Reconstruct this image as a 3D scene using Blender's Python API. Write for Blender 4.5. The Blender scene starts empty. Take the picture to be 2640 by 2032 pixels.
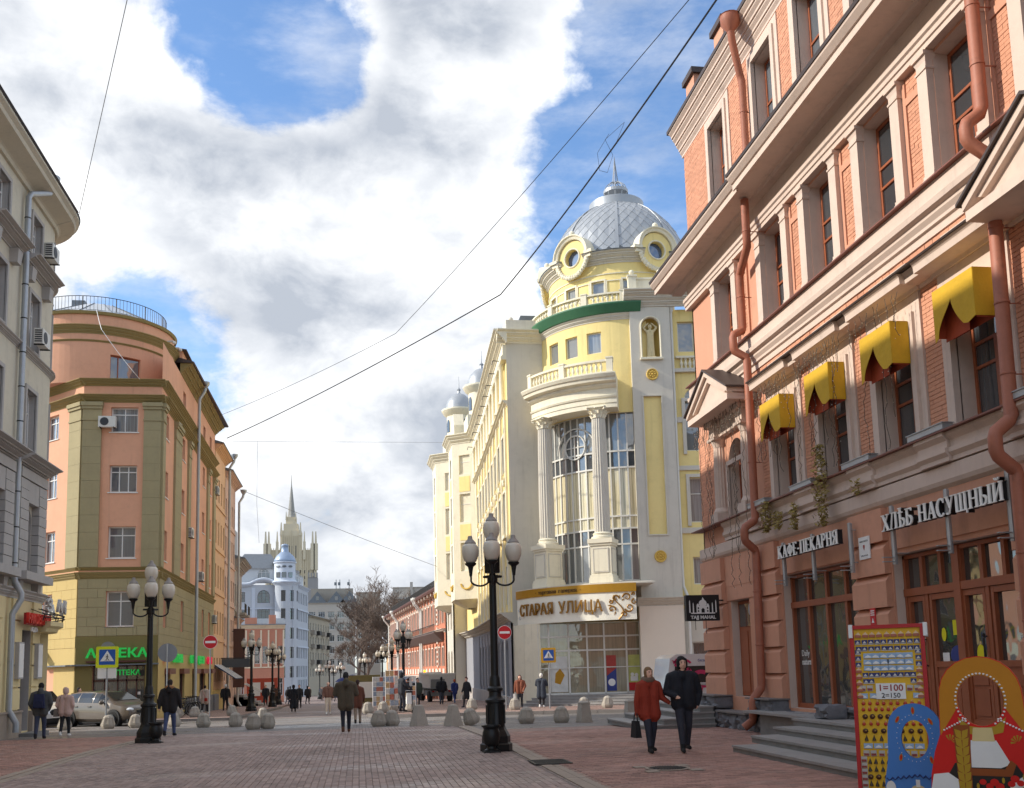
import bpy, bmesh, math, random
import numpy as np
from mathutils import Matrix, Vector
random.seed(7)
scene = bpy.context.scene
col = scene.collection
R = math.radians
# ------------------------------------------------------------------ camera
cam = bpy.data.cameras.new('camera')
cam_o = bpy.data.objects.new('camera', cam); col.objects.link(cam_o)
scene.camera = cam_o
cam.sensor_width = 36.0; cam.lens = 2600.0/2640*36; cam.shift_y = 0.1361; cam.clip_start = 0.1; cam.clip_end = 6000
def _basis(yaw, pitch, roll):
 f = Vector((math.sin(yaw)*math.cos(pitch), math.cos(yaw)*math.cos(pitch), math.sin(pitch)))
 r = Vector((math.cos(yaw), -math.sin(yaw), 0)); u = r.cross(f)
 c, s = math.cos(roll), math.sin(roll)
 return c*r - s*u, c*u + s*r, f
_r, _u, _f = _basis(R(8.7586), R(7.5), 0.026)
cam_o.matrix_world = Matrix(((_r.x, _u.x, -_f.x, 0), (_r.y, _u.y, -_f.y, 0), (_r.z, _u.z, -_f.z, 1.75), (0, 0, 0, 1)))
# ------------------------------------------------------------------ light
SUN_EL = 31.0
SUN_TO = Vector((-math.cos(R(SUN_EL))*0.9986, math.cos(R(SUN_EL))*0.052, math.sin(R(SUN_EL))))
sun = bpy.data.lights.new('sun', 'SUN'); sun.energy = 2.1; sun.angle = R(0.53); sun.color = (1.0, 0.93, 0.82)
sun_o = bpy.data.objects.new('sun', sun); col.objects.link(sun_o)
sun_o.rotation_euler = SUN_TO.to_track_quat('Z', 'Y').to_euler()
scene.view_settings.view_transform = 'Standard'
scene.view_settings.look = 'None'
scene.view_settings.exposure = 1.2
scene.view_settings.gamma = 1.0
scene.view_settings.use_curve_mapping = False
# ------------------------------------------------------------------ node helpers
class NT:
 def __init__(s, tree): s.t = tree; s.n = tree.nodes; s.l = tree.links
 def add(s, typ, **kw):
  nd = s.n.new(typ)
  for k, v in kw.items():
   if k == 'ins':
    for kk, vv in v.items():
     if hasattr(vv, 'is_output'): s.l.new(vv, nd.inputs[kk])
     else: nd.inputs[kk].default_value = vv
   else: setattr(nd, k, v)
  return nd
 def m(s, op, a, b=None, c=None, clamp=False):
  nd = s.n.new('ShaderNodeMath'); nd.operation = op; nd.use_clamp = clamp
  for i, x in enumerate((a, b, c)):
   if x is None: continue
   if hasattr(x, 'is_output'): s.l.new(x, nd.inputs[i])
   else: nd.inputs[i].default_value = x
  return nd.outputs[0]
 def vm(s, op, a, b=None, scale=None):
  nd = s.n.new('ShaderNodeVectorMath'); nd.operation = op
  for i, x in enumerate((a, b)):
   if x is None: continue
   if hasattr(x, 'is_output'): s.l.new(x, nd.inputs[i])
   else: nd.inputs[i].default_value = x
  if scale is not None: nd.inputs['Scale'].default_value = scale
  return nd.outputs['Value'] if op in ('DOT_PRODUCT', 'LENGTH', 'DISTANCE') else nd.outputs[0]
 def ss(s, x, lo, hi, a=0.0, b=1.0):
  nd = s.n.new('ShaderNodeMapRange'); nd.interpolation_type = 'SMOOTHSTEP'
  s.l.new(x, nd.inputs[0])
  for i, v in ((1, lo), (2, hi), (3, a), (4, b)): nd.inputs[i].default_value = v
  return nd.outputs[0]
 def mix(s, f, a, b, blend='MIX'):
  nd = s.n.new('ShaderNodeMix'); nd.data_type = 'RGBA'; nd.blend_type = blend
  for i, x in ((0, f), (6, a), (7, b)):
   if hasattr(x, 'is_output'): s.l.new(x, nd.inputs[i])
   else: nd.inputs[i].default_value = x if i == 0 else (*x[:3], 1)
  return nd.outputs[2]
 def noise(s, vec, scale, detail=4, rough=0.55, dist=0.0, lac=2.0):
  nd = s.n.new('ShaderNodeTexNoise')
  if vec is not None: s.l.new(vec, nd.inputs['Vector'])
  nd.inputs['Scale'].default_value = scale; nd.inputs['Detail'].default_value = detail
  nd.inputs['Roughness'].default_value = rough; nd.inputs['Distortion'].default_value = dist
  nd.inputs['Lacunarity'].default_value = lac
  return nd.outputs['Fac']
# ------------------------------------------------------------------ world: daylight sky with broken cumulus
world = bpy.data.worlds.new('World'); scene.world = world; world.use_nodes = True
w = NT(world.node_tree); w.n.clear()
sky = w.add('ShaderNodeTexSky', sky_type='NISHITA', sun_disc=False, sun_elevation=R(SUN_EL),
   sun_rotation=math.atan2(SUN_TO.x, SUN_TO.y), altitude=150.0, air_density=1.0, dust_density=0.6, ozone_density=2.2)
geo = w.add('ShaderNodeTexCoord')
d = w.vm('NORMALIZE', geo.outputs['Generated'])
sep = w.add('ShaderNodeSeparateXYZ', ins={0: d})
dz = sep.outputs[2]
def px_dir(px, py):          # where in the sky a gap or a bank lies, as a world direction
 v = _f + _r*((px-1320)/2600) - _u*((py-1375.3)/2600); return v.normalized()
# gaps (blue) and banks (white) of the cloud field: direction, angular radius (deg), weight
FIELD = [((400, 70), 4, -0.24), ((540, 110), 4.2, -0.28), ((690, 140), 4.2, -0.34), ((840, 160), 3.4, -0.30), ((940, 140), 2.4, -0.2), ((1010, 10), 2.5, -0.1),
         ((1640, 60), 8, -0.22), ((1660, 330), 8, -0.22), ((1440, 640), 6, -0.20), ((1700, 560), 7, -0.20), ((1520, 480), 5, -0.12), ((1560, 200), 5, -0.1),
         ((300, 700), 4.4, -0.22), ((480, 740), 4.0, -0.2), ((560, 880), 4, -0.14), ((450, 640), 3.0, -0.12), ((1000, 430), 2.2, -0.14), ((1110, 425), 1.8, -0.1), ((620, 980), 3, -0.08),
         ((300, 400), 8, 0.17), ((700, 360), 8, 0.22), ((1180, 330), 7, 0.24), ((1000, 760), 9, 0.20), ((760, 700), 6, 0.18), ((130, 160), 7, 0.22), ((760, 0), 2.6, 0.16),
         ((1130, 60), 5, 0.26), ((1300, 120), 6, 0.30), ((1380, 420), 4.5, 0.18), ((1000, 1250), 16, 0.14), ((760, 1000), 6, 0.08), ((60, 420), 8, 0.2)]
bias = None
for (px, py), rad, wt in FIELD:
 dd = px_dir(px, py)
 dot = w.vm('DOT_PRODUCT', d, tuple(dd))
 g = w.ss(dot, math.cos(R(rad*1.55)), math.cos(R(rad*0.15)), 0.0, wt)
 bias = g if bias is None else w.m('ADD', bias, g)
# stretch the sky vector so that clouds flatten towards the horizon
flat = w.add('ShaderNodeCombineXYZ', ins={0: sep.outputs[0], 1: sep.outputs[1], 2: w.m('MULTIPLY', dz, 1.55)}).outputs[0]
warp = w.vm('ADD', flat, w.vm('SCALE', w.vm('SUBTRACT', w.add('ShaderNodeTexNoise', ins={'Vector': flat, 'Scale': 5.0, 'Detail': 3.0}).outputs['Color'], (0.5, 0.5, 0.5)), scale=0.10))
n1 = w.noise(warp, 4.6, 9, 0.60)
n2 = w.noise(w.vm('ADD', warp, (SUN_TO.x*0.05, SUN_TO.y*0.05, 0.075)), 4.6, 7, 0.56)
n3 = w.noise(w.vm('ADD', flat, (3.1, 1.7, 0.4)), 15.0, 7, 0.62)
dens = w.m('ADD', w.m('ADD', w.m('MULTIPLY', w.m('SUBTRACT', n1, 0.5), 1.45), bias), 0.57)
dens = w.m('ADD', dens, w.m('MULTIPLY', w.m('SUBTRACT', n3, 0.5), 0.34))
cover = w.ss(dens, 0.42, 0.68)
wisp = w.m('MULTIPLY', w.ss(w.noise(w.vm('MULTIPLY', flat, (3.0, 3.0, 5.5)), 2.2, 8, 0.62), 0.38, 0.80), 0.55)
cover = w.m('MAXIMUM', cover, wisp)
lit = w.m('ADD', w.m('MULTIPLY', w.m('SUBTRACT', n1, n2), 3.6), 0.50)           # sides turned to the sun are brighter
thick = w.ss(dens, 0.62, 1.05)
soft = w.m('MULTIPLY', w.ss(w.noise(w.vm('ADD', flat, (7.0, 2.0, 5.0)), 3.4, 4, 0.5), 0.42, 0.66), 0.62)
shade = w.add('ShaderNodeMapRange', ins={0: w.m('ADD', w.m('SUBTRACT', lit, w.m('MULTIPLY', thick, soft)), w.m('SUBTRACT', w.m('MULTIPLY', w.m('SUBTRACT', n3, 0.5), 0.7), w.ss(dz, 0.40, 0.05, 0.0, 0.42))), 1: -0.40, 2: 1.55}).outputs[0]
ccol = w.mix(shade, (2.4, 2.62, 3.0), (7.6, 7.55, 7.4))
skyc = w.mix(1.0, sky.outputs[0], (0.86, 1.0, 1.12), 'MULTIPLY')
final = w.mix(w.m('MULTIPLY', cover, w.ss(dz, -0.02, 0.03)), skyc, ccol)
bg = w.add('ShaderNodeBackground', ins={'Color': final, 'Strength': 0.1})
out = w.add('ShaderNodeOutputWorld', ins={'Surface': bg.outputs[0]})
try: world.cycles.sampling_method = 'MANUAL'; world.cycles.sample_map_resolution = 512
except Exception: pass
# the scene's ground falls gently away beyond the crossing
def gz(y): return 0.0 if y < 25 else -(y-25)*0.018
# ------------------------------------------------------------------ materials
def lin(c):
 c = c/255.0
 return c/12.92 if c <= 0.04045 else ((c+0.055)/1.055)**2.4
def C(r, g, b): return (lin(r), lin(g), lin(b))
MATS = {}
def mat(name, color, rough=0.8, var=0.10, scale=1.2, bump=0.0, bscale=40.0, metal=0.0, streak=0.0, spec=0.5, grime=0.0, coat=0.0, island=0.0):
 if name in MATS: return MATS[name]
 m = bpy.data.materials.new(name); m.use_nodes = True; t = NT(m.node_tree)
 bs = t.n['Principled BSDF']
 pos = t.add('ShaderNodeNewGeometry').outputs['Position']
 c = None
 if var or streak or grime or island:
  f = t.noise(pos, scale, 5, 0.6)
  k = t.m('ADD', 1.0, t.m('MULTIPLY', t.m('SUBTRACT', f, 0.5), var*2.6))
  f2 = t.noise(pos, scale*9, 3, 0.6)
  k = t.m('ADD', k, t.m('MULTIPLY', t.m('SUBTRACT', f2, 0.5), var*1.1))
  if streak:
   sv = t.vm('MULTIPLY', pos, (2.6, 2.6, 0.16))
   s_ = t.ss(t.noise(sv, 1.6, 5, 0.62), 0.52, 0.80)
   k = t.m('SUBTRACT', k, t.m('MULTIPLY', s_, streak))
  if island:
   ri = t.add('ShaderNodeNewGeometry').outputs['Random Per Island']
   k = t.m('ADD', k, t.m('MULTIPLY', t.m('SUBTRACT', ri, 0.5), island*2))
  c = t.vm('SCALE', tuple(color))
  t.l.new(k, c.node.inputs['Scale'])
  if grime:
   g = t.ss(t.noise(pos, scale*2.3, 7, 0.7), 0.50, 0.75, 0.0, grime)
   c = t.mix(g, c, (0.05, 0.042, 0.035))
  t.l.new(c, bs.inputs['Base Color'])
 else: bs.inputs['Base Color'].default_value = (*color, 1)
 bs.inputs['Roughness'].default_value = rough; bs.inputs['Metallic'].default_value = metal
 bs.inputs['Specular IOR Level'].default_value = spec
 if coat: bs.inputs['Coat Weight'].default_value = coat; bs.inputs['Coat Roughness'].default_value = 0.06
 if bump:
  b = t.add('ShaderNodeBump', ins={'Height': t.noise(pos, bscale, 4, 0.6), 'Strength': bump, 'Distance': 0.02})
  t.l.new(b.outputs[0], bs.inputs['Normal'])
 MATS[name] = m
 return m
def glass_mat(name, tint, room=0.5):
 # window glass seen from outside: dim room behind, strong sky reflection, slightly wavy panes
 if name in MATS: return MATS[name]
 m = bpy.data.materials.new(name); m.use_nodes = True; t = NT(m.node_tree); bs = t.n['Principled BSDF']
 oi = t.add('ShaderNodeObjectInfo').outputs['Random']
 tc = t.add('ShaderNodeTexCoord').outputs['Object']
 pos = t.add('ShaderNodeNewGeometry').outputs['Position']
 cur = t.ss(t.noise(t.vm('MULTIPLY', tc, (9.0, 9.0, 0.25)), 1.6, 3, 0.6), 0.35, 0.65)
 a = t.mix(cur, tint, tuple(min(1, x*2.1+0.02) for x in tint))
 k = t.m('MULTIPLY', t.ss(oi, 0.15, 0.9), room)
 c = t.mix(k, tint, a)
 t.l.new(c, bs.inputs['Base Color'])
 bs.inputs['Roughness'].default_value = 0.03; bs.inputs['Specular IOR Level'].default_value = 1.0
 bs.inputs['IOR'].default_value = 1.75
 b = t.add('ShaderNodeBump', ins={'Height': t.noise(pos, 1.1, 2, 0.5), 'Strength': 0.12, 'Distance': 0.12})
 t.l.new(b.outputs[0], bs.inputs['Normal'])
 MATS[name] = m
 return m
def emit_mat(name, color, strength=1.0):
 if name in MATS: return MATS[name]
 m = bpy.data.materials.new(name); m.use_nodes = True; bs = m.node_tree.nodes['Principled BSDF']
 bs.inputs['Base Color'].default_value = (*color, 1); bs.inputs['Emission Color'].default_value = (*color, 1)
 bs.inputs['Emission Strength'].default_value = strength
 MATS[name] = m
 return m
# ------------------------------------------------------------------ mesh builder
class MB:
 def __init__(s): s.v = []; s.f = []; s.mi = []; s.cm = 0
 def add(s, vs, fs, M=None):
  o = len(s.v)
  if M is not None: vs = [tuple(M @ Vector(p)) for p in vs]
  s.v.extend(vs); s.f.extend([tuple(i+o for i in f) for f in fs]); s.mi.extend([s.cm]*len(fs))
  return s
 def quad(s, a, b, c, d): return s.add([a, b, c, d], [(0, 1, 2, 3)])
 def poly(s, pts): return s.add(list(pts), [tuple(range(len(pts)))])
 def box(s, x0, x1, y0, y1, z0, z1, M=None):
  if x0 > x1: x0, x1 = x1, x0
  if y0 > y1: y0, y1 = y1, y0
  if z0 > z1: z0, z1 = z1, z0
  v = [(x0, y0, z0), (x1, y0, z0), (x1, y1, z0), (x0, y1, z0), (x0, y0, z1), (x1, y0, z1), (x1, y1, z1), (x0, y1, z1)]
  return s.add(v, [(0, 3, 2, 1), (4, 5, 6, 7), (0, 1, 5, 4), (1, 2, 6, 5), (2, 3, 7, 6), (3, 0, 4, 7)], M)
 def taper(s, x0, x1, y0, y1, z0, z1, k, M=None, ky=None):      # box whose top is scaled by k about its centre
  cx, cy = (x0+x1)/2, (y0+y1)/2; hx, hy = (x1-x0)/2, (y1-y0)/2; ky = k if ky is None else ky
  v = [(x0, y0, z0), (x1, y0, z0), (x1, y1, z0), (x0, y1, z0), (cx-hx*k, cy-hy*ky, z1), (cx+hx*k, cy-hy*ky, z1), (cx+hx*k, cy+hy*ky, z1), (cx-hx*k, cy+hy*ky, z1)]
  return s.add(v, [(0, 3, 2, 1), (4, 5, 6, 7), (0, 1, 5, 4), (1, 2, 6, 5), (2, 3, 7, 6), (3, 0, 4, 7)], M)
 def prism(s, poly, y0, y1, M=None):        # polygon in x,z extruded along y (counter-clockwise seen from -y)
  n = len(poly)
  v = [(x, y0, z) for x, z in poly] + [(x, y1, z) for x, z in poly]
  f = [tuple(range(n)), tuple(range(2*n-1, n-1, -1))] + [(i, i+n, (i+1) % n+n, (i+1) % n) for i in range(n)]
  return s.add(v, f, M)
 def slab(s, poly, z0, z1, M=None):         # polygon in x,y extruded along z
  n = len(poly)
  v = [(x, y, z0) for x, y in poly] + [(x, y, z1) for x, y in poly]
  f = [tuple(range(n-1, -1, -1)), tuple(range(n, 2*n))] + [(i, (i+1) % n, (i+1) % n+n, i+n) for i in range(n)]
  return s.add(v, f, M)
 def lathe(s, prof, n=16, c=(0, 0), a0=0.0, a1=360.0, M=None, cap=True):
  full = abs(a1-a0) >= 359.9; k = n if full else n+1; v = []; f = []
  for r, z in prof:
   for i in range(k):
    a = R(a0+(a1-a0)*i/n); v.append((c[0]+r*math.cos(a), c[1]+r*math.sin(a), z))
  for j in range(len(prof)-1):
   for i in range(n):
    i2 = (i+1) % k
    f.append((j*k+i, j*k+i2, (j+1)*k+i2, (j+1)*k+i))
  if cap and full:
   if prof[0][0] > 1e-4: f.append(tuple(range(k-1, -1, -1)))
   if prof[-1][0] > 1e-4: f.append(tuple((len(prof)-1)*k+i for i in range(k)))
  return s.add(v, f, M)
 def tube(s, pts, r, n=8, cap=True, M=None):
  pts = [Vector(p) for p in pts]; rs = r if isinstance(r, (list, tuple)) else [r]*len(pts)
  v = []; f = []; prev = None
  for i, p in enumerate(pts):
   t = (pts[min(i+1, len(pts)-1)]-pts[max(i-1, 0)])
   t = t.normalized() if t.length > 1e-9 else Vector((0, 0, 1))
   if prev is None:
    a = Vector((0, 0, 1)) if abs(t.z) < 0.9 else Vector((1, 0, 0))
    x = t.cross(a).normalized()
   else:
    x = prev - t*prev.dot(t); x = x.normalized() if x.length > 1e-6 else t.orthogonal().normalized()
   prev = x; y = t.cross(x)
   for k in range(n):
    an = 2*math.pi*k/n; v.append(tuple(p+(x*math.cos(an)+y*math.sin(an))*rs[i]))
  for i in range(len(pts)-1):
   for k in range(n):
    f.append((i*n+k, i*n+(k+1) % n, (i+1)*n+(k+1) % n, (i+1)*n+k))
  if cap: f.append(tuple(range(n-1, -1, -1))); f.append(tuple((len(pts)-1)*n+k for k in range(n)))
  return s.add(v, f, M)
 def ball(s, c, r, nu=12, nv=8, M=None, sc=(1, 1, 1)):
  v = []; f = []
  for j in range(nv+1):
   p = math.pi*j/nv
   for i in range(nu):
    a = 2*math.pi*i/nu
    v.append((c[0]+r*sc[0]*math.sin(p)*math.cos(a), c[1]+r*sc[1]*math.sin(p)*math.sin(a), c[2]-r*sc[2]*math.cos(p)))
  for j in range(nv):
   for i in range(nu): f.append((j*nu+i, j*nu+(i+1) % nu, (j+1)*nu+(i+1) % nu, (j+1)*nu+i))
  return s.add(v, f, M)
 def disc(s, c, r, y0, y1, n=24, M=None):   # flat disc facing -y
  return s.prism([(c[0]+r*math.cos(2*math.pi*i/n), c[1]+r*math.sin(2*math.pi*i/n)) for i in range(n)], y0, y1, M)
 def mesh(s, name, mats, smooth=False):
  me = bpy.data.meshes.new(name); me.from_pydata(s.v, [], s.f); me.update()
  ml = mats if isinstance(mats, (list, tuple)) else [mats]
  for m in ml: me.materials.append(m)
  if len(ml) > 1: me.polygons.foreach_set('material_index', s.mi)
  if smooth == True: me.polygons.foreach_set('use_smooth', [True]*len(s.f))
  elif smooth:
   me.polygons.foreach_set('use_smooth', [True]*len(s.f))
   try: me.set_sharp_from_angle(angle=R(smooth))
   except Exception: pass
  return me
# ------------------------------------------------------------------ objects
WM = {}
CH = {}
def link(o): col.objects.link(o); return o
def thing(name, label, cat, loc=(0, 0, 0), rz=0.0, group=None, M=None):
 o = link(bpy.data.objects.new(name, None)); o.empty_display_size = 0.2
 M = M if M is not None else Matrix.Translation(loc) @ Matrix.Rotation(rz, 4, 'Z')
 o.matrix_world = M; WM[o] = M.copy()
 o['label'] = label; o['category'] = cat
 if group: o['group'] = group
 return o
def tag(o, label, cat, group=None):
 o['label'] = label; o['category'] = cat
 if group: o['group'] = group
 return o
def mk(name, data, m=None, parent=None, M=None, smooth=False, local=False, kind=None):
 """one mesh object; data in world space (default) or in the parent's space (local)"""
 me = data.mesh(name, m, smooth) if isinstance(data, MB) else data
 o = link(bpy.data.objects.new(name, me)); M = M if M is not None else Matrix()
 if parent is not None:
  o.parent = parent; CH.setdefault(parent, []).append(o)
  if not local: o.matrix_parent_inverse = WM[parent].inverted()
  o.matrix_basis = M
  WM[o] = (WM[parent] @ M) if local else M.copy()
 else: o.matrix_world = M; WM[o] = M.copy()
 if kind: o['kind'] = kind
 return o
def copy_tree(o, M=None, parent=None, label=None, group=None):
 c = o.copy(); link(c)
 if parent is not None: c.parent = parent
 if M is not None: c.matrix_world = M; WM[c] = M.copy()
 if label: c['label'] = label
 if group: c['group'] = group
 for ch in list(KIDS(o)):
  k = ch.copy(); link(k); k.parent = c; CH.setdefault(c, []).append(k); k.matrix_parent_inverse = ch.matrix_parent_inverse.copy(); k.matrix_basis = ch.matrix_basis.copy()
  for g in list(KIDS(ch)):
   q = g.copy(); link(q); q.parent = k; q.matrix_parent_inverse = g.matrix_parent_inverse.copy(); q.matrix_basis = g.matrix_basis.copy()
 return c
def KIDS(o): return CH.get(o, [])
# ------------------------------------------------------------------ facade frames: u along the wall (to the right seen from outside), w outwards, z up
class Fr:
 curved = False
 def __init__(s, o, n):
  l = math.hypot(*n); s.o = o; s.n = (n[0]/l, n[1]/l); s.U = (-s.n[1], s.n[0])
 def P(s, u, z, w=0.0): return (s.o[0]+s.U[0]*u+s.n[0]*w, s.o[1]+s.U[1]*u+s.n[1]*w, z)
 def M(s, u, z, w=0.0):
  p = s.P(u, z, w)
  return Matrix(((s.U[0], -s.n[0], 0, p[0]), (s.U[1], -s.n[1], 0, p[1]), (0, 0, 1, p[2]), (0, 0, 0, 1)))
 def cuts(s, a, b): return []
class ArcFr(Fr):
 """outside of a cylinder about c; u = arc length measured from polar angle a0 (degrees), growing to the right seen from outside"""
 curved = True
 def __init__(s, c, r, a0, step=3.0): s.c = c; s.r = r; s.a0 = R(a0); s.step = step
 def ang(s, u): return s.a0+u/s.r
 def P(s, u, z, w=0.0):
  a = s.ang(u); return (s.c[0]+(s.r+w)*math.cos(a), s.c[1]+(s.r+w)*math.sin(a), z)
 def M(s, u, z, w=0.0):
  a = s.ang(u); n = (math.cos(a), math.sin(a)); U = (-n[1], n[0]); p = s.P(u, z, w)
  return Matrix(((U[0], -n[0], 0, p[0]), (U[1], -n[1], 0, p[1]), (0, 0, 1, p[2]), (0, 0, 0, 1)))
 def cuts(s, a, b):
  k = max(1, int(abs(b-a)/(s.r*R(s.step)))); return [a+(b-a)*i/k for i in range(1, k)]
class PathFr(Fr):
 """wall along a polyline (x,y); left-to-right seen from outside"""
 curved = True
 def __init__(s, pts):
  s.p = [Vector(p) for p in pts]; s.L = [0.0]
  for a, b in zip(s.p, s.p[1:]): s.L.append(s.L[-1]+(b-a).length)
  s.nn = []
  for i in range(len(s.p)):
   t = (s.p[min(i+1, len(s.p)-1)]-s.p[max(i-1, 0)]).normalized(); s.nn.append(Vector((t.y, -t.x)))
 def at(s, u):
  for i in range(len(s.L)-1):
   if u <= s.L[i+1] or i == len(s.L)-2:
    k = (u-s.L[i])/(s.L[i+1]-s.L[i]); return s.p[i].lerp(s.p[i+1], k), s.nn[i].lerp(s.nn[i+1], min(1, max(0, k))).normalized()
 def P(s, u, z, w=0.0):
  p, n = s.at(u); return (p.x+n.x*w, p.y+n.y*w, z)
 def M(s, u, z, w=0.0):
  q, n = s.at(u); p = s.P(u, z, w); U = (-n.y, n.x)
  return Matrix(((U[0], -n.x, 0, p[0]), (U[1], -n.y, 0, p[1]), (0, 0, 1, p[2]), (0, 0, 0, 1)))
 def cuts(s, a, b): return [l for l in s.L if a+1e-4 < l < b-1e-4]
def wall(fr, u0, u1, z0, z1, ops=(), depth=0.25, mb=None, w=0.0, rev=0):
 """front of a wall with real openings; ops: (uc, z, width, height[, 'arch']); reveals run back by depth"""
 mb = mb or MB()
 us = {u0, u1}; zs = {z0, z1}
 for o in ops:
  us.add(o[0]-o[2]/2); us.add(o[0]+o[2]/2); zs.add(o[1]); zs.add(o[1]+o[3])
 us |= set(fr.cuts(u0, u1))
 us = sorted(x for x in us if u0-1e-6 <= x <= u1+1e-6); zs = sorted(x for x in zs if z0-1e-6 <= x <= z1+1e-6)
 us = [x for i, x in enumerate(us) if i == 0 or x-us[i-1] > 1e-4]; zs = [x for i, x in enumerate(zs) if i == 0 or x-zs[i-1] > 1e-4]
 def hole(u, z):
  for o in ops:
   if o[0]-o[2]/2 < u < o[0]+o[2]/2 and o[1] < z < o[1]+o[3]: return True
  return False
 for a, b in zip(us, us[1:]):
  k = 0
  while k < len(zs)-1:
   if hole((a+b)/2, (zs[k]+zs[k+1])/2): k += 1; continue
   j = k
   while j+1 < len(zs)-1 and not hole((a+b)/2, (zs[j+1]+zs[j+2])/2): j += 1
   mb.quad(fr.P(a, zs[k], w), fr.P(b, zs[k], w), fr.P(b, zs[j+1], w), fr.P(a, zs[j+1], w)); k = j+1
 mb.cm = rev
 for o in ops:
  a, b, c, d_ = o[0]-o[2]/2, o[0]+o[2]/2, o[1], o[1]+o[3]
  P = fr.P
  mid = [x for x in us if a+1e-4 < x < b-1e-4]; cu = [a]+mid+[b]
  arch = len(o) > 4
  r = (b-a)/2; sp = d_-r if arch else d_
  mb.quad(P(a, c, w), P(a, sp, w), P(a, sp, w-depth), P(a, c, w-depth)); mb.quad(P(b, sp, w), P(b, c, w), P(b, c, w-depth), P(b, sp, w-depth))
  for x, y in zip(cu, cu[1:]):
   mb.quad(P(x, c, w), P(x, c, w-depth), P(y, c, w-depth), P(y, c, w))
   if not arch: mb.quad(P(x, d_, w-depth), P(x, d_, w), P(y, d_, w), P(y, d_, w-depth))
  if arch:
   n = 12; pts = [(o[0]-r*math.cos(math.pi*i/n), sp+r*math.sin(math.pi*i/n)) for i in range(n+1)]
   for (x0, y0), (x1, y1) in zip(pts, pts[1:]):
    mb.quad(P(x0, y0, w-depth), P(x0, y0, w), P(x1, y1, w), P(x1, y1, w-depth))
    mb.cm = 0; mb.quad(P(x0, y0, w), P(x0, d_, w), P(x1, d_, w), P(x1, y1, w)); mb.cm = rev
 mb.cm = 0
 return mb
def band(fr, u0, u1, prof, mb=None, caps=True, closed=True):
 """moulding: closed profile [(w,z)...] swept along the wall"""
 mb = mb or MB(); us = [u0]+list(fr.cuts(u0, u1))+[u1]; n = len(prof)
 vs = [fr.P(u, z, w) for u in us for w, z in prof]; fs = []
 for i in range(len(us)-1):
  for k in range(n if closed else n-1):
   k2 = (k+1) % n; fs.append((i*n+k, (i+1)*n+k, (i+1)*n+k2, i*n+k2))
 if caps: fs.append(tuple(range(n))); fs.append(tuple((len(us)-1)*n+k for k in range(n-1, -1, -1)))
 return mb.add(vs, fs)
def bar(fr, u0, u1, z0, z1, w0, w1, mb=None):
 return band(fr, u0, u1, [(w0, z0), (w1, z0), (w1, z1), (w0, z1)], mb)
def cornice(z, h, d, w0=-0.02, steps=3):
 """stepped classical profile, growing outwards to the top"""
 p = [(w0, z)]
 for i in range(steps):
  a = d*((i+0.35)/steps)**1.15; b = d*((i+1)/steps)**1.15
  za = z+h*i/steps; zb = z+h*(i+0.72)/steps; zc = z+h*(i+1)/steps
  p += [(a, za+0.001*i), (a, za+(zb-za)*0.45), (b, zb), (b, zc-0.001)]
 p += [(w0, z+h)]
 return p
# ------------------------------------------------------------------ windows: glass pane object > frame sub-part, sill sub-part
WC = {}
def window_mesh(w, h, style, fm, gm, depth, arch=False):
 key = (round(w, 3), round(h, 3), style, fm.name, gm.name, round(depth, 3), arch)
 if key in WC: return WC[key]
 g = MB(); f = MB(); y = depth-0.06; t = 0.07; r = w/2
 def outline(i): 
  ww = w/2-i
  if not arch: return [(-ww, i), (ww, i), (ww, h-i), (-ww, h-i)]
  return [(-ww, i), (ww, i)]+[(ww*math.cos(math.pi*k/12), h-r+(r-i)*math.sin(math.pi*k/12)) for k in range(13)]
 g.prism(outline(0.02), y+0.025, y+0.035)
 o1, o2 = outline(0.0), outline(t); n = len(o1)
 v = [(x, y, z) for x, z in o1]+[(x, y, z) for x, z in o2]+[(x, y+0.06, z) for x, z in o1]+[(x, y+0.06, z) for x, z in o2]
 fs = []
 for k in range(n):
  k2 = (k+1) % n
  fs += [(k, k2, n+k2, n+k), (n+k, n+k2, 3*n+k2, 3*n+k)]
 f.add(v, fs)
 def vb(x, z0=0.0, z1=h, tt=0.05): f.box(x-tt/2, x+tt/2, y-0.004, y+0.055, z0+0.01, z1-0.01)
 def hb(z, x0=-w/2, x1=w/2, tt=0.05): f.box(x0+0.01, x1-0.01, y-0.008, y+0.055, z-tt/2, z+tt/2)
 top = h-r if arch else h
 if style == 'T': hb(h*0.70); vb(0, 0, h*0.70)
 elif style == '2': vb(0, 0, h)
 elif style == '2T': vb(0, 0, h); hb(h*0.72)
 elif style == '3': vb(-w/6, 0, h); vb(w/6, 0, h); hb(h*0.76)
 elif style == 'A': hb(h*0.62); vb(0.0, 0, h*0.62, 0.08); hb(h*0.44, -w/2, w/2, 0.05)          # tall casement with transoms
 elif style == 'S': hb(h*0.64)
 elif style == 'L': vb(-w*0.22, 0, h)
 elif style == 'G': 
  for k in range(1, 4): hb(top*k/4, tt=0.035)
  vb(0, 0, h if not arch else h-0.02)
 elif style == '1': pass
 WC[key] = (g.mesh('pane', gm), f.mesh('frame', fm))
 return WC[key]
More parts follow.
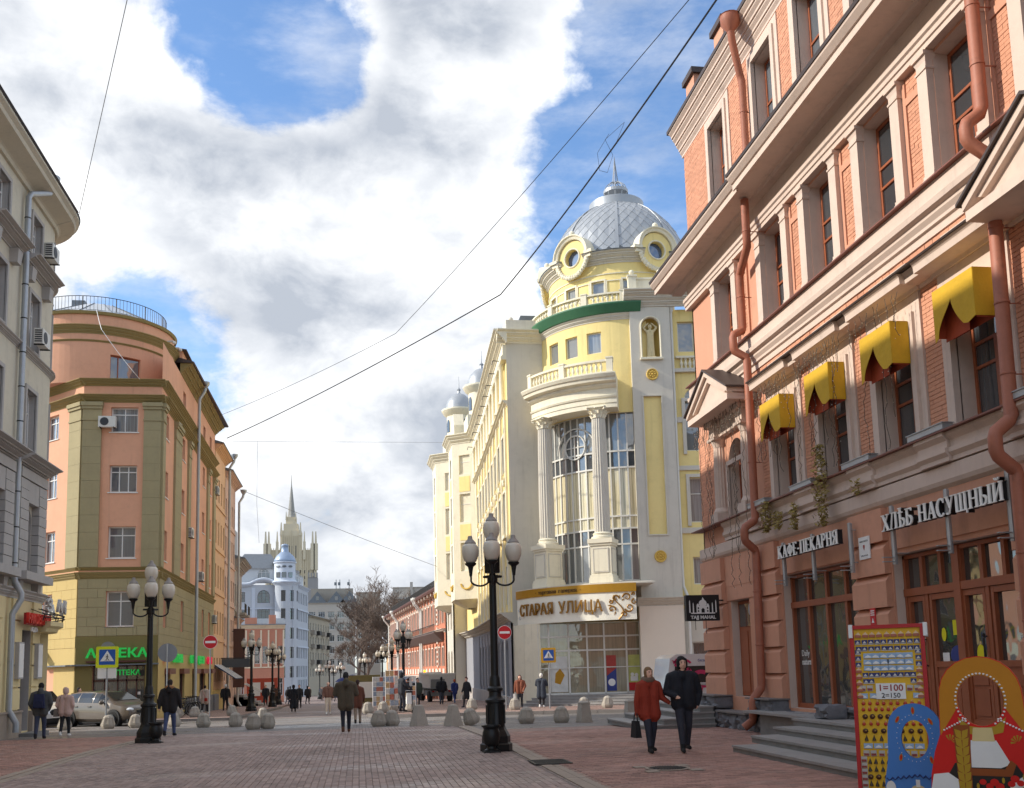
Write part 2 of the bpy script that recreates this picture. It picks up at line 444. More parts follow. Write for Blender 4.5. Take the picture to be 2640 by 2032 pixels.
def window(parent, fr, u, z, w, h, style, fm, gm, depth=0.25, arch=False, sill=None, woff=0.0, name='window', sillmat=None):
 g, f = window_mesh(w, h, style, fm, gm, depth, arch)
 o = mk(name, g, None, parent, fr.M(u, z, woff)); mk('frame', f, None, o, local=True)
 if sill:
  k = ('sill', round(w, 3), round(sill, 3), (sillmat or fm).name)
  if k not in WC: WC[k] = MB().box(-w/2-0.07, w/2+0.07, -sill, depth-0.05, -0.05, -0.004).mesh('sill', sillmat or fm)
  mk('sill', WC[k], None, o, local=True)
 return o
def surround(fr, u, z, w, h, t, d, mb, arch=False, top=0.0, z_in=None):
 """flat architrave round an opening"""
 bar(fr, u-w/2-t, u-w/2, z, z+h+t, 0.0-0.02, d, mb); bar(fr, u+w/2, u+w/2+t, z, z+h+t, -0.02, d, mb)
 bar(fr, u-w/2, u+w/2, z+h, z+h+t, -0.02, d-0.002, mb)
 if top: band(fr, u-w/2-t-0.08, u+w/2+t+0.08, cornice(z+h+t+0.001, top, d+0.16, -0.02, 2), mb)
 return mb
def text_mesh(body, size, depth, bold=0.0, align='CENTER', spacing=1.0, xs=1.0):
 cu = bpy.data.curves.new('lettering', 'FONT'); cu.body = body; cu.size = size; cu.extrude = depth/2; cu.offset = bold
 cu.align_x = align; cu.align_y = 'CENTER'; cu.space_character = spacing; cu.resolution_u = 3
 ob = bpy.data.objects.new('lettering', cu); link(ob)
 dg = bpy.context.evaluated_depsgraph_get()
 me = bpy.data.meshes.new_from_object(ob.evaluated_get(dg))
 bpy.data.objects.remove(ob)
 # stand the text up: x right, z up, facing -y
 me.transform(Matrix(((xs, 0, 0, 0), (0, 0, -1, 0), (0, 1, 0, 0), (0, 0, 0, 1))))
 me.materials.clear()
 return me
def text(name, body, size, depth, m, parent, M, bold=0.0, align='CENTER', spacing=1.0, xs=1.0, local=False):
 me = text_mesh(body, size, depth, bold, align, spacing, xs); me.materials.append(m)
 return mk(name, me, None, parent, M, local=local)
def Tm(x, y, z): return Matrix.Translation((x, y, z))
def Rz(a): return Matrix.Rotation(a, 4, 'Z')
# ------------------------------------------------------------------ ground
def paving_mat(name, c1, c2, mortar, bw, bh, swap=False, wet=0.0, rough=0.75):
 m = bpy.data.materials.new(name); m.use_nodes = True; t = NT(m.node_tree); bs = t.n['Principled BSDF']
 pos = t.add('ShaderNodeNewGeometry').outputs['Position']
 v = pos
 if swap:
  sp = t.add('ShaderNodeSeparateXYZ', ins={0: pos}); v = t.add('ShaderNodeCombineXYZ', ins={0: sp.outputs[1], 1: sp.outputs[0]}).outputs[0]
 br = t.add('ShaderNodeTexBrick', ins={'Vector': v, 'Color1': (*c1, 1), 'Color2': (*c2, 1), 'Mortar': (*mortar, 1), 'Scale': 1.0, 'Mortar Size': 0.010, 'Mortar Smooth': 0.2, 'Bias': 0.0, 'Brick Width': bw, 'Row Height': bh})
 big = t.noise(pos, 0.35, 6, 0.62); fine = t.noise(pos, 9, 4, 0.6)
 k = t.m('ADD', 0.42, t.m('ADD', t.m('MULTIPLY', big, 0.72), t.m('MULTIPLY', fine, 0.42)))
 c = t.vm('SCALE', br.outputs[0]); t.l.new(k, c.node.inputs['Scale'])
 if wet:
  wm = t.ss(t.noise(t.vm('MULTIPLY', pos, (0.35, 1.0, 1.0)), 0.55, 5, 0.6), 0.50, 0.64)
  c = t.mix(t.m('MULTIPLY', wm, wet*0.45), c, t.vm('SCALE', c, scale=0.45))
  t.l.new(t.m('SUBTRACT', rough, t.m('MULTIPLY', wm, wet*0.5)), bs.inputs['Roughness'])
 else: bs.inputs['Roughness'].default_value = rough
 t.l.new(c, bs.inputs['Base Color'])
 b = t.add('ShaderNodeBump', ins={'Height': t.m('ADD', t.m('MULTIPLY', br.outputs[1], -1.0), t.m('MULTIPLY', fine, 0.4)), 'Strength': 0.35, 'Distance': 0.01})
 t.l.new(b.outputs[0], bs.inputs['Normal'])
 return m
def stone_mat(name, color, island=0.22, wet=0.0, rough=0.78, var=0.14):
 m = bpy.data.materials.new(name); m.use_nodes = True; t = NT(m.node_tree); bs = t.n['Principled BSDF']
 g = t.add('ShaderNodeNewGeometry'); pos = g.outputs['Position']
 ob = t.add('ShaderNodeObjectInfo').outputs['Random']
 rnd = t.m('FRACT', t.m('ADD', g.outputs['Random Per Island'], t.m('MULTIPLY', ob, 7.31)))
 big = t.noise(pos, 0.38, 6, 0.65); fine = t.noise(pos, 26, 4, 0.65)
 k = t.m('ADD', t.m('ADD', 1.0, t.m('MULTIPLY', t.m('SUBTRACT', rnd, 0.5), island*2)), t.m('ADD', t.m('MULTIPLY', t.m('SUBTRACT', big, 0.5), 1.05), t.m('MULTIPLY', t.m('SUBTRACT', fine, 0.5), var*2)))
 c = t.vm('SCALE', color); t.l.new(k, c.node.inputs['Scale'])
 dust = t.ss(t.noise(pos, 0.9, 7, 0.7), 0.52, 0.72, 0.0, 0.38)
 c = t.mix(dust, c, (0.22, 0.19, 0.165))
 t.l.new(c, bs.inputs['Base Color'])
 t.l.new(t.m('SUBTRACT', rough, t.m('MULTIPLY', t.ss(t.noise(t.vm('MULTIPLY', pos, (0.4, 1.0, 1.0)), 0.5, 5, 0.6), 0.46, 0.66), 0.33)), bs.inputs['Roughness'])
 b = t.add('ShaderNodeBump', ins={'Height': fine, 'Strength': 0.3, 'Distance': 0.006}); t.l.new(b.outputs[0], bs.inputs['Normal'])
 return m
M_pav_c = stone_mat('paver_grey_brown', C(150, 131, 123))
M_pav_r = stone_mat('paver_red', C(156, 119, 106), 0.25)
M_joint = mat('joint_sand', C(84, 74, 68), 0.95, 0.2, 3)
M_street = paving_mat('street_paving', C(150, 132, 124), C(126, 110, 104), C(84, 74, 68), 0.2, 0.1, True, 0.5)
M_side = paving_mat('sidewalk_paving', C(172, 140, 126), C(146, 118, 106), C(86, 72, 66), 0.2, 0.1, False, 0.3)
M_cross = paving_mat('crossing_paving', C(140, 132, 125), C(118, 112, 108), C(70, 66, 64), 0.2, 0.1, False, 0.9, 0.66)
M_kerb = mat('kerb_granite', C(120, 114, 110), 0.75, 0.2, 2.5, 0.25, 60)
M_conc = mat('gutter_concrete', C(158, 144, 130), 0.85, 0.2, 2.0, 0.2, 50)
M_iron = mat('cast_iron', C(46, 44, 43), 0.55, 0.25, 6, 0.2, 60, metal=0.3)
M_earth = mat('asphalt', C(98, 94, 90), 0.9, 0.2, 0.6, 0.3, 50)
def sheet(name, x0, x1, ys, off, m, kind='structure'):
 b = MB()
 for a, c in zip(ys, ys[1:]): b.quad((x0, a, gz(a)+off), (x1, a, gz(a)+off), (x1, c, gz(c)+off), (x0, c, gz(c)+off))
 return mk(name, b, m, kind=kind)
def gz2(y): return gz(min(y, 330))
b = MB()
for a, c in zip((-200, 25, 330, 3000), (25, 330, 3000, 3001)):
 b.quad((-2500, a, gz2(a)-0.03), (2500, a, gz2(a)-0.03), (2500, c, gz2(c)-0.03), (-2500, c, gz2(c)-0.03))
mk('ground', b, M_earth, kind='structure')
XL, XR = -6.0, 3.15      # gutters on both sides of the pedestrian carriageway
YN, YP = 6.0, 34.4       # near street, up to the crossing
carriageway = sheet('carriageway', XL, XR, (-40, YN, 25, YP), 0.0, M_street)
side_l = sheet('sidewalk_left', -14, XL-0.42, (-40, 25, YP), 0.0, M_side)
side_r = sheet('sidewalk_right', XR+0.42, 13, (-40, 25, 30), 0.0, M_side)
crossing = sheet('crossing_road', -90, 90, (YP, 51.0), 0.0, M_cross)
sheet('crossing_apron', XR+0.42, 60, (30, YP), -0.001, M_cross)
far_street = sheet('street_beyond', -40, 40, (51.0, 120, 200, 320), 0.0, M_street)
# raised sidewalks beyond the crossing, with kerb stones
def kerb_line(name, pts, h=0.13, wd=0.16, parent=None):
 b = MB()
 n = 0
 for (xa, ya), (xb, yb) in zip(pts, pts[1:]):
  L = math.hypot(xb-xa, yb-ya); k = max(1, int(L/1.0)); ux, uy = (xb-xa)/L, (yb-ya)/L; px, py = -uy*wd, ux*wd
  for i in range(k):
   s0, s1 = L*i/k+0.008, L*(i+1)/k-0.008
   q = [(xa+ux*s0, ya+uy*s0), (xa+ux*s1, ya+uy*s1), (xa+ux*s1+px, ya+uy*s1+py), (xa+ux*s0+px, ya+uy*s0+py)]
   st = MB(); z = gz(q[0][1]); st.slab(q, z-0.05, z+h+0.006)
   mk('kerb_stone', st, M_kerb, parent)
def raised(name, poly, h=0.125):
 b = MB(); v = [(x, y, gz(y)+h) for x, y in poly]; b.poly(v)
 n = len(poly)
 for i in range(n):
  a, c = poly[i], poly[(i+1) % n]; b.quad((a[0], a[1], gz(a[1])-0.02), (c[0], c[1], gz(c[1])-0.02), (c[0], c[1], gz(c[1])+h), (a[0], a[1], gz(a[1])+h))
 return mk(name, b, M_side, kind='structure')
rs = raised('sidewalk_beyond_right', [(0.7, 100), (0.7, 48.2), (1.3, 46.0), (3.0, 45.2), (5.0, 44.9), (9.0, 43.2), (12.5, 41.4), (40, 37), (40, 62), (12, 100)])
ls = raised('sidewalk_beyond_left', [(-40, 51.4), (-9, 50.6), (-6.1, 50.4), (-6.1, 100), (-40, 100)])
kerb_line('kerb_stone', [(26, 39.0), (12.4, 41.25), (8.9, 43.05), (4.9, 44.74), (2.9, 45.04), (1.15, 45.88), (0.54, 48.2), (0.54, 80)], parent=rs)
kerb_line('kerb_stone', [(-5.94, 80), (-5.94, 50.24), (-9, 50.44), (-30, 51.0)], parent=ls)
# gutters
def gutter(x, parent):
 n = 0; y = 12.0
 while y < YP-0.4:
  L = 0.62; st = MB(); st.box(x, x+0.19, y, y+L-0.012, -0.05+gz(y), 0.012+gz(y)); st.box(x+0.21, x+0.40, y, y+L-0.012, -0.05+gz(y), 0.006+gz(y))
  mk('gutter_stone', st, M_conc, parent, Tm(0, 0, random.uniform(-0.003, 0.003))); y += L
gutter(XL-0.42, side_l); gutter(XR+0.01, side_r)
# setts: real stones up to the crossing; the largest in view are single objects, the rest one field per side
def field(name, parent, x0, x1, y0, y1, bx, by, m, along_y):
 rng = np.random.default_rng(5); vs = []; fs = []; cand = []
 g = 0.007; rows = int(((x1-x0) if along_y else (y1-y0))/(bx if along_y else by))
 for r_ in range(rows):
  if along_y: xs = x0+r_*bx; y = y0-(by/2 if r_ % 2 else 0); 
  else: ys = y0+r_*by; y = x0-(bx/2 if r_ % 2 else 0)
  lim = y1 if along_y else x1
  while y < lim:
   if along_y: cx, cy = xs+bx/2, y+by/2
   else: cx, cy = y+bx/2, ys+by/2
   y += by if along_y else bx
   if not (x0 <= cx <= x1 and y0 <= cy <= y1): continue
   cand.append((cx, cy))
 cand = np.array(cand)
 # those inside the picture and nearest
 vis = [i for i, (x, y) in enumerate(cand) if -0.37 < x/y < 0.84]
 vis.sort(key=lambda i: cand[i][1]+abs(cand[i][0]-1)*0.02)
 return cand, vis, bx/2-g/2, by/2-g/2, m, parent
def stone_vf(hx, hy, cx, cy, z, tl):
 e = 0.006
 v = [(cx-hx, cy-hy, z-0.03), (cx+hx, cy-hy, z-0.03), (cx+hx, cy+hy, z-0.03), (cx-hx, cy+hy, z-0.03)]
 v += [(cx+sx*(hx-e), cy+sy*(hy-e), z+sx*hx*tl[0]+sy*hy*tl[1]) for sx, sy in ((-1, -1), (1, -1), (1, 1), (-1, 1))]
 v += [(cx+sx*hx, cy+sy*hy, z-0.006+sx*hx*tl[0]+sy*hy*tl[1]) for sx, sy in ((-1, -1), (1, -1), (1, 1), (-1, 1))]
 return v
SF = [(4, 5, 6, 7), (8, 9, 5, 4), (9, 10, 6, 5), (10, 11, 7, 6), (11, 8, 4, 7), (0, 1, 9, 8), (1, 2, 10, 9), (2, 3, 11, 10), (3, 0, 8, 11)]
fields = [field('sett', carriageway, XL+0.01, XR-0.01, 12.4, YP-0.02, 0.105, 0.205, M_pav_c, True),
          field('sett', side_l, -11.5, XL-0.44, 14.0, YP-0.02, 0.205, 0.105, M_pav_r, False),
          field('sett', side_r, XR+0.44, 9.9, 11.4, 28.0, 0.205, 0.105, M_pav_r, False)]
quota = [140, 60, 100]
for (cand, vis, hx, hy, m, parent), q in zip(fields, quota):
 single = set(vis[:q])
 b = MB(); b.add(stone_vf(hx, hy, 0, 0, 0, (0, 0)), SF); me = b.mesh('sett', m)
 for i in single:
  x, y = cand[i]; mk('sett', me, None, parent, Tm(x, y, 0.012+random.uniform(-0.003, 0.003)) @ Matrix.Rotation(random.gauss(0, 0.012), 4, 'X') @ Matrix.Rotation(random.gauss(0, 0.015), 4, 'Y'))
 rest = MB()
 for i, (x, y) in enumerate(cand):
  if i in single or not (-0.40 < x/y < 0.9): continue
  rest.add(stone_vf(hx, hy, x, y, gz(y)+0.012+random.uniform(-0.003, 0.003), (random.gauss(0, 0.012), random.gauss(0, 0.012))), SF)
 mk('setts', rest, m, parent, kind='stuff')
# manhole cover and drain grate
t_ = thing('manhole_cover', 'round ribbed cast iron manhole cover in a square frame on the red paving', 'manhole', (5.0, 16.35, 0.02))
b = MB(); b.lathe([(0.0, 0.012), (0.30, 0.012), (0.31, 0.0)], 28)
for k in range(-6, 7): 
 L = math.sqrt(max(0, 0.28**2-(k*0.043)**2)); b.box(k*0.043-0.012, k*0.043+0.012, -L, L, 0.012, 0.020)
mk('cover', b, M_iron, t_, local=True, smooth=30)
b = MB(); b.lathe([(0.315, 0.0), (0.315, 0.014), (0.37, 0.014), (0.37, 0.0)], 28); 
for sx, sy in ((1, 1), (1, -1), (-1, 1), (-1, -1)): b.box(min(sx*0.26, sx*0.47), max(sx*0.26, sx*0.47), min(sy*0.26, sy*0.47), max(sy*0.26, sy*0.47), -0.004, 0.011)
mk('frame', b, M_conc, t_, local=True)
t_ = thing('drain_grate', 'rectangular iron drain grate set in the gutter beside the right lamp post', 'drain', (3.40, 18.3, 0.016))
b = MB(); b.box(-0.34, 0.34, -0.42, -0.38, 0, 0.014); b.box(-0.34, 0.34, 0.38, 0.42, 0, 0.014); b.box(-0.34, -0.30, -0.38, 0.38, 0, 0.014); b.box(0.30, 0.34, -0.38, 0.38, 0, 0.014); mk('frame', b, M_iron, t_, local=True)
for k in range(9): b = MB(); b.box(-0.30, 0.30, -0.35+k*0.087, -0.315+k*0.087, 0.0, 0.010); mk('grate_bar', b, M_iron, t_, local=True)
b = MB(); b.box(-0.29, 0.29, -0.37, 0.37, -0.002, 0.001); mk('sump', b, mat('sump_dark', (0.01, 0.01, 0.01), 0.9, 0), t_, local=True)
# ------------------------------------------------------------------ terracotta corner building on the right
M_terra = mat('terracotta_plaster', C(206, 150, 122), 0.85, 0.10, 0.8, 0.12, 90, streak=0.16, grime=0.16)
M_beige = mat('beige_stucco', C(208, 187, 172), 0.85, 0.09, 0.9, 0.10, 90, streak=0.16, grime=0.16)
M_brick = mat('orange_brick', C(202, 144, 114), 0.85, 0.12, 1.5, 0.2, 60, island=0.10, grime=0.06)
M_bjoint = mat('brick_joint', C(170, 106, 74), 0.9, 0.1, 2)
M_oplain = mat('orange_plaster', C(204, 148, 120), 0.85, 0.08, 1.0, 0.1, 80)
M_wood = mat('brown_wood_frame', C(152, 84, 52), 0.5, 0.15, 3.0, 0.1, 30)
M_roofd = mat('dark_sheet_metal', C(70, 58, 54), 0.5, 0.15, 2, metal=0.2)
M_pipe = mat('painted_copper_pipe', C(164, 100, 76), 0.6, 0.16, 2.2, 0.15, 12, grime=0.3)
M_steel = mat('galvanised_steel', C(176, 178, 178), 0.45, 0.12, 6, metal=0.5)
G_dark = glass_mat('glass_dark', (0.035, 0.04, 0.045), 0.6)
G_sky = glass_mat('glass_grey', (0.10, 0.115, 0.13), 0.8)
G_shop = glass_mat('glass_shop', (0.05, 0.052, 0.05), 0.5)
pink = thing('corner_building', 'four storey terracotta brick building with yellow window awnings and heavy cornices', 'building', (10, 27.5, 0))
pf = Fr((10, 27.5), (-1, 0))
def uy(Y): return 27.5-Y
U1 = uy(4.0)
WY = [25.23, 22.0, 19.5, 17.0, 14.5, 12.0, 9.5, 7.0]
# wall shell with openings
ops = []
for Y in WY:
 ops.append((uy(Y), 13.75, 1.18, 3.02)); ops.append((uy(Y), 9.87, 1.22, 2.33))
 if Y != 25.23: ops.append((uy(Y), 5.49, 1.27, 2.28))
ops.append((uy(25.23), 5.6, 1.10, 2.05, 'arch'))
ops += [(uy(20.9), 0.62, 3.62, 3.10), (uy(15.86), 0.56, 3.62, 3.08), (uy(25.55), 0.80, 1.30, 2.55), (uy(10.5), 0.62, 3.4, 3.1), (uy(6), 0.62, 2.6, 3.1)]
mk('wall', wall(pf, -0.6, U1, 0, 17.3, ops, 0.36, rev=1), [M_oplain, M_beige], pink)
b = MB(); b.box(10.45, 24, 4.0, 28.0, 0, 17.6); b.box(10.0, 24, 28.02, 28.1, 0, 17.3); mk('core', b, M_oplain, pink)
b = MB(); b.prism([(9.62, 18.06), (10.2, 18.55), (17, 21.0), (24.2, 18.4), (24.2, 18.0)], 3.9, 28.3); b.box(9.55, 9.72, 3.9, 28.35, 17.96, 18.07); rf = mk('roof', b, M_roofd, pink)
for Y in (26.6, 24.2, 21.6, 19.0):      # small parapet pedestals on the eaves
 b = MB(); b.box(9.75, 10.15, Y-0.35, Y+0.35, 18.0, 18.75); mk('pedestal', b, M_terra, rf)
 b = MB(); b.box(9.66, 10.22, Y-0.44, Y+0.44, 18.75, 18.92); mk('pedestal_cap', b, M_roofd, rf)
# --- trims of the attic storey
b = MB()
for Y in WY: surround(pf, uy(Y), 13.75, 1.18, 3.02, 0.17, 0.10, b); surround(pf, uy(Y), 13.75, 1.52, 3.19, 0.17, 0.05, b)
mk('attic_surrounds', b, M_beige, pink)
b = MB(); band(pf, -0.75, U1, cornice(17.18, 0.80, 0.42, -0.02, 4), b); mk('top_cornice', b, M_beige, pink)
b = MB()
# --- great cornice with flat soffit; the part right of the drain pipe stands a little further out
for a, c, e in ((-0.62, uy(22.1), 0.0), (uy(22.1)+0.004, U1, 0.10)):
 band(pf, a-(0.9 if a < 0 else 0), c, [(-0.02, 13.03), (0.30, 13.03), (0.34, 13.09), (0.80+e, 13.09), (0.82+e, 13.04), (0.86+e, 13.04), (0.86+e, 13.20), (0.90+e, 13.21), (0.99+e, 13.32), (1.00+e, 13.38), (-0.02, 13.72)], b)
mk('great_cornice', b, M_beige, pink)
b = MB()
for a, c, e in ((-1.52, uy(22.1), 0.0), (uy(22.1)+0.002, U1, 0.10)): band(pf, a, c, [(1.02+e, 13.37), (1.035+e, 13.44), (-0.01, 13.80), (-0.01, 13.74)], b)
mk('cornice_flashing', b, M_roofd, pink)
# --- entablature and pilasters of the third storey
b = MB(); bar(pf, -0.7, U1, 12.58, 13.03, -0.02, 0.10, b)
band(pf, -0.74, U1, [(-0.02, 12.26), (0.16, 12.26), (0.16, 12.36), (0.19, 12.37), (0.19, 12.46), (0.23, 12.49), (0.23, 12.58), (-0.02, 12.58)], b)
mk('entablature', b, M_beige, pink)
pm = MB(); pm.box(-0.15, 0.15, -0.14, 0.02, 0, 2.37); pm.box(-0.18, 0.18, -0.17, 0.02, 0.0, 0.10); pm.box(-0.165, 0.165, -0.155, 0.02, 0.10, 0.17)
pm.box(-0.17, 0.17, -0.16, 0.02, 2.05, 2.09); pm.taper(-0.15, 0.15, -0.14, 0.02, 2.20, 2.30, 1.3); pm.box(-0.20, 0.20, -0.20, 0.02, 2.30, 2.37)
pm = pm.mesh('pilaster', M_beige)
for i, Y in enumerate(WY):
 for s in (-1, 1): mk('pilaster', pm, None, pink, pf.M(uy(Y)+s*0.77, 9.88))
# brick panels between the pilasters, bricks of their own
BRK = []      # (frame, u, z, w) of every brick of the facade
def bricks(u0, u1, z0, z1, w, bw=0.245, bh=0.079):
 n = int(round((z1-z0)/bh)); bh = (z1-z0)/n
 for r_ in range(n):
  u = u0-(bw/2 if r_ % 2 else 0)
  while u < u1-0.02:
   a, c = max(u, u0), min(u+bw, u1)
   if c-a > 0.03: BRK.append(((a+c)/2, z0+(r_+0.5)*bh, c-a-0.009, bh-0.009, w+random.uniform(-0.004, 0.004)))
   u += bw
b = MB(); jb = MB()
for i in range(len(WY)-1):
 a, c = uy(WY[i])+0.92, uy(WY[i+1])-0.92
 if c-a > 0.9: segs = [(a, a+0.62)]; b = MB(); bar(pf, c-0.42, c-0.02, 9.87, 12.25, -0.02, 0.11, b); mk('pipe_pilaster', b, M_terra, pink)
 else: segs = [(a, c)]
 for p, q in segs:
  p += 0.02; q -= 0.02; b = MB()
  bar(pf, p, p+0.09, 9.95, 12.15, -0.02, 0.05, b); bar(pf, q-0.09, q, 9.95, 12.15, -0.02, 0.05, b); bar(pf, p+0.09, q-0.09, 11.72, 11.86, -0.02, 0.049, b); bar(pf, p+0.09, q-0.09, 9.95, 10.13, -0.02, 0.049, b)
  mk('panel_border', b, M_oplain, pink); bricks(p+0.10, q-0.10, 10.14, 11.71, 0.012); bricks(p+0.10, q-0.10, 11.87, 12.20, 0.012)
 # attic brick piers and the piers of the second storey
 a, c = uy(WY[i])+0.76+0.17, uy(WY[i+1])-0.93
 bricks(a+0.01, c-0.01, 13.82, 17.16, 0.012)
 if WY[i] < 25: bricks(uy(WY[i])+0.97, uy(WY[i+1])-0.97, 5.55, 8.24, 0.012)
 else: bricks(uy(23.45), uy(22.0)-0.97, 5.55, 8.24, 0.012)
bricks(-0.58, uy(25.23)-0.93, 13.82, 17.16, 0.012)
bricks(-0.58, uy(25.23)-1.25, 5.55, 8.3, 0.012)
bricks(uy(24.6), U1, 8.72, 8.98, 0.012)
BRK.sort(key=lambda k: (27.5-k[0])**2+k[1]**2*0.8 if 12.6 < 27.5-k[0] else 1e6)
bm_cache = {}
for u, z, w_, h_, ww in BRK[:300]:
 key = (round(w_, 2), round(h_, 3))
 if key not in bm_cache: bm_cache[key] = MB().box(-key[0]/2, key[0]/2, -0.012, 0.01, -key[1]/2, key[1]/2).mesh('brick', M_brick)
 mk('brick', bm_cache[key], None, pink, pf.M(u, z, ww))
b = MB()
for u, z, w_, h_, ww in BRK[300:]: b.box(-w_/2, w_/2, -0.012, 0.01, -h_/2, h_/2, pf.M(u, z, ww))
mk('brickwork', b, M_brick, pink, kind='stuff')
# --- band between second and third storey
b = MB(); bar(pf, -0.66, U1, 9.50, 9.83, -0.02, 0.20, b)
band(pf, -0.66, U1, [(-0.02, 9.0), (0.05, 9.0), (0.05, 9.14), (0.10, 9.16), (0.10, 9.22), (0.16, 9.30), (0.16, 9.36), (0.25, 9.40), (0.27, 9.50), (-0.02, 9.50)], b)
mk('storey_band', b, M_beige, pink)
b = MB(); band(pf, -0.7, U1, [(-0.01, 9.84), (0.30, 9.834), (0.30, 9.86), (-0.01, 9.90)], b); band(pf, -0.7, U1, [(-0.01, 5.47), (0.34, 5.462), (0.34, 5.49), (-0.01, 5.52)], b)
mk('sill_flashing', b, mat('red_sheet_metal', C(122, 72, 58), 0.5, 0.1, 2), pink)
# hood cornice over the second storey, breaking forward above each window
b = MB(); f_ = MB(); lb = MB()
for i, Y in enumerate(WY[1:]):
 a, c = uy(Y)-1.02, uy(Y)+1.02
 band(pf, a, c, [(-0.02, 8.24), (0.10, 8.24), (0.12, 8.30), (0.44, 8.32), (0.45, 8.44), (0.50, 8.50), (-0.02, 8.56)], b)
 band(pf, c+0.003, uy(Y)+1.477, [(-0.02, 8.24), (0.06, 8.24), (0.08, 8.30), (0.34, 8.32), (0.35, 8.44), (0.40, 8.50), (-0.02, 8.56)], b)
 band(pf, a-0.01, uy(Y)+1.485, [(0.53, 8.50), (0.54, 8.53), (-0.01, 8.73), (-0.01, 8.57)], f_)
 bar(pf, a+0.3, c-0.3, 8.74, 8.80, -0.02, 0.14, lb); bar(pf, a+0.34, c-0.34, 8.80, 8.86, -0.02, 0.10, lb)
 surround(pf, uy(Y), 5.52, 1.27, 2.25, 0.14, 0.12, b); surround(pf, uy(Y), 5.52, 1.55, 2.39, 0.18, 0.06, b)
 bar(pf, uy(Y)-0.95, uy(Y)+0.95, 7.915, 8.238, -0.02, 0.055, b)
mk('hood_cornice', b, M_beige, pink); mk('hood_flashing', f_, M_roofd, pink); mk('hood_blocks', lb, M_beige, pink)
# band under the second storey
b = MB(); band(pf, -0.64, U1, [(-0.02, 4.57), (0.03, 4.57), (0.10, 4.63), (0.13, 4.70), (0.13, 4.94), (0.10, 4.96), (-0.02, 4.98)], b)
for i, Y in enumerate(WY):
 for s, (a, c) in enumerate(((uy(Y)-0.80, uy(Y)+0.80), (uy(Y)+0.803, uy(Y)+(1.697 if i else 2.427)))):
  e = 0.06 if s else 0.0
  band(pf, a, c, [(-0.02, 4.98), (0.14+e, 4.98), (0.14+e, 5.05), (0.20+e, 5.12), (0.20+e, 5.20), (0.16+e, 5.21), (0.16+e, 5.32), (0.24+e, 5.40), (0.24+e, 5.46), (-0.02, 5.46)], b)
mk('lower_band', b, M_beige, pink)
# windows
for Y in WY:
 window(pink, pf, uy(Y), 13.75, 1.18, 3.0, 'A', M_wood, G_sky, 0.34)
 window(pink, pf, uy(Y), 9.88, 1.22, 2.31, 'A', M_wood, G_dark, 0.34)
 if Y < 25: window(pink, pf, uy(Y), 5.50, 1.27, 2.26, 'A', M_wood, G_dark, 0.34)
window(pink, pf, uy(25.23), 5.61, 1.10, 2.03, 'T', M_wood, G_dark, 0.34, arch=True)
# steel troughs on the sills
for Y in (23.3, 20.75, 18.25, 15.75, 13.0):
 b = MB(); b.box(-0.55, 0.55, -0.34, -0.16, 0.0, 0.10); b.box(-0.57, 0.57, -0.36, -0.14, 0.10, 0.115); mk('sill_trough', b, M_steel, pink, pf.M(uy(Y), 5.50))
# pediments over the end bay and the bay at the right edge
def pediment(Y, wd=3.05, zb=8.46, za=9.30, pr=0.78):
 b = MB(); u = uy(Y); h = wd/2
 b.prism([(-h, zb), (h, zb), (h, zb+0.16), (0, za), (-h, zb+0.16)], -pr+0.16, 0.02, pf.M(u, 0))
 b.box(-h-0.02, h+0.02, -pr, 0.02, zb-0.16, zb, pf.M(u, 0))
 for s in (-1, 1):       # raking cornice
  L = math.hypot(h, za-zb-0.16); an = math.atan2(za-zb-0.10, h)
  q = [(s*(h+0.06), zb+0.02), (s*(h+0.06), zb+0.14), (0, za+0.16), (0, za+0.02)]
  b.prism(q if s < 0 else q[::-1], -pr-0.02, 0.02, pf.M(u, 0)); 
  q = [(s*(h-0.30), zb+0.10), (s*(h-0.16), zb+0.155), (0, za-0.04), (0, za-0.14)]
  b.prism(q if s < 0 else q[::-1], -pr+0.06, 0.0, pf.M(u, 0))
 mk('pediment', b, M_beige, pink)
 b = MB()
 for s in (-1, 1):
  q = [(s*(h+0.14), zb+0.12), (s*(h+0.14), zb+0.17), (0, za+0.22), (0, za+0.165)]
  b.prism(q if s < 0 else q[::-1], -pr-0.08, 0.0, pf.M(u, 0))
 mk('pediment_flashing', b, M_roofd, pink)
pediment(25.2); pediment(11.9)
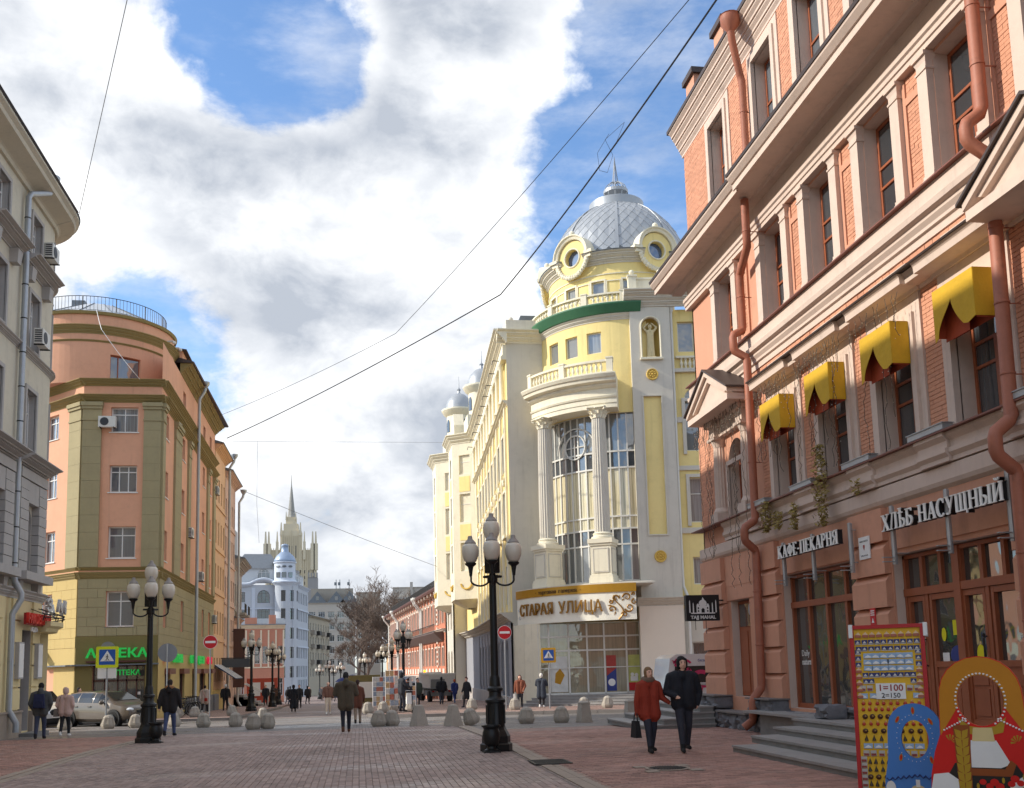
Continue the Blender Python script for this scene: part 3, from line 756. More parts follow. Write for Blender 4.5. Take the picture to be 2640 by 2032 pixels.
# engaged fluted columns of the end bay
def fluted(r0, r1, h, n=16, k=4):
 v = []; seg = n*k; b = MB()
 rings = [(0, r0*1.0), (h*0.33, r0), (h*0.7, (r0+r1)/2+0.004), (h, r1)]
 for z, r in rings:
  for i in range(seg):
   a = 2*math.pi*i/seg; q = (i % k)/k; v.append(((r-0.07*r*math.sin(math.pi*q)*1.6)*math.cos(a), (r-0.07*r*math.sin(math.pi*q)*1.6)*math.sin(a), z))
 f = []
 for j in range(len(rings)-1):
  for i in range(seg): f.append((j*seg+i, j*seg+(i+1) % seg, (j+1)*seg+(i+1) % seg, (j+1)*seg+i))
 return b.add(v, f)
for Y in (26.25, 24.25):
 u = uy(Y); c = thing  # noqa
 b = fluted(0.20, 0.17, 1.75); b = MB().add([(x, y-0.06, z+5.9) for x, y, z in b.v], b.f, pf.M(u, 0)); o = mk('column', b, M_beige, pink, smooth=40)
 b = MB(); M_ = pf.M(u, 0)
 b.box(-0.27, 0.27, -0.33, 0.02, 5.5, 5.74, M_); b.lathe([(0.25, 5.74), (0.26, 5.79), (0.22, 5.86), (0.20, 5.9)], 16, (0, -0.06), M=M_); mk('column_base', b, M_beige, pink, smooth=30); b = MB()
 b.lathe([(0.175, 7.6), (0.19, 7.66), (0.25, 7.78)], 16, (0, -0.06), M=M_); b.box(-0.27, 0.27, -0.33, 0.02, 7.78, 7.86, M_)
 b.box(-0.22, 0.22, -0.28, 0.02, 7.86, 8.30, M_); b.box(-0.30, 0.30, -0.40, 0.02, 8.17, 8.29, M_)
 mk('capital', b, M_beige, pink, smooth=30)
b = MB(); bar(pf, uy(26.05), uy(24.45), 7.86, 8.12, -0.02, 0.16, b); bar(pf, uy(26.05), uy(24.45), 8.12, 8.30, -0.02, 0.22, b)
surround(pf, uy(25.23), 5.6, 1.10, 1.4, 0.12, 0.06, b); mk('end_bay_trim', b, M_beige, pink)
# --- ground floor: rusticated piers of projecting blocks
def pier(Y0, Y1, z0=0.80, z1=4.56, n=6):
 h = (z1-z0)/n; u0, u1 = uy(Y0), uy(Y1)
 for i in range(n):
  a, c = z0+i*h, z0+(i+1)*h
  b = MB(); o = 0.14 if i < n-1 else 0.02
  if i < n-1:
   band(pf, u0, u1, [(-0.02, a), (0.16, a), (0.16, c-o), (0.06, c-0.02), (-0.02, c-0.02)], b)
  else: band(pf, u0, u1, [(-0.02, a), (0.16, a), (0.16, c), (-0.02, c)], b)
  mk('rustic_block', b, M_terra, pink)
pier(24.15, 22.78); pier(19.05, 17.72); pier(13.95, 12.4); pier(28.08, 26.45)
b = MB(); bar(pf, -0.6, U1, 3.74, 4.57, -0.05, 0.04, b)
bar(pf, uy(26.45), uy(24.15), 0.8, 4.2, -0.05, 0.02, b) if False else None
for a, c in ((22.776, 22.714), (19.086, 19.054), (17.716, 17.674), (14.046, 13.954)): bar(pf, uy(a), uy(c), 0.6, 3.74, -0.05, 0.03, b)
bar(pf, uy(26.45), uy(24.15), 3.36, 3.74, -0.05, 0.03, b); mk('ground_floor_wall', b, M_terra, pink)
# granite plinth: rough blocks
M_gran = mat('rough_granite', C(112, 112, 116), 0.8, 0.30, 3.0, 0.6, 14, grime=0.35)
def rough_block(x0, x1, y0, y1, z0, z1, seed, nseg=6, amp=0.05):
 rng = random.Random(seed); b = MB()
 nx, ny, nz = 3, nseg, max(3, int(nseg*(z1-z0)/max(0.1, y1-y0)))
 bmx = bmesh.new(); bmesh.ops.create_cube(bmx, size=1.0)
 bmesh.ops.subdivide_edges(bmx, edges=bmx.edges[:], cuts=4, use_grid_fill=True)
 for v in bmx.verts:
  p = v.co.copy(); q = Vector((abs(p.x)*2, abs(p.y)*2, abs(p.z)*2))
  e = sum(1 for k in q if k > 0.95)
  sh = 0.90 if e >= 3 else (0.95 if e == 2 else 1.0)
  p = p*sh; n = rng.uniform(-1, 1)*amp
  v.co = Vector(((x0+x1)/2+p.x*(x1-x0)+(n*1.2 if p.x < 0 else 0), (y0+y1)/2+p.y*(y1-y0)+rng.uniform(-1, 1)*amp*0.3, (z0+z1)/2+p.z*(z1-z0)+rng.uniform(-1, 1)*amp*0.3))
 me = bpy.data.meshes.new('plinth_stone'); bmx.to_mesh(me); bmx.free(); me.materials.append(M_gran)
 for p in me.polygons: p.use_smooth = True
 try: me.set_sharp_from_angle(angle=R(38))
 except Exception: pass
 return me
sd = 1
for z0, z1, ys in ((0.0, 0.46, (28.3, 27.2, 26.35)), (0.47, 0.80, (28.3, 27.35, 26.42)), (0.0, 0.40, (25.0, 24.3, 23.6, 22.85)), (0.41, 0.80, (24.25, 23.45, 22.72)), (0.0, 0.55, (22.83, 21.9, 20.9, 19.9)), (0.0, 0.55, (14.1, 13.3, 12.5)), (0.56, 0.86, (14.0, 13.2, 12.5)), (0.56, 0.78, (19.15, 17.68)), (0.0, 0.40, (26.3, 25.65, 25.02))):
 for a, c in zip(ys, ys[1:]):
  sd += 1; mk('plinth_stone', rough_block(9.52, 10.05, c+0.01, a-0.01, z0, z1, sd), None, pink)
b = MB(); b.box(9.46, 9.99, 26.40, 28.32, 0.80, 0.835); b.box(9.46, 9.99, 22.70, 24.2, 0.80, 0.835); b.box(9.46, 10.3, 24.25, 26.38, 0.40, 0.44); mk('plinth_capping', b, M_kerb, pink)
# cafe glazing and shop doors: wood frames, panes
def shopfront(uc, z, wd, h, panels, solid, name, rails=0.68):
 root = None; y = 0.20; M_ = pf.M(uc, z); t = 0.075
 g = MB(); g.box(-wd/2, wd/2, y+0.05, y+0.06, 0.02, h-0.02); root = mk(name, g, G_shop, pink, M_)
 f = MB(); ht = h-rails
 f.box(-wd/2, wd/2, y-0.05, y+0.10, ht-0.09, ht+0.05); f.box(-wd/2, wd/2, y-0.03, y+0.1, h-0.07, h); f.box(-wd/2, wd/2, y-0.02, y+0.1, 0, 0.11)
 for s in (-1, 1): f.box(s*wd/2-(t if s > 0 else 0), s*wd/2+(t if s < 0 else 0), y-0.03, y+0.1, 0, h)
 n = len(panels); x = -wd/2
 for k, p in enumerate(panels[:-1]):
  x += p*wd; big = (solid and k == n//2-1)
  f.box(x-(0.10 if big else 0.05), x+(0.10 if big else 0.05), y-(0.06 if big else 0.03), y+0.1, 0, h if big else ht)
 for k in range(1, n if not solid else 6):
  xx = -wd/2+wd*k/(n if not solid else 6); f.box(xx-0.045, xx+0.045, y-0.02, y+0.1, ht+0.03, h-0.05)
 mk('frame', f, M_wood, root, local=True)
 if solid:
  x = -wd/2
  for k, p in enumerate(panels):
   x0, x1 = x+0.09, x+p*wd-0.07; x += p*wd
   lf = MB(); lf.box(x0, x1, y, y+0.05, 0.11, 1.05); 
   lf.box(x0, x0+0.07, y-0.025, y+0.05, 0.11, ht-0.1); lf.box(x1-0.07, x1, y-0.025, y+0.05, 0.11, ht-0.1); lf.box(x0+0.07, x1-0.07, y-0.022, y+0.05, ht-0.20, ht-0.1); lf.box(x0+0.07, x1-0.07, y-0.022, y+0.05, 0.98, 1.08)
   for q0, q1 in ((0.18, 0.62), (0.68, 0.92)): lf.box(x0+0.11, x1-0.11, y-0.02, y+0.01, q0, q1)
   mk('door_leaf', lf, M_wood, root, local=True)
  for xx in (-wd*0.33, wd*0.17):
   hd = MB(); hd.tube([(xx, y-0.03, 1.0), (xx, y-0.09, 1.03), (xx, y-0.09, 1.45), (xx, y-0.03, 1.48)], 0.016, 8); hd.ball((xx, y-0.09, 1.5), 0.03); mk('door_handle', hd, M_iron, root, local=True)
 return root
cafe = shopfront(uy(20.9), 0.62, 3.60, 3.08, (0.25, 0.25, 0.25, 0.25), False, 'cafe_window')
door = shopfront(uy(15.86), 0.56, 3.60, 3.06, (0.20, 0.28, 0.22, 0.30), True, 'shop_doors')
shopfront(uy(10.5), 0.62, 3.38, 3.08, (0.25, 0.25, 0.25, 0.25), False, 'shop_window')
b = MB(); M_ = pf.M(uy(25.55), 0.82); b.box(-0.64, 0.64, 0.2, 0.25, 0.0, 2.5); b.box(-0.56, -0.04, 0.18, 0.21, 0.1, 1.7); b.box(0.04, 0.56, 0.18, 0.21, 0.1, 1.7); sd_ = mk('side_door', b, M_wood, pink, M_)
b = MB(); b.box(-0.56, 0.56, 0.19, 0.2, 1.82, 2.42); mk('pane', b, G_shop, sd_, local=True)
b = MB(); b.lathe([(0.0, -0.02), (0.16, -0.02), (0.16, 0.02), (0, 0.02)], 20, M=Matrix.Rotation(R(90), 4, 'X')); mk('round_vent', b, M_steel, sd_, Tm(0.35, 0.16, 2.25), local=True)
# stickers and notices on the glass (flat print)
M_yel = mat('sticker_yellow', C(225, 215, 20), 0.6, 0); M_whi = mat('white_print', C(232, 230, 226), 0.6, 0.03); M_grn = mat('sticker_green', C(52, 150, 72), 0.6, 0.1); M_red = mat('sign_red', C(196, 20, 30), 0.5, 0.04)
def sticker(root, x, z, w_, h_, m, rnd=False, y=0.236):
 b = MB()
 if rnd: b.disc((0, 0), 1, 0, 0.004, 20); b.v = [(a*w_/2, q, c*h_/2) for a, q, c in b.v]
 else: b.box(-w_/2, w_/2, 0, 0.004, -h_/2, h_/2)
 return mk('sticker', b, m, root, Tm(x, y, z), local=True)
sticker(door, -0.72, 1.55, 0.14, 0.24, M_yel, True); sticker(door, -0.35, 1.66, 0.16, 0.26, M_yel); sticker(door, -1.40, 1.62, 0.22, 0.34, M_whi); sticker(door, -1.40, 1.2, 0.2, 0.34, M_grn); sticker(door, -0.7, 1.12, 0.2, 0.22, M_whi)
M_blue_p = mat('print_blue', C(46, 62, 130), 0.6, 0.1); sticker(door, -0.34, 1.18, 0.44, 0.34, M_blue_p, True); sticker(door, 0.32, 1.18, 0.22, 0.34, M_yel, True)
rg = MB()
for k in range(20):
 a0, a1 = 2*math.pi*k/20, 2*math.pi*(k+1)/20; rg.poly([(0.085*math.cos(a0), 0, 0.085*math.sin(a0)), (0.085*math.cos(a1), 0, 0.085*math.sin(a1)), (0.07*math.cos(a1), 0, 0.07*math.sin(a1)), (0.07*math.cos(a0), 0, 0.07*math.sin(a0))])
rg.poly([(-0.055, 0, 0.045), (-0.045, 0, 0.055), (0.055, 0, -0.045), (0.045, 0, -0.055)]); mk('no_smoking_mark', rg, M_red, door, Tm(-1.40, 0.233, 1.64), local=True)
text('lettering', 'Daily', 0.20, 0.003, M_whi, cafe, Tm(-1.58, 0.246, 1.25), align='LEFT', local=True); text('lettering', 'natural', 0.19, 0.003, M_whi, cafe, Tm(-1.58, 0.246, 1.05), 0.004, 'LEFT', local=True)
text('lettering', 'Daily', 0.16, 0.003, M_whi, door, Tm(1.36, 0.246, 1.72), align='LEFT', local=True); text('lettering', 'bread', 0.15, 0.003, M_whi, door, Tm(1.36, 0.246, 1.56), align='LEFT', local=True); text('lettering', 'fresh', 0.10, 0.003, M_whi, door, Tm(1.36, 0.246, 1.43), align='LEFT', local=True)
# lettered signs on steel brackets
M_blk = mat('black_enamel', C(24, 24, 26), 0.45, 0.1, 4)
M_lw = mat('sign_letter_white', C(238, 236, 230), 0.5, 0.02)
# serif capitals from strokes: (x0,z0,x1,z1,thickness) on a 0..1 box; curved strokes as 'arc' (cx,cz,rx,rz,a0,a1,t)
TK, TN = 0.17, 0.07
GL = {
 'К': (0.72, [(0.14, 0, 0.14, 1, TK), (0.2, 0.5, 0.58, 0.97, TN+0.02), (0.24, 0.55, 0.6, 0.03, TK)], [(0.14, 0), (0.14, 1), (0.6, 0), (0.58, 1)]),
 'А': (0.76, [(0.38, 0.98, 0.12, 0.03, TN), (0.38, 0.98, 0.64, 0.03, TK), (0.2, 0.33, 0.54, 0.33, TN)], [(0.12, 0), (0.64, 0)]),
 'Ф': (0.80, [(0.4, 0, 0.4, 1, TK), ('arc', 0.4, 0.52, 0.31, 0.30, 0, 360, TN+0.06)], [(0.4, 0), (0.4, 1)]),
 'Е': (0.62, [(0.14, 0, 0.14, 1, TK), (0.14, 0.97, 0.54, 0.97, TN), (0.14, 0.51, 0.44, 0.51, TN), (0.14, 0.03, 0.56, 0.03, TN), (0.55, 0.02, 0.55, 0.2, TN), (0.53, 0.98, 0.53, 0.82, TN)], [(0.14, 0), (0.14, 1)]),
 '-': (0.36, [(0.05, 0.42, 0.30, 0.42, 0.11)], []),
 'П': (0.76, [(0.14, 0, 0.14, 1, TK), (0.62, 0, 0.62, 1, TK), (0.14, 0.97, 0.62, 0.97, TN)], [(0.14, 0), (0.14, 1), (0.62, 0), (0.62, 1)]),
 'Р': (0.64, [(0.14, 0, 0.14, 1, TK), ('arc', 0.26, 0.74, 0.29, 0.23, -90, 90, TN+0.06), (0.14, 0.97, 0.27, 0.97, TN), (0.14, 0.51, 0.27, 0.51, TN)], [(0.14, 0), (0.14, 1)]),
 'Н': (0.76, [(0.14, 0, 0.14, 1, TK), (0.62, 0, 0.62, 1, TK), (0.14, 0.52, 0.62, 0.52, TN)], [(0.14, 0), (0.14, 1), (0.62, 0), (0.62, 1)]),
 'Я': (0.68, [(0.54, 0, 0.54, 1, TK), ('arc', 0.40, 0.74, 0.28, 0.23, 90, 270, TN+0.06), (0.54, 0.97, 0.4, 0.97, TN), (0.54, 0.51, 0.4, 0.51, TN), (0.38, 0.5, 0.12, 0.03, TK-0.03)], [(0.54, 0), (0.54, 1), (0.12, 0)]),
 'Х': (0.74, [(0.12, 0.97, 0.6, 0.03, TK), (0.6, 0.97, 0.12, 0.03, TN)], [(0.12, 0), (0.6, 0), (0.12, 1), (0.6, 1)]),
 'Л': (0.76, [(0.62, 0, 0.62, 1, TK), (0.30, 0.97, 0.12, 0.05, TN), (0.30, 0.97, 0.62, 0.97, TN)], [(0.62, 0), (0.62, 1), (0.12, 0)]),
 'Ѣ': (0.72, [(0.24, 0, 0.24, 1.16, TK), (0.06, 0.88, 0.48, 0.88, TN), ('arc', 0.36, 0.27, 0.28, 0.24, -90, 90, TN+0.06), (0.24, 0.03, 0.37, 0.03, TN), (0.24, 0.51, 0.37, 0.51, TN)], [(0.24, 0), (0.24, 1.16)]),
 'Б': (0.66, [(0.14, 0, 0.14, 1, TK), (0.14, 0.97, 0.54, 0.97, TN), (0.53, 0.98, 0.53, 0.82, TN), ('arc', 0.28, 0.29, 0.28, 0.26, -90, 90, TN+0.06), (0.14, 0.03, 0.29, 0.03, TN), (0.14, 0.55, 0.29, 0.55, TN)], [(0.14, 0), (0.14, 1)]),
 'С': (0.72, [('arc', 0.40, 0.5, 0.32, 0.48, 50, 310, TN+0.07), (0.61, 0.98, 0.61, 0.72, TN)], []),
 'У': (0.72, [(0.12, 0.97, 0.38, 0.38, TK), (0.6, 0.97, 0.30, 0.10, TN), ('arc', 0.20, 0.12, 0.12, 0.10, 180, 360, TN)], [(0.12, 1), (0.6, 1)]),
 'Щ': (1.02, [(0.14, 0, 0.14, 1, TK), (0.48, 0, 0.48, 1, TK-0.02), (0.82, 0, 0.82, 1, TK-0.02), (0.14, 0.03, 0.94, 0.03, TN), (0.94, 0.05, 0.94, -0.16, TN)], [(0.14, 1), (0.48, 1), (0.82, 1)]),
 'Ы': (0.92, [(0.14, 0, 0.14, 1, TK), ('arc', 0.27, 0.27, 0.26, 0.24, -90, 90, TN+0.06), (0.14, 0.03, 0.28, 0.03, TN), (0.14, 0.51, 0.28, 0.51, TN), (0.78, 0, 0.78, 1, TK)], [(0.14, 0), (0.14, 1), (0.78, 0), (0.78, 1)]),
 'Й': (0.76, [(0.14, 0, 0.14, 1, TK), (0.62, 0, 0.62, 1, TK), (0.18, 0.08, 0.58, 0.92, TN), ('arc', 0.38, 1.24, 0.13, 0.12, 180, 360, TN+0.02)], [(0.14, 0), (0.14, 1), (0.62, 0), (0.62, 1)]),
 ' ': (0.40, [], [])}
def serif_word(word, h, face, depth, M, parent, xs=1.0, gap=0.06):
 """each letter is its own object: a black can with a white face"""
 x = -sum(GL[c][0]*xs+gap for c in word)*h/2
 for c in word:
  wd, strokes, serifs = GL[c]
  if strokes:
   fb = MB()
   def seg(a, e, c2, d_, t, k=0):
    dx, dz = c2-a, d_-e; L = math.hypot(dx, dz) or 1; nx, nz = -dz/L*t/2, dx/L*t/2
    pts = [((a+nx)*xs*h, (e+nz)*h), ((c2+nx)*xs*h, (d_+nz)*h), ((c2-nx)*xs*h, (d_-nz)*h), ((a-nx)*xs*h, (e-nz)*h)]
    fb.cm = 0; fb.prism(pts, -depth-k*0.0015, -depth+0.02); fb.cm = 1; fb.prism(pts, -depth+0.02, 0.0)
   for k, s_ in enumerate(strokes):
    if s_[0] == 'arc':
     _, cx, cz, rx, rz, a0, a1, t = s_; n = 14
     for i in range(n):
      p0, p1 = R(a0+(a1-a0)*i/n), R(a0+(a1-a0)*(i+1)/n)
      tt = t*(0.62+0.75*abs(math.cos((p0+p1)/2)))
      seg(cx+rx*math.cos(p0), cz+rz*math.sin(p0), cx+rx*math.cos(p1), cz+rz*math.sin(p1), tt, k)
    else: seg(*s_, k)
   for sx, sz in serifs: seg(sx-0.13, sz+(0.025 if sz < 0.5 else -0.025), sx+0.13, sz+(0.025 if sz < 0.5 else -0.025), 0.055, 6)
   mk('letter', fb, [face, M_blk], parent, M @ Tm(x, 0, -h/2))
  x += (wd*xs+gap)*h
def bracket(Y, z0, z1, parent):
 b = MB(); M_ = pf.M(uy(Y), 0); b.box(-0.045, 0.045, -0.30, -0.27, z0, z1, M_); b.box(-0.05, -0.035, -0.30, -0.20, z0, z1, M_)
 for z in (z0+0.04, z0+0.12): b.box(-0.03, 0.03, -0.52, -0.27, z, z+0.015, M_)
 for z in (z0+0.2, z1-0.15): b.tube([M_ @ Vector((0.02, -0.28, z)), M_ @ Vector((0.02, 0.0, z))], 0.012, 6)
 mk('bracket', b, M_steel, parent)
s1 = thing('cafe_sign', 'white serif letters КАФЕ-ПЕКАРНЯ on steel brackets above the cafe window', 'sign', pf.P(uy(20.56), 4.18, 0.36))
serif_word('КАФЕ-ПЕКАРНЯ', 0.29, M_lw, 0.13, pf.M(uy(20.56), 4.19, 0.26), s1, 1.17)
for Y in (21.98, 20.45, 18.75): bracket(Y, 3.42, 4.42, s1)
s2 = thing('bakery_sign', 'white serif letters ХЛѢБ НАСУЩНЫЙ on steel brackets above the shop doors', 'sign', pf.P(uy(15.5), 4.18, 0.36))
serif_word('ХЛѢБ НАСУЩНЫЙ', 0.30, M_lw, 0.13, pf.M(uy(15.5), 4.19, 0.26), s2, 1.16)
for Y in (17.12, 15.35, 13.72): bracket(Y, 3.42, 4.50, s2)
pl = thing('wall_plaque', 'white plaque with small crest on the pier between cafe window and doors', 'plaque', pf.P(uy(18.40), 3.87, 0.17))
b = MB(); b.box(-0.21, 0.21, -0.02, 0, -0.22, 0.22); mk('plate', b, M_whi, pl, pf.M(uy(18.4), 3.87, 0.165))
b = MB(); b.prism([(-0.035, 0.02), (0, -0.05), (0.035, 0.02), (0.03, 0.06), (-0.03, 0.06)], -0.026, -0.021); mk('crest', b, mat('crest_red', C(160, 70, 60), 0.6, 0), pl, pf.M(uy(18.4), 3.87, 0.165))
text('lettering', 'НАША РАБОТА', 0.045, 0.004, mat('grey_print', C(120, 120, 120), 0.6, 0), pl, pf.M(uy(18.4), 4.0, 0.187)); text('lettering', '(495) 925-85-82', 0.04, 0.004, MATS['grey_print'], pl, pf.M(uy(18.4), 3.72, 0.187))
pl = thing('red_notice', 'small red notice plate on the pier left of the shop doors', 'notice', pf.P(uy(18.27), 2.52, 0.17))
b = MB(); b.box(-0.10, 0.10, -0.012, 0, -0.16, 0.16); mk('plate', b, M_red, pl, pf.M(uy(18.27), 2.52, 0.165))
b = MB(); b.prism([(-0.045, -0.12), (0.045, -0.12), (0, -0.03)], -0.017, -0.013); mk('warning_mark', b, M_whi, pl, pf.M(uy(18.27), 2.52, 0.165))
for k in range(3): b = MB(); b.box(-0.07, 0.07, -0.017, -0.013, 0.02+k*0.04, 0.04+k*0.04); mk('print_line', b, M_whi, pl, pf.M(uy(18.27), 2.52, 0.165))
# Taj Mahal box sign sticking out at the far corner
tj = thing('box_sign', 'black square box sign with white domed palace and the words TAJJ MAHAL', 'sign', (9.26, 26.45, 3.19))
b = MB(); b.box(-0.47, 0.47, -0.08, 0.08, -0.35, 0.35); mk('box', b, M_blk, tj, local=True)
b = MB(); y0, y1 = -0.086, -0.081
b.prism([(-0.34, -0.16), (0.34, -0.16), (0.34, -0.13), (-0.34, -0.13)], y0, y1)
b.prism([(-0.18, -0.13), (0.18, -0.13), (0.18, 0.05), (-0.18, 0.05)], y0, y1)
dm = [(-0.08, 0.05), (0.08, 0.05)]+[(0.115*math.cos(R(a)), 0.13+0.10*math.sin(R(a))) for a in range(-20, 201, 20)]; b.prism([(-0.08, 0.05), (0.08, 0.05)]+[(0.11*math.cos(R(a)), 0.12+0.10*math.sin(R(a))) for a in range(-20, 80, 20)]+[(0, 0.29)]+[(0.11*math.cos(R(a)), 0.12+0.10*math.sin(R(a))) for a in range(100, 201, 20)], y0, y1)
for x, h in ((-0.37, 0.17), (-0.27, 0.10), (0.27, 0.10), (0.37, 0.17)): b.prism([(x-0.018, -0.13), (x+0.018, -0.13), (x+0.012, h), (x, h+0.05), (x-0.012, h)], y0, y1)
for x in (-0.14, 0.14): b.prism([(x-0.04, 0.05), (x+0.04, 0.05), (x+0.03, 0.09), (x, 0.12), (x-0.03, 0.09)], y0, y1)
mk('palace_emblem', b, M_whi, tj, local=True)
b = MB(); b.prism([(-0.045, -0.13), (0.045, -0.13), (0.045, -0.04), (0, 0.0), (-0.045, -0.04)], -0.09, -0.0865)
for x in (-0.13, 0.13):
 for z in (-0.11, -0.03): b.prism([(x-0.02, z), (x+0.02, z), (x+0.02, z+0.035), (x, z+0.055), (x-0.02, z+0.035)], -0.09, -0.0865)
mk('arches', b, M_blk, tj, local=True)
text('lettering', 'TAJJ MAHAL', 0.125, 0.006, M_whi, tj, Tm(0, -0.083, -0.26), 0.004, xs=1.05, local=True)
b = MB(); b.tube([(0.45, 0, 0.2), (0.62, 0.0, 0.2)], 0.02, 6); b.tube([(-0.2, 0, -0.35), (-0.2, 0, -0.6)], 0.008, 6); b.tube([(0.1, 0, -0.35), (0.1, 0, -0.7)], 0.008, 6); mk('bracket', b, M_iron, tj, local=True)
# drain pipes
def drain(name, label, path, r, rings, head=None):
 t_ = thing(name, label, 'drain pipe', path[-1])
 b = MB(); b.tube(path, r, 14); mk('pipe', b, M_pipe, t_, smooth=40)
 for (x, y, z) in rings:
  b = MB(); b.lathe([(r+0.002, z), (r+0.012, z+0.005), (r+0.012, z+0.03), (r+0.002, z+0.035)], 14, (x, y)); b.tube([(x+r, y, z+0.015), (10.02, y-0.02, z+0.015)], 0.012, 5); mk('clamp', b, M_pipe, t_, smooth=40)
 if head:
  x, y, z = head; b = MB(); b.lathe([(r, z-0.30), (r+0.01, z-0.28), (0.24, z-0.10), (0.25, z+0.10), (0.27, z+0.12), (0.22, z+0.12), (0.2, z)], 16, (x, y)); mk('rainwater_head', b, M_pipe, t_, smooth=35)
 return t_
drain('drain_pipe', 'terracotta drain pipe with elbows beside the cafe at the far bay', [(9.50, 22.5, 13.04), (9.50, 22.5, 11.95), (9.52, 22.55, 11.85), (9.68, 23.45, 11.55), (9.68, 23.52, 11.45), (9.68, 23.52, 10.12), (9.66, 23.5, 10.03), (9.40, 23.44, 9.90), (9.38, 23.44, 9.82), (9.38, 23.44, 9.55), (9.40, 23.44, 9.47), (9.68, 23.4, 9.30), (9.70, 23.4, 9.2), (9.70, 23.46, 5.25), (9.66, 23.46, 5.15), (9.40, 23.42, 4.98), (9.38, 23.42, 4.9), (9.38, 23.42, 4.72), (9.40, 23.42, 4.64), (9.70, 23.6, 4.45), (9.72, 23.6, 4.36), (9.72, 23.72, 1.15), (9.70, 23.72, 1.05), (9.50, 23.7, 0.82), (9.46, 23.7, 0.72), (9.46, 23.7, 0.36), (9.44, 23.72, 0.28), (9.24, 23.78, 0.12)], 0.10,
      [(9.50, 22.5, 12.2), (9.68, 23.52, 10.9), (9.70, 23.43, 8.2), (9.70, 23.45, 6.6), (9.72, 23.64, 3.4), (9.72, 23.68, 2.1)])
drain('drain_pipe', 'terracotta drain pipe with rainwater head on the attic storey above the great cornice', [(9.42, 22.55, 17.6), (9.46, 22.6, 17.35), (9.75, 22.9, 16.6), (9.80, 22.93, 16.45), (9.80, 22.93, 13.6)], 0.095, [(9.80, 22.93, 15.6), (9.80, 22.93, 14.4)], (9.42, 22.55, 17.86))
drain('drain_pipe', 'thick terracotta drain pipe running down at the right edge beside the nearest awning', [(9.66, 13.46, 13.04), (9.66, 13.46, 10.2), (9.62, 13.46, 10.1), (9.38, 13.45, 9.92), (9.36, 13.45, 9.84), (9.36, 13.45, 9.66), (9.40, 13.44, 9.58), (9.66, 13.4, 9.38), (9.68, 13.4, 9.3), (9.68, 13.45, 5.28), (9.64, 13.46, 5.2), (9.40, 13.45, 5.02), (9.38, 13.45, 4.94), (9.38, 13.45, 4.74), (9.42, 13.46, 4.66), (9.70, 13.5, 4.46), (9.72, 13.5, 4.38), (9.72, 13.5, 1.3), (9.7, 13.5, 1.2), (9.4, 13.2, 0.95), (9.36, 13.16, 0.9)], 0.105,
      [(9.66, 13.46, 11.9), (9.66, 13.46, 10.9), (9.68, 13.41, 8.2), (9.68, 13.42, 7.0), (9.68, 13.44, 5.9), (9.72, 13.5, 3.2), (9.72, 13.5, 2.2)])
# awnings
M_awn = mat('awning_yellow', C(204, 162, 36), 0.85, 0.14, 2.0, 0.6, 7); M_awr = mat('awning_lining_red', C(168, 70, 36), 0.8, 0.1, 2)
names_ = ['yellow box awning farthest from the camera, over the window beside the far drain pipe', 'second yellow box awning from the far end above the cafe sign', 'third yellow box awning from the far end above the bakery plaque', 'largest and nearest yellow box awning beside the right drain pipe']
for Y, lb_ in zip((21.8, 19.36, 16.9, 14.4), names_):
 t_ = thing('window_awning', lb_, 'awning', (9.6, Y, 6.9), group='yellow window awnings')
 M_ = pf.M(uy(Y), 0); hw, pr, zt, zb = 0.56, 0.48, 7.76, 6.98
 f = MB(); n = 10
 # front: two drapes parting in a drop-shaped gap
 apex = (-0.06, zt-0.28)
 lp = [(-hw, zt), (-hw, zb-0.10), (-hw+0.07, zb-0.06)]+[(apex[0]-(apex[0]+hw-0.10)*math.sin(math.pi/2*(1-k/n))**1.25, zb-0.04+(apex[1]-zb+0.04)*(k/n)) for k in range(n)]
 rp = [(apex[0]+0.30*(k/n)**1.7, apex[1]+(zb-0.02-apex[1])*(k/n)) for k in range(1, n+1)]+[(0.36, zb-0.05), (hw, zb), (hw, zt)]
 top = [(apex[0], zt)]
 f.prism(lp+[(apex[0], apex[1]), (apex[0], zt)], -pr-0.008, -pr, M_); f.prism([(apex[0], zt), (apex[0], apex[1])]+rp, -pr-0.008, -pr, M_)
 mk('front_drape', f, M_awn, t_)
 for s in (-1, 1): f = MB(); f.box(s*hw-0.005, s*hw+0.005, -pr, -0.13, zb, zt-0.004, M_); mk('side_panel', f, M_awn, t_)
 f = MB(); f.prism([(-hw, 0), (hw, 0), (hw, 0.008), (-hw, 0.008)], -pr, -0.13, M_ @ Tm(0, 0, zt)); mk('top_panel', f, M_awn, t_)
 f = MB(); f.box(-hw+0.02, hw-0.02, -0.16, -0.15, zb-0.02, zt-0.02, M_); f.box(-hw+0.012, -hw+0.02, -pr+0.02, -0.15, zb-0.02, zt-0.02, M_); f.box(hw-0.02, hw-0.012, -pr+0.02, -0.15, zb-0.02, zt-0.02, M_); f.box(-hw+0.01, hw*0.2, -pr*0.62, -pr*0.60, zb-0.08, zt-0.02, M_); mk('lining', f, M_awr, t_)
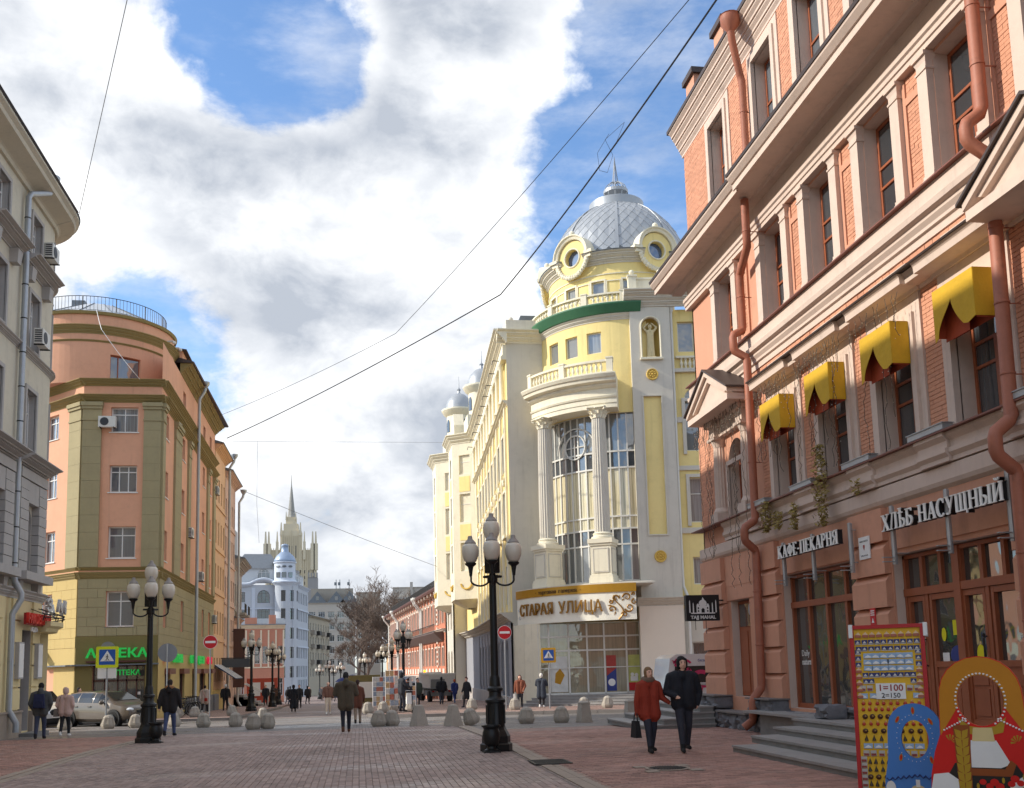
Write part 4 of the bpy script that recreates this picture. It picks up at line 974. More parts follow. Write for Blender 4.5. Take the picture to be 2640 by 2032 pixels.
# entrance steps
M_step = mat('step_granite', C(150, 146, 142), 0.75, 0.14, 2.0, 0.2, 70, grime=0.25); M_riser = mat('riser_concrete', C(126, 124, 120), 0.85, 0.2, 2.2, 0.2, 40, grime=0.3)
st = thing('entrance_steps', 'four grey granite steps with landing leading to the shop doors', 'steps', (8.5, 15, 0))
for i, (x, yl) in enumerate(((7.10, 18.92), (7.66, 19.35), (8.22, 19.55), (8.76, 19.86))):
 z = 0.1375*(i+1)
 y = yl
 while y > 4:
  L = 1.9; y2 = max(y-L, 4.0)
  b = MB(); b.box(x-0.02, x+0.62 if i < 3 else 10.0, y2+0.006, y, z-0.045, z); mk('tread', b, M_step, st)
  y = y2
 b = MB(); b.box(x, 10.0, 4, yl-0.02, z-0.1375, z-0.046); mk('riser', b, M_riser, st)
b = MB(); b.box(9.15, 10.0, 19.87, 23.6, 0.50, 0.552); mk('landing', b, M_step, st)
b = MB(); b.box(9.3, 10.0, 19.87, 22.9, 0.0, 0.50); mk('landing_base', b, M_riser, st)
st = thing('corner_steps', 'short flight of grey steps at the far corner behind the walking couple', 'steps', (8.9, 28.6, 0))
for i, (x, y0, y1) in enumerate(((7.5, 26.4, 30.5), (8.05, 26.45, 30.5), (8.6, 26.5, 30.5), (9.1, 26.55, 30.5))):
 b = MB(); b.box(x-0.02, 9.5, y0, y1, 0.15*(i+1)-0.04+gz(28), 0.15*(i+1)+gz(28)); mk('tread', b, M_step, st); b = MB(); b.box(x, 9.48, y0+0.02, y1, 0.15*i+gz(28), 0.15*(i+1)-0.041+gz(28)); mk('riser', b, M_riser, st)
# loose granite block on the landing
b = MB(); tag(mk('granite_block', rough_block(9.05, 9.5, 18.9, 19.5, 0.555, 0.83, 77, amp=0.04)), 'rough grey granite block lying on the landing left of the souvenir board', 'stone')
# fairy light strings and dry creepers
M_wire = mat('dark_wire', C(70, 58, 46), 0.7, 0.1); M_bulb = mat('pale_bulb', C(226, 214, 190), 0.4, 0.05)
def garland(name, label, Y0, Y1, zt, n, zlow, seed):
 rng = random.Random(seed); t_ = thing(name, label, 'fairy lights', pf.P(uy((Y0+Y1)/2), zt, 0.3), group='fairy light strings'); wb = MB(); bb = MB()
 for k in range(n):
  Y = Y0+(Y1-Y0)*(k+rng.random()*0.7)/n; z = zt; w_ = 0.42; L = rng.choice([0.5, 0.6, 0.8, 0.7, zt-zlow, (zt-zlow)*0.8]) if zlow else rng.uniform(0.35, 0.9)
  pts = []; m_ = int(L/0.12)+2
  for i in range(m_): pts.append(pf.P(uy(Y)+rng.gauss(0, 0.015)+0.03*math.sin(i*0.6+k), z-i*L/(m_-1), w_+rng.gauss(0, 0.02)))
  wb.tube(pts, 0.006, 4, False)
  for p in pts[1:]:
   q = (p[0]+rng.uniform(-0.03, 0.03), p[1]+rng.uniform(-0.035, 0.035), p[2]+rng.uniform(-0.02, 0.02)); wb.tube([p, q], 0.004, 3, False); bb.ball(q, 0.008, 5, 3)
 mk('wires', wb, M_wire, t_); mk('bulbs', bb, M_bulb, t_, kind='stuff')
garland('fairy_lights', 'dense fairy light strings hanging below the pediment at the far bay', 27.3, 23.6, 8.3, 34, 3.6, 1)
garland('fairy_lights', 'fairy light strings over the farthest awning', 22.9, 20.9, 8.25, 20, 6.0, 2)
garland('fairy_lights', 'fairy light strings over the second awning', 20.5, 18.4, 8.25, 20, 5.6, 3)
garland('fairy_lights', 'thin fairy light strings over the third awning', 18.0, 16.0, 8.25, 9, 5.5, 4)
M_dry = mat('dry_leaves', C(150, 130, 70), 0.9, 0.25, 8, island=0.3)
def creeper(label, Y, zt, L, n, seed, wd=0.2):
 rng = random.Random(seed); b = MB()
 for k in range(n):
  s = rng.random(); z = zt-L*s; r = wd*(0.4+0.8*math.sin(math.pi*min(1, s*0.9+0.1))); a = rng.uniform(0, 6.28)
  c = Vector(pf.P(uy(Y)+r*rng.uniform(-1, 1), z, 0.30+abs(rng.gauss(0, 0.08)))); d_ = Vector((rng.uniform(-1, 1), rng.uniform(-1, 1), rng.uniform(-1, 0.4))).normalized()*0.06; e_ = d_.orthogonal().normalized()*0.022
  b.quad(tuple(c-d_), tuple(c+e_), tuple(c+d_), tuple(c-e_))
 o = mk('creeper', b, M_dry); tag(o, label, 'plant', 'dry creepers on the ledge')
creeper('clump of dry creeper beside the far drain pipe on the ledge', 22.65, 5.5, 0.75, 260, 1); creeper('longest hanging creeper on the ledge above the cafe sign', 19.7, 6.2, 1.7, 520, 2, 0.2); creeper('small creeper tuft hanging over the word КАФЕ', 21.1, 5.2, 0.6, 150, 3, 0.13); creeper('tiny creeper sprig on the ledge above the plaque', 18.2, 5.2, 0.3, 50, 4, 0.07)
creeper('loose dry creeper lower left on the ledge near the pipe', 22.0, 5.15, 0.4, 130, 5, 0.22)
# ------------------------------------------------------------------ grey house with rounded corner, far left
M_grey = mat('grey_stucco', C(204, 197, 178), 0.88, 0.09, 0.7, 0.12, 80, streak=0.16, grime=0.14)
M_greyd = mat('dark_grey_stone', C(174, 170, 166), 0.85, 0.10, 0.9, 0.12, 70, streak=0.12, grime=0.12)
M_cream = mat('cream_stucco', C(224, 206, 158), 0.85, 0.06, 0.8, 0.10, 80, streak=0.08, grime=0.06)
M_wwin = mat('white_window_frame', C(226, 226, 222), 0.5, 0.03)
M_zinc = mat('zinc_pipe', C(170, 174, 178), 0.4, 0.12, 3, metal=0.45)
M_tin = mat('tin_roof', C(112, 118, 124), 0.5, 0.15, 1.5, metal=0.4)
M_acw = mat('conditioner_white', C(214, 212, 204), 0.5, 0.06, 4); M_acd = mat('conditioner_grille', C(52, 54, 58), 0.6, 0.1)
def aircon(parent, M_, name='air_conditioner'):
 b = MB(); b.box(-0.42, 0.42, -0.32, -0.02, 0, 0.56); o = mk(name, b, M_acw, parent, M_)
 b = MB(); b.lathe([(0, 0), (0.21, 0), (0.21, 0.012), (0.0, 0.012)], 18, M=Tm(-0.12, -0.325, 0.28) @ Matrix.Rotation(R(90), 4, 'X')); mk('fan_grille', b, M_acd, o, local=True)
 b = MB()
 for k in range(6): b.box(-0.435, -0.42, -0.29, -0.05, 0.06+k*0.08, 0.10+k*0.08)
 mk('louvre', b, M_acd, o, local=True)
 b = MB(); b.box(-0.35, -0.31, -0.36, 0.0, -0.04, 0); b.box(0.31, 0.35, -0.36, 0, -0.04, 0); mk('bracket', b, M_iron, o, local=True)
 return o
grey = thing('grey_house', 'grey stucco house with rounded corner and cream ground floor at the far left', 'building', (-11.6, 39, 0))
gf = Fr((-11.6, 0.0), (1, 0))        # u = Y
ga = ArcFr((-13.8, 39.3), 2.2, 0.0, 6.0)
gb = Fr((-13.8, 41.5), (0, 1))      # back flank along the side lane: u grows towards -X
gops = []; FLO = ((16.9, 1.55), (13.52, 2.0), (9.62, 2.35))
GY = (37.45, 33.9, 30.4, 26.9, 23.4, 19.9)
for Y in GY:
 for z, h in FLO: gops.append((Y, z, 1.08, h))
 gops.append((Y, 5.38, 1.1, 2.45, 'arch'))
mk('wall', wall(gf, -12, 39.3, 4.5, 19.3, gops, 0.30, rev=1), [M_grey, M_greyd], grey)
gops2 = [(1.05, z, 1.0, h) for z, h in FLO]+[(1.05, 5.38, 1.0, 2.05, 'arch')]
mk('corner_wall', wall(ga, 0, 2.2*math.pi/2, 4.5, 19.3, gops2, 0.30, rev=1), [M_grey, M_greyd], grey)
fl = [(u, z, 1.0, h) for u in (1.6, 4.2, 6.8) for z, h in FLO]
mk('flank_wall', wall(gb, 0, 9, -0.5, 19.3, fl, 0.3, rev=1), [M_grey, M_greyd], grey)
b = MB(); b.box(-22, -12.1, -12, 41.1, 0, 19.2); mk('core', b, M_grey, grey)
for Y in GY[:3]:
 for z, h in FLO: window(grey, gf, Y, z, 1.08, h, 'T', M_wwin, G_sky, 0.28, sill=0.05, sillmat=M_greyd)
 window(grey, gf, Y, 5.38, 1.1, 2.45, '2', M_wwin, G_dark, 0.28, arch=True)
for z, h in FLO: window(grey, ga, 1.05, z, 1.0, h, 'T', M_wwin, G_sky, 0.28)
window(grey, ga, 1.05, 5.38, 1.0, 2.05, '2', M_wwin, G_dark, 0.28, arch=True)
for u in (1.6, 4.2, 6.8):
 for z, h in FLO: window(grey, gb, u, z, 1.0, h, 'T', M_wwin, G_sky, 0.28)
for z, h in FLO:
 for Y in GY[:3]: mk('window_surround', surround(gf, Y, z-0.1, 1.08, h+0.1, 0.14, 0.06, MB()), M_greyd, grey)
 mk('window_surround', surround(ga, 1.05, z-0.1, 1.0, h+0.1, 0.14, 0.05, MB()), M_greyd, grey)
# great eaves, curved round the corner
eave = [(-0.02, 19.0), (0.10, 19.0), (0.14, 19.12), (0.20, 19.16), (0.70, 19.34), (0.74, 19.46), (0.86, 19.56), (0.86, 19.64), (-0.02, 19.7)]
b = MB(); band(gf, -12, 39.3, eave, b); mk('eaves', b, M_grey, grey)
ev2 = [(w_, z-0.02) for w_, z in eave]
b = MB(); band(ga, 0.0, 3.6, ev2, b); mk('corner_eaves', b, M_grey, grey)
b = MB(); b.prism([(-10.72, 19.64), (-10.66, 19.68), (-13.4, 21.1), (-20, 22.6), (-22, 19.6)], -12, 39.3); b.lathe([(3.08, 19.63), (3.10, 19.68), (0.2, 21.0)], 24, (-13.8, 39.3), 0, 95); b.box(-22, -13.8, 39.3, 42.2, 19.4, 19.6); mk('roof', b, mat('dark_tin_roof', C(70, 74, 84), 0.5, 0.12, 1.0, metal=0.3), grey)
b = MB()
for z0, h in ((16.62, 0.16), (13.10, 0.20), (4.48, 0.34)):
 band(gf, -12, 39.3, cornice(z0, h, 0.20, -0.02, 2), b); band(ga, 0, 3.456, cornice(z0, h, 0.19, -0.02, 2), b)
mk('string_courses', b, M_greyd, grey)
# projecting aedicule round the arched window, with hood and bracketed sill; balcony slab above
for Y in GY[:2]:
 nb = 9; z0, z1 = 5.42, 8.62
 for i in range(nb):
  a, c = z0+(z1-z0)*i/nb, z0+(z1-z0)*(i+1)/nb-0.02
  for s in (-1, 1):
   b = MB(); q = (Y-1.45, Y-0.58) if s < 0 else (Y+0.58, Y+1.45); bar(gf, q[0], q[1], a, c, -0.02, 0.26+0.008*(i % 2), b); mk('quoin', b, M_greyd, grey)
 b = MB(); bar(gf, Y-0.578, Y+0.578, 7.86, 8.60, -0.02, 0.24, b); bar(gf, Y-1.46, Y+1.46, 8.64, 8.98, -0.02, 0.28, b); mk('frieze_block', b, M_greyd, grey)
 b = MB(); band(gf, Y-1.62, Y+1.62, cornice(8.99, 0.40, 0.75, -0.02, 3), b); mk('hood', b, M_greyd, grey)
 b = MB(); bar(gf, Y-1.5, Y+1.5, 5.10, 5.38, -0.02, 0.55, b); mk('balcony_sill', b, M_greyd, grey)
 for s in (-1, 1): b = MB(); M_ = gf.M(Y+s*1.0, 0); b.taper(-0.16, 0.16, -0.22, 0.02, 4.78, 5.10, 1.25, M_); mk('corbel', b, M_greyd, grey)
 b = MB(); band(gf, Y-1.5, Y+1.5, cornice(16.22, 0.36, 0.62, -0.02, 3), b); mk('upper_hood', b, M_greyd, grey)
 for s in (-1, 1): b = MB(); M_ = gf.M(Y+s*1.0, 0); b.taper(-0.18, 0.18, -0.26, 0.02, 15.75, 16.22, 1.3, M_); mk('corbel', b, M_greyd, grey)
b = MB(); band(ga, 2.3, 3.4, cornice(16.0, 0.9, 0.9, -0.02, 3), b); mk('flank_hood', b, M_greyd, grey)
aircon(grey, gf.M(38.75, 17.45)); aircon(grey, gf.M(37.1, 13.55, 0.25))
# cream ground floor
gops = [(37.85, -0.05, 1.15, 3.5), (40.0-0.25, -0.05, 0.85, 3.4)]
mk('ground_floor', wall(gf, -12, 39.3, -0.5, 4.5, [(37.85, -0.05, 1.15, 3.5)]+[(Y, 0.6, 1.4, 2.6) for Y in GY[1:]], 0.35, rev=1), [M_cream, M_greyd], grey)
mk('corner_ground_floor', wall(ga, 0, 3.456, -0.5, 4.5, [(0.62, -0.05, 0.95, 3.4), (2.3, 0.4, 0.9, 2.8)], 0.35, rev=1), [M_cream, M_cream], grey)
for Y in GY[1:3]: window(grey, gf, Y, 0.6, 1.4, 2.6, '2', M_wood, G_shop, 0.3)
b = MB(); b.box(-0.55, 0.55, 0.28, 0.32, 0, 3.48); dd = mk('door', b, mat('grey_door', C(92, 88, 86), 0.6, 0.1), grey, gf.M(37.85, -0.04)); b = MB(); b.box(-0.4, 0.4, 0.262, 0.275, 0.6, 3.2); mk('pane', b, G_shop, dd, local=True)
b = MB(); b.box(-0.45, 0.45, 0.28, 0.32, 0, 3.36); dd = mk('door', b, MATS['grey_door'], grey, ga.M(0.62, -0.04)); b = MB(); b.box(-0.32, 0.32, 0.262, 0.275, 0.5, 3.1); mk('pane', b, G_shop, dd, local=True)
for a, c in ((36.25, 37.25), (38.45, 39.25), (33.2-1.6, 33.1), (34.7, 35.4)):
 for i in range(5):
  b = MB(); bar(gf, a, c, 0.72+i*0.76, 0.72+(i+1)*0.76-0.05, -0.02, 0.07, b); mk('rustic_block', b, M_cream, grey)
b = MB(); bar(gf, -12, 37.25, -0.5, 0.62, -0.02, 0.16, b); bar(gf, -12, 37.25, 0.62, 0.68, -0.02, 0.20, b); bar(gf, 38.45, 39.3, -0.5, 0.62, -0.02, 0.16, b); mk('plinth', b, M_conc, grey)
b = MB(); b.box(-11.5, -10.95, 37.0, 38.7, -0.4, gz(38)+0.14); mk('door_step', b, M_riser, grey)
# canopy over the corner door
b = MB(); band(ga, -0.6, 2.4, [(-0.02, 3.42), (0.55, 3.42), (0.60, 3.55), (0.75, 3.62), (0.75, 3.78), (-0.02, 3.84)], b); mk('canopy', b, M_cream, grey)
for u in (1.25, 1.75): b = MB(); M_ = ga.M(u, 0); b.box(-0.16, 0.16, -0.30, 0.0, -0.5, 3.42, M_); mk('canopy_post', b, M_cream, grey)
# menu cases
for Y, z in ((36.85, 1.75), (38.95, 1.75)):
 b = MB(); b.box(-0.27, 0.27, -0.20, -0.06, 0, 1.25); o = mk('menu_case', b, M_greyd, grey, gf.M(Y, z)); b = MB(); b.box(-0.23, 0.23, -0.21, -0.201, 0.05, 1.2); mk('menu_sheet', b, M_whi, o, local=True)
drain_path = [(-11.0, 37.0, 19.6), (-11.05, 36.95, 19.3), (-11.35, 35.9, 18.75), (-11.42, 35.85, 18.6), (-11.42, 35.85, 5.2), (-11.38, 35.85, 5.0), (-11.2, 35.95, 4.6), (-11.2, 35.95, 4.4), (-11.38, 35.85, 4.0), (-11.42, 35.82, 3.9), (-11.42, 35.82, 0.75), (-11.35, 35.85, 0.6), (-11.2, 35.9, 0.3), (-11.2, 35.9, 0.0)]
t_ = thing('drain_pipe', 'zinc drain pipe on the grey stucco house at the far left', 'drain pipe', drain_path[-1])
b = MB(); b.tube(drain_path, 0.10, 12); mk('pipe', b, M_zinc, t_, smooth=40); b = MB(); b.lathe([(0.1, 19.5), (0.26, 19.75), (0.28, 19.95), (0.22, 19.95)], 14, (-11.0, 37.0)); mk('rainwater_head', b, M_zinc, t_, smooth=30)
for k in range(11): b = MB(); b.lathe([(0.1, 0), (0.115, 0.005), (0.115, 0.035), (0.1, 0.04)], 12, (-11.42, 35.85)); mk('clamp', b, M_iron, t_, Tm(0, 0, 5.6+k*1.22))
# signs of the grey house
sg = thing('restaurant_sign', 'red letters РАКОВАРНЯ on a red box beside the cream doorway', 'sign', gf.P(37.9, 3.8, 0.5))
b = MB(); b.box(-1.28, 1.28, -0.06, 0.02, -0.20, 0.20); mk('backing', b, mat('sign_box_red', C(150, 22, 20), 0.5, 0.08), sg, gf.M(37.95, 3.8, 0.30))
text('lettering', 'РАКОВАРНЯ', 0.46, 0.10, mat('letter_red', C(214, 44, 34), 0.45, 0.05), sg, gf.M(37.95, 3.8, 0.40), 0.012, xs=0.92)
text('lettering', 'ВОДКА', 0.2, 0.04, M_whi, sg, gf.M(37.95, 3.46, 0.25), 0.006)
sg = thing('breakfast_sign', 'pale letters ЗАВТРАК on an iron frame above the rounded corner canopy', 'sign', ga.P(1.2, 4.2, 0.8))
b = MB()
for z in (3.92, 4.02): b.tube([ga.P(u, z, 0.78) for u in np.linspace(-0.9, 2.6, 10)], 0.025, 6)
for u in np.linspace(-0.9, 2.6, 7): b.tube([ga.P(u, 3.80, 0.72), ga.P(u, 4.02, 0.78)], 0.02, 5); b.tube([ga.P(u, 4.3, 0.0), ga.P(u, 4.02, 0.78)], 0.014, 5)
mk('iron_frame', b, M_iron, sg)
for k, ch in enumerate('ЗАВТРАК'): text('letter', ch, 0.62, 0.10, mat('letter_pale', C(204, 204, 200), 0.5, 0.04), sg, ga.M(-0.75+k*0.52, 4.32, 0.80), 0.014, xs=0.95)
# ------------------------------------------------------------------ orange and olive corner house
M_or = mat('orange_stucco', C(222, 166, 134), 0.88, 0.09, 0.6, 0.10, 80, streak=0.14, grime=0.10)
M_ol = mat('olive_stucco', C(162, 150, 114), 0.88, 0.10, 0.7, 0.10, 80, streak=0.14, grime=0.10)
M_olt = mat('olive_trim', C(148, 131, 84), 0.85, 0.08, 1.0, 0.1, 60, streak=0.1)
M_oy = mat('ochre_stucco', C(196, 172, 112), 0.88, 0.06, 0.7, 0.10, 80, streak=0.08)
M_dko = mat('dark_olive_stucco', C(124, 112, 66), 0.88, 0.07, 0.7, 0.10, 80, streak=0.06)
orange = thing('orange_corner_house', 'orange house with olive pilasters, round top storey and a pharmacy at street level', 'building', (-12, 53, -0.5))
of = Fr((-13.85, 53), (0, -1)); os_ = Fr((-10.0, 53), (1, 0.012)); ol = Fr((-17.2, 56.35), (-1, -1))
OL = math.hypot(3.35, 3.35)
FO = ((14.17, 1.31), (11.04, 1.40), (7.67, 1.62))
mk('front_wall', wall(of, 0, 3.85, -0.6, 17.0, [(2.02, z, 1.34, h) for z, h in FO]+[(2.02, 4.21, 1.34, 1.79), (2.05, -0.45, 2.5, 2.75)], 0.28), M_or, orange)
SY = (1.7, 7.3, 13.1, 15.8, 19.0); SL = 21.4
sops = [(u, z, 1.0, h) for u in SY for z, h in FO]+[(u, 4.2, 1.0, 1.75) for u in SY]+[(u, 17.0, 1.0, 1.3) for u in SY[1:]]+[(2.8, -0.2, 1.7, 2.25), (7.6, -0.2, 1.8, 2.25), (12.4, -0.2, 1.7, 2.25), (16.0, -0.2, 2.6, 2.25), (19.6, -0.2, 1.6, 2.25)]
mk('side_wall', wall(os_, 0, SL, -0.8, 19.0, sops, 0.28), M_or, orange)
lops = [(OL-2.9, z, 1.2, h) for z, h in FO]+[(OL-2.9, 4.2, 1.2, 1.8)]
mk('left_wall', wall(ol, 0, OL, -0.6, 17.0, lops, 0.28), M_or, orange)
b = MB(); b.slab([(-13.7, 53.4), (-10.4, 53.4), (-10.45, 74.3), (-24, 74.3), (-24, 63), (-17.0, 56.6)], -0.5, 16.9); b.box(-24, -10.6, 59, 74.2, 16.9, 18.9); mk('core', b, M_or, orange)
for z, h in FO:
 window(orange, of, 2.02, z, 1.34, h, '3' if z == 11.04 else '2T', M_wwin, G_sky, 0.26, sill=0.06)
 for u in SY: window(orange, os_, u, z, 1.0, h, 'T', M_wwin, G_sky, 0.26, sill=0.05)
 window(orange, ol, OL-2.9, z, 1.2, h, '2T', M_wwin, G_sky, 0.26, sill=0.05)
window(orange, of, 2.02, 4.21, 1.34, 1.79, '2T', M_wwin, G_sky, 0.26, sill=0.06); window(orange, ol, OL-2.9, 4.2, 1.2, 1.8, '2T', M_wwin, G_sky, 0.26)
for u in SY: window(orange, os_, u, 4.2, 1.0, 1.75, 'T', M_wwin, G_sky, 0.26, sill=0.05)
for u in SY[1:]: window(orange, os_, u, 17.0, 1.0, 1.3, 'T', M_wood, G_sky, 0.26)
# lower storeys: olive cladding blocks over the orange shell
def clad(fr, u0, u1, z0, z1, ops, m, w_=0.06, bw=0.95, bh=0.47, name='cladding_block'):
 nz = max(1, round((z1-z0)/bh)); hz = (z1-z0)/nz
 for r_ in range(nz):
  u = u0-(bw/2 if r_ % 2 else 0)
  while u < u1-0.01:
   a, c = max(u, u0), min(u+bw, u1); u += bw; za, zb = z0+r_*hz, z0+(r_+1)*hz
   segs = [(a, c, za, zb)]
   for o in ops:
    oa, ob, oz, ot = o[0]-o[2]/2, o[0]+o[2]/2, o[1], o[1]+o[3]; ns = []
    for (p, q, zp, zq) in segs:
     if q <= oa or p >= ob or zq <= oz or zp >= ot: ns.append((p, q, zp, zq)); continue
     if p < oa: ns.append((p, oa, zp, zq))
     if q > ob: ns.append((ob, q, zp, zq))
     pm, qm = max(p, oa), min(q, ob)
     if zp < oz: ns.append((pm, qm, zp, oz))
     if zq > ot: ns.append((pm, qm, ot, zq))
    segs = ns
   for (p, q, zp, zq) in segs:
    if q-p > 0.04 and zq-zp > 0.04: b = MB(); bar(fr, p+0.006, q-0.006, zp+0.006, zq-0.006, -0.02, w_, b); mk(name, b, m, orange)
clad(of, 0.0, 3.85, 3.77, 6.62, [(2.02, 4.21, 1.34, 1.79)], M_ol)
clad(os_, 0.0, SL, 2.9, 6.62, [(u, 4.2, 1.0, 1.75) for u in SY], M_ol, bw=1.6)
clad(ol, 0.0, OL, 3.2, 6.62, [(OL-2.9, 4.2, 1.2, 1.8)], M_oy)
b = MB(); wall(of, -0.05, 3.9, -0.6, 3.76, [(2.05, -0.45, 2.5, 2.75)], 0.10, b, 0.07); mk('shop_wall', b, M_dko, orange)
b = MB(); wall(os_, -0.06, SL, -0.8, 2.89, [o for o in sops if o[1] < 0], 0.12, b, 0.07); mk('side_shop_wall', b, M_oy, orange)
b = MB(); wall(ol, 0, OL+0.05, -0.6, 3.19, [(OL-2.6, -0.4, 1.4, 2.6)], 0.3, b, 0.07); mk('left_shop_wall', b, M_oy, orange)
b = MB(); band(of, -0.4, 3.95, [(-0.02, 2.30), (0.35, 2.30), (0.35, 2.36), (-0.02, 2.38)], b); band(ol, 2.0, OL+0.2, [(-0.02, 2.30), (0.35, 2.30), (0.35, 2.36), (-0.02, 2.38)], b); mk('drip_ledge', b, M_tin, orange)
# bands and cornices
for nm, z0, h, d_ in (('band', 6.62, 0.34, 0.22), ('band', 7.05, 0.16, 0.12), ('cornice', 15.72, 0.36, 0.38), ('cornice', 16.58, 0.34, 0.34)):
 b = MB(); band(of, -0.15, 4.05, cornice(z0, h, d_, -0.02, 3), b); mk(nm, b, M_olt, orange)
 b = MB(); band(os_, -0.1, SL, cornice(z0, h-0.002, d_, -0.02, 3), b); mk(nm, b, M_olt, orange)
 b = MB(); band(ol, 0, OL+0.15, cornice(z0, h-0.001, d_, -0.02, 3), b); mk(nm, b, M_olt, orange)
b = MB(); band(os_, 5.6, SL, cornice(19.0, 0.6, 0.65, -0.02, 3), b); mk('side_cornice', b, M_olt, orange)
b = MB(); band(os_, 5.6, 10.5, [(-0.3, 19.6), (0.1, 19.6), (0.1, 20.3), (-0.3, 20.3)], b); mk('attic', b, M_or, orange)
b = MB(); b.prism([(-9.35, 19.6), (-9.3, 19.66), (-16, 21.5), (-24, 19.5)], 58.5, 74.4); band(os_, 5.4, 10.7, [(-3.5, 20.3), (0.35, 20.3), (0.35, 20.36), (-3.5, 20.9)], b); mk('roof', b, M_roofd, orange)
# pilasters: front corners, left facet, and along the side
def opil(fr, u0, u1, zt=15.70):
 z = 7.22; 
 while z < zt-1.0:
  b = MB(); bar(fr, u0, u1, z+0.004, min(z+0.88, zt-0.95)-0.004, -0.02, 0.12, b); mk('pilaster_block', b, M_ol, orange); z += 0.88
 b = MB(); bar(fr, u0-0.03, u1+0.03, zt-0.95, zt-0.85, -0.02, 0.16, b); bar(fr, u0, u1, zt-0.85, zt-0.35, -0.02, 0.13, b); bar(fr, u0-0.04, u1+0.04, zt-0.35, zt-0.2, -0.02, 0.20, b); bar(fr, u0-0.07, u1+0.07, zt-0.2, zt, -0.02, 0.26, b); mk('pilaster_capital', b, M_ol, orange)
opil(of, 0.0, 0.92); opil(of, 3.0, 3.85); opil(ol, OL-1.1, OL)
for a, c in ((0.0, 0.75), (3.9, 6.0), (8.7, 9.6), (17.2, 18.1), (20.3, 21.3)): opil(os_, a, c)
# round top storey
oc = ArcFr((-14.3, 57.5), 4.0, 195.0, 4.0)
def ou(x, y): return 4.0*((math.degrees(math.atan2(y-57.5, x+14.3)) % 360)-195.0)*math.pi/180
uw = ou(-12.1, 54.2)
mk('round_storey', wall(oc, 0, 4.0*R(190), 16.9, 20.75, [(uw, 17.1, 1.62, 1.42), (uw+4.4, 17.1, 1.2, 1.42), (uw-4.4, 17.1, 1.3, 1.42)], 0.28), M_or, orange)
window(orange, oc, uw, 17.1, 1.62, 1.42, 'L', M_wood, G_sky, 0.26); window(orange, oc, uw+4.4, 17.1, 1.2, 1.42, 'L', M_wood, G_sky, 0.26); window(orange, oc, uw-4.4, 17.1, 1.3, 1.42, 'L', M_wood, G_sky, 0.26)
b = MB(); band(oc, 0, 4.0*R(190), cornice(19.55, 0.42, 0.30, -0.02, 3), b); mk('cornice', b, M_olt, orange); b = MB(); band(oc, 0, 4.0*R(190), cornice(19.12, 0.10, 0.08, -0.02, 1), b); mk('band', b, M_olt, orange)
b = MB(); band(oc, 0, 4.0*R(190), [(-0.02, 20.6), (0.1, 20.6), (0.16, 20.75), (-0.02, 20.78)], b); mk('gutter', b, M_olt, orange)
b = MB(); b.lathe([(4.14, 20.74), (3.3, 21.15), (1.2, 22.2), (0.0, 22.3)], 16, (-14.3, 57.5)); rf = mk('round_roof', b, mat('bright_tin', C(196, 200, 204), 0.38, 0.10, 1.5, metal=0.5), orange)
b = MB()
for i in range(16):
 a = 2*math.pi*i/16; b.tube([(-14.3+r_*math.cos(a), 57.5+r_*math.sin(a), z+0.02) for r_, z in ((4.1, 20.76), (3.3, 21.15), (1.2, 22.2))], 0.02, 4)
mk('roof_seams', b, M_tin, rf)
b = MB()
for z in (21.0, 21.75): b.tube([(-14.3+3.55*math.cos(R(a)), 57.5+3.55*math.sin(R(a)), z) for a in range(210, 375, 8)], 0.02, 5)
for a in range(210, 372, 3): b.tube([(-14.3+3.55*math.cos(R(a)), 57.5+3.55*math.sin(R(a)), 21.0 if a % 27 else 20.8), (-14.3+3.55*math.cos(R(a)), 57.5+3.55*math.sin(R(a)), 21.75)], 0.012 if a % 27 else 0.03, 4)
mk('roof_railing', b, M_iron, rf); b = MB(); b.box(-15.9, -15.2, 57.8, 58.5, 22.0, 22.9); mk('vent_box', b, M_tin, rf)
# pharmacy shopfront
b = MB(); M_ = of.M(2.05, -0.45); b.box(-1.25, 1.25, 0.16, 0.18, 0, 2.75); ph = mk('pharmacy_window', b, G_shop, orange, M_)
b = MB()
for x in (-1.25, -0.72, -0.1, 0.32, 0.80, 1.19): b.box(x, x+0.06, 0.10, 0.17, 0, 2.75)
b.box(-1.25, 1.25, 0.10, 0.17, 1.95, 2.05); b.box(-1.25, 1.25, 0.10, 0.17, 2.68, 2.75); mk('frame', b, mat('dark_brown_frame', C(74, 44, 36), 0.5, 0.1), ph, local=True)
for x, z, w_, h_, m in ((0.55, 0.9, 0.4, 0.10, M_yel), (0.55, 0.72, 0.1, 0.3, M_yel), (0.95, 1.35, 0.14, 0.14, M_whi), (0.9, 0.8, 0.3, 0.2, M_grn), (-0.9, 0.9, 0.5, 0.6, M_whi), (-0.4, 0.75, 0.4, 0.12, M_yel)): sticker(ph, x, z, w_, h_, m, y=0.152)
M_gl = emit_mat('letter_green', C(24, 150, 62), 0.35)
sg = thing('pharmacy_sign', 'green letters АПТЕКА above the pharmacy window of the orange house', 'sign', of.P(2.05, 2.9, 0.3))
text('lettering', 'АПТЕКА', 0.62, 0.08, M_gl, sg, of.M(1.98, 2.88, 0.22), 0.016, xs=1.18)
text('lettering', 'АПТЕКА', 0.36, 0.02, M_gl, sg, of.M(2.35, 1.92, -0.05), 0.006); b = MB(); b.disc((0, 0), 0.16, 0, 0.02); mk('emblem', b, M_blk, sg, of.M(3.15, 1.9, -0.04))
b = MB(); b.box(-1.5, 1.3, -0.3, 0.02, 2.45, 2.53, of.M(2.05, 0, 0.0)); mk('ledge', b, mat('brown_ledge', C(84, 44, 38), 0.5, 0.1), sg)
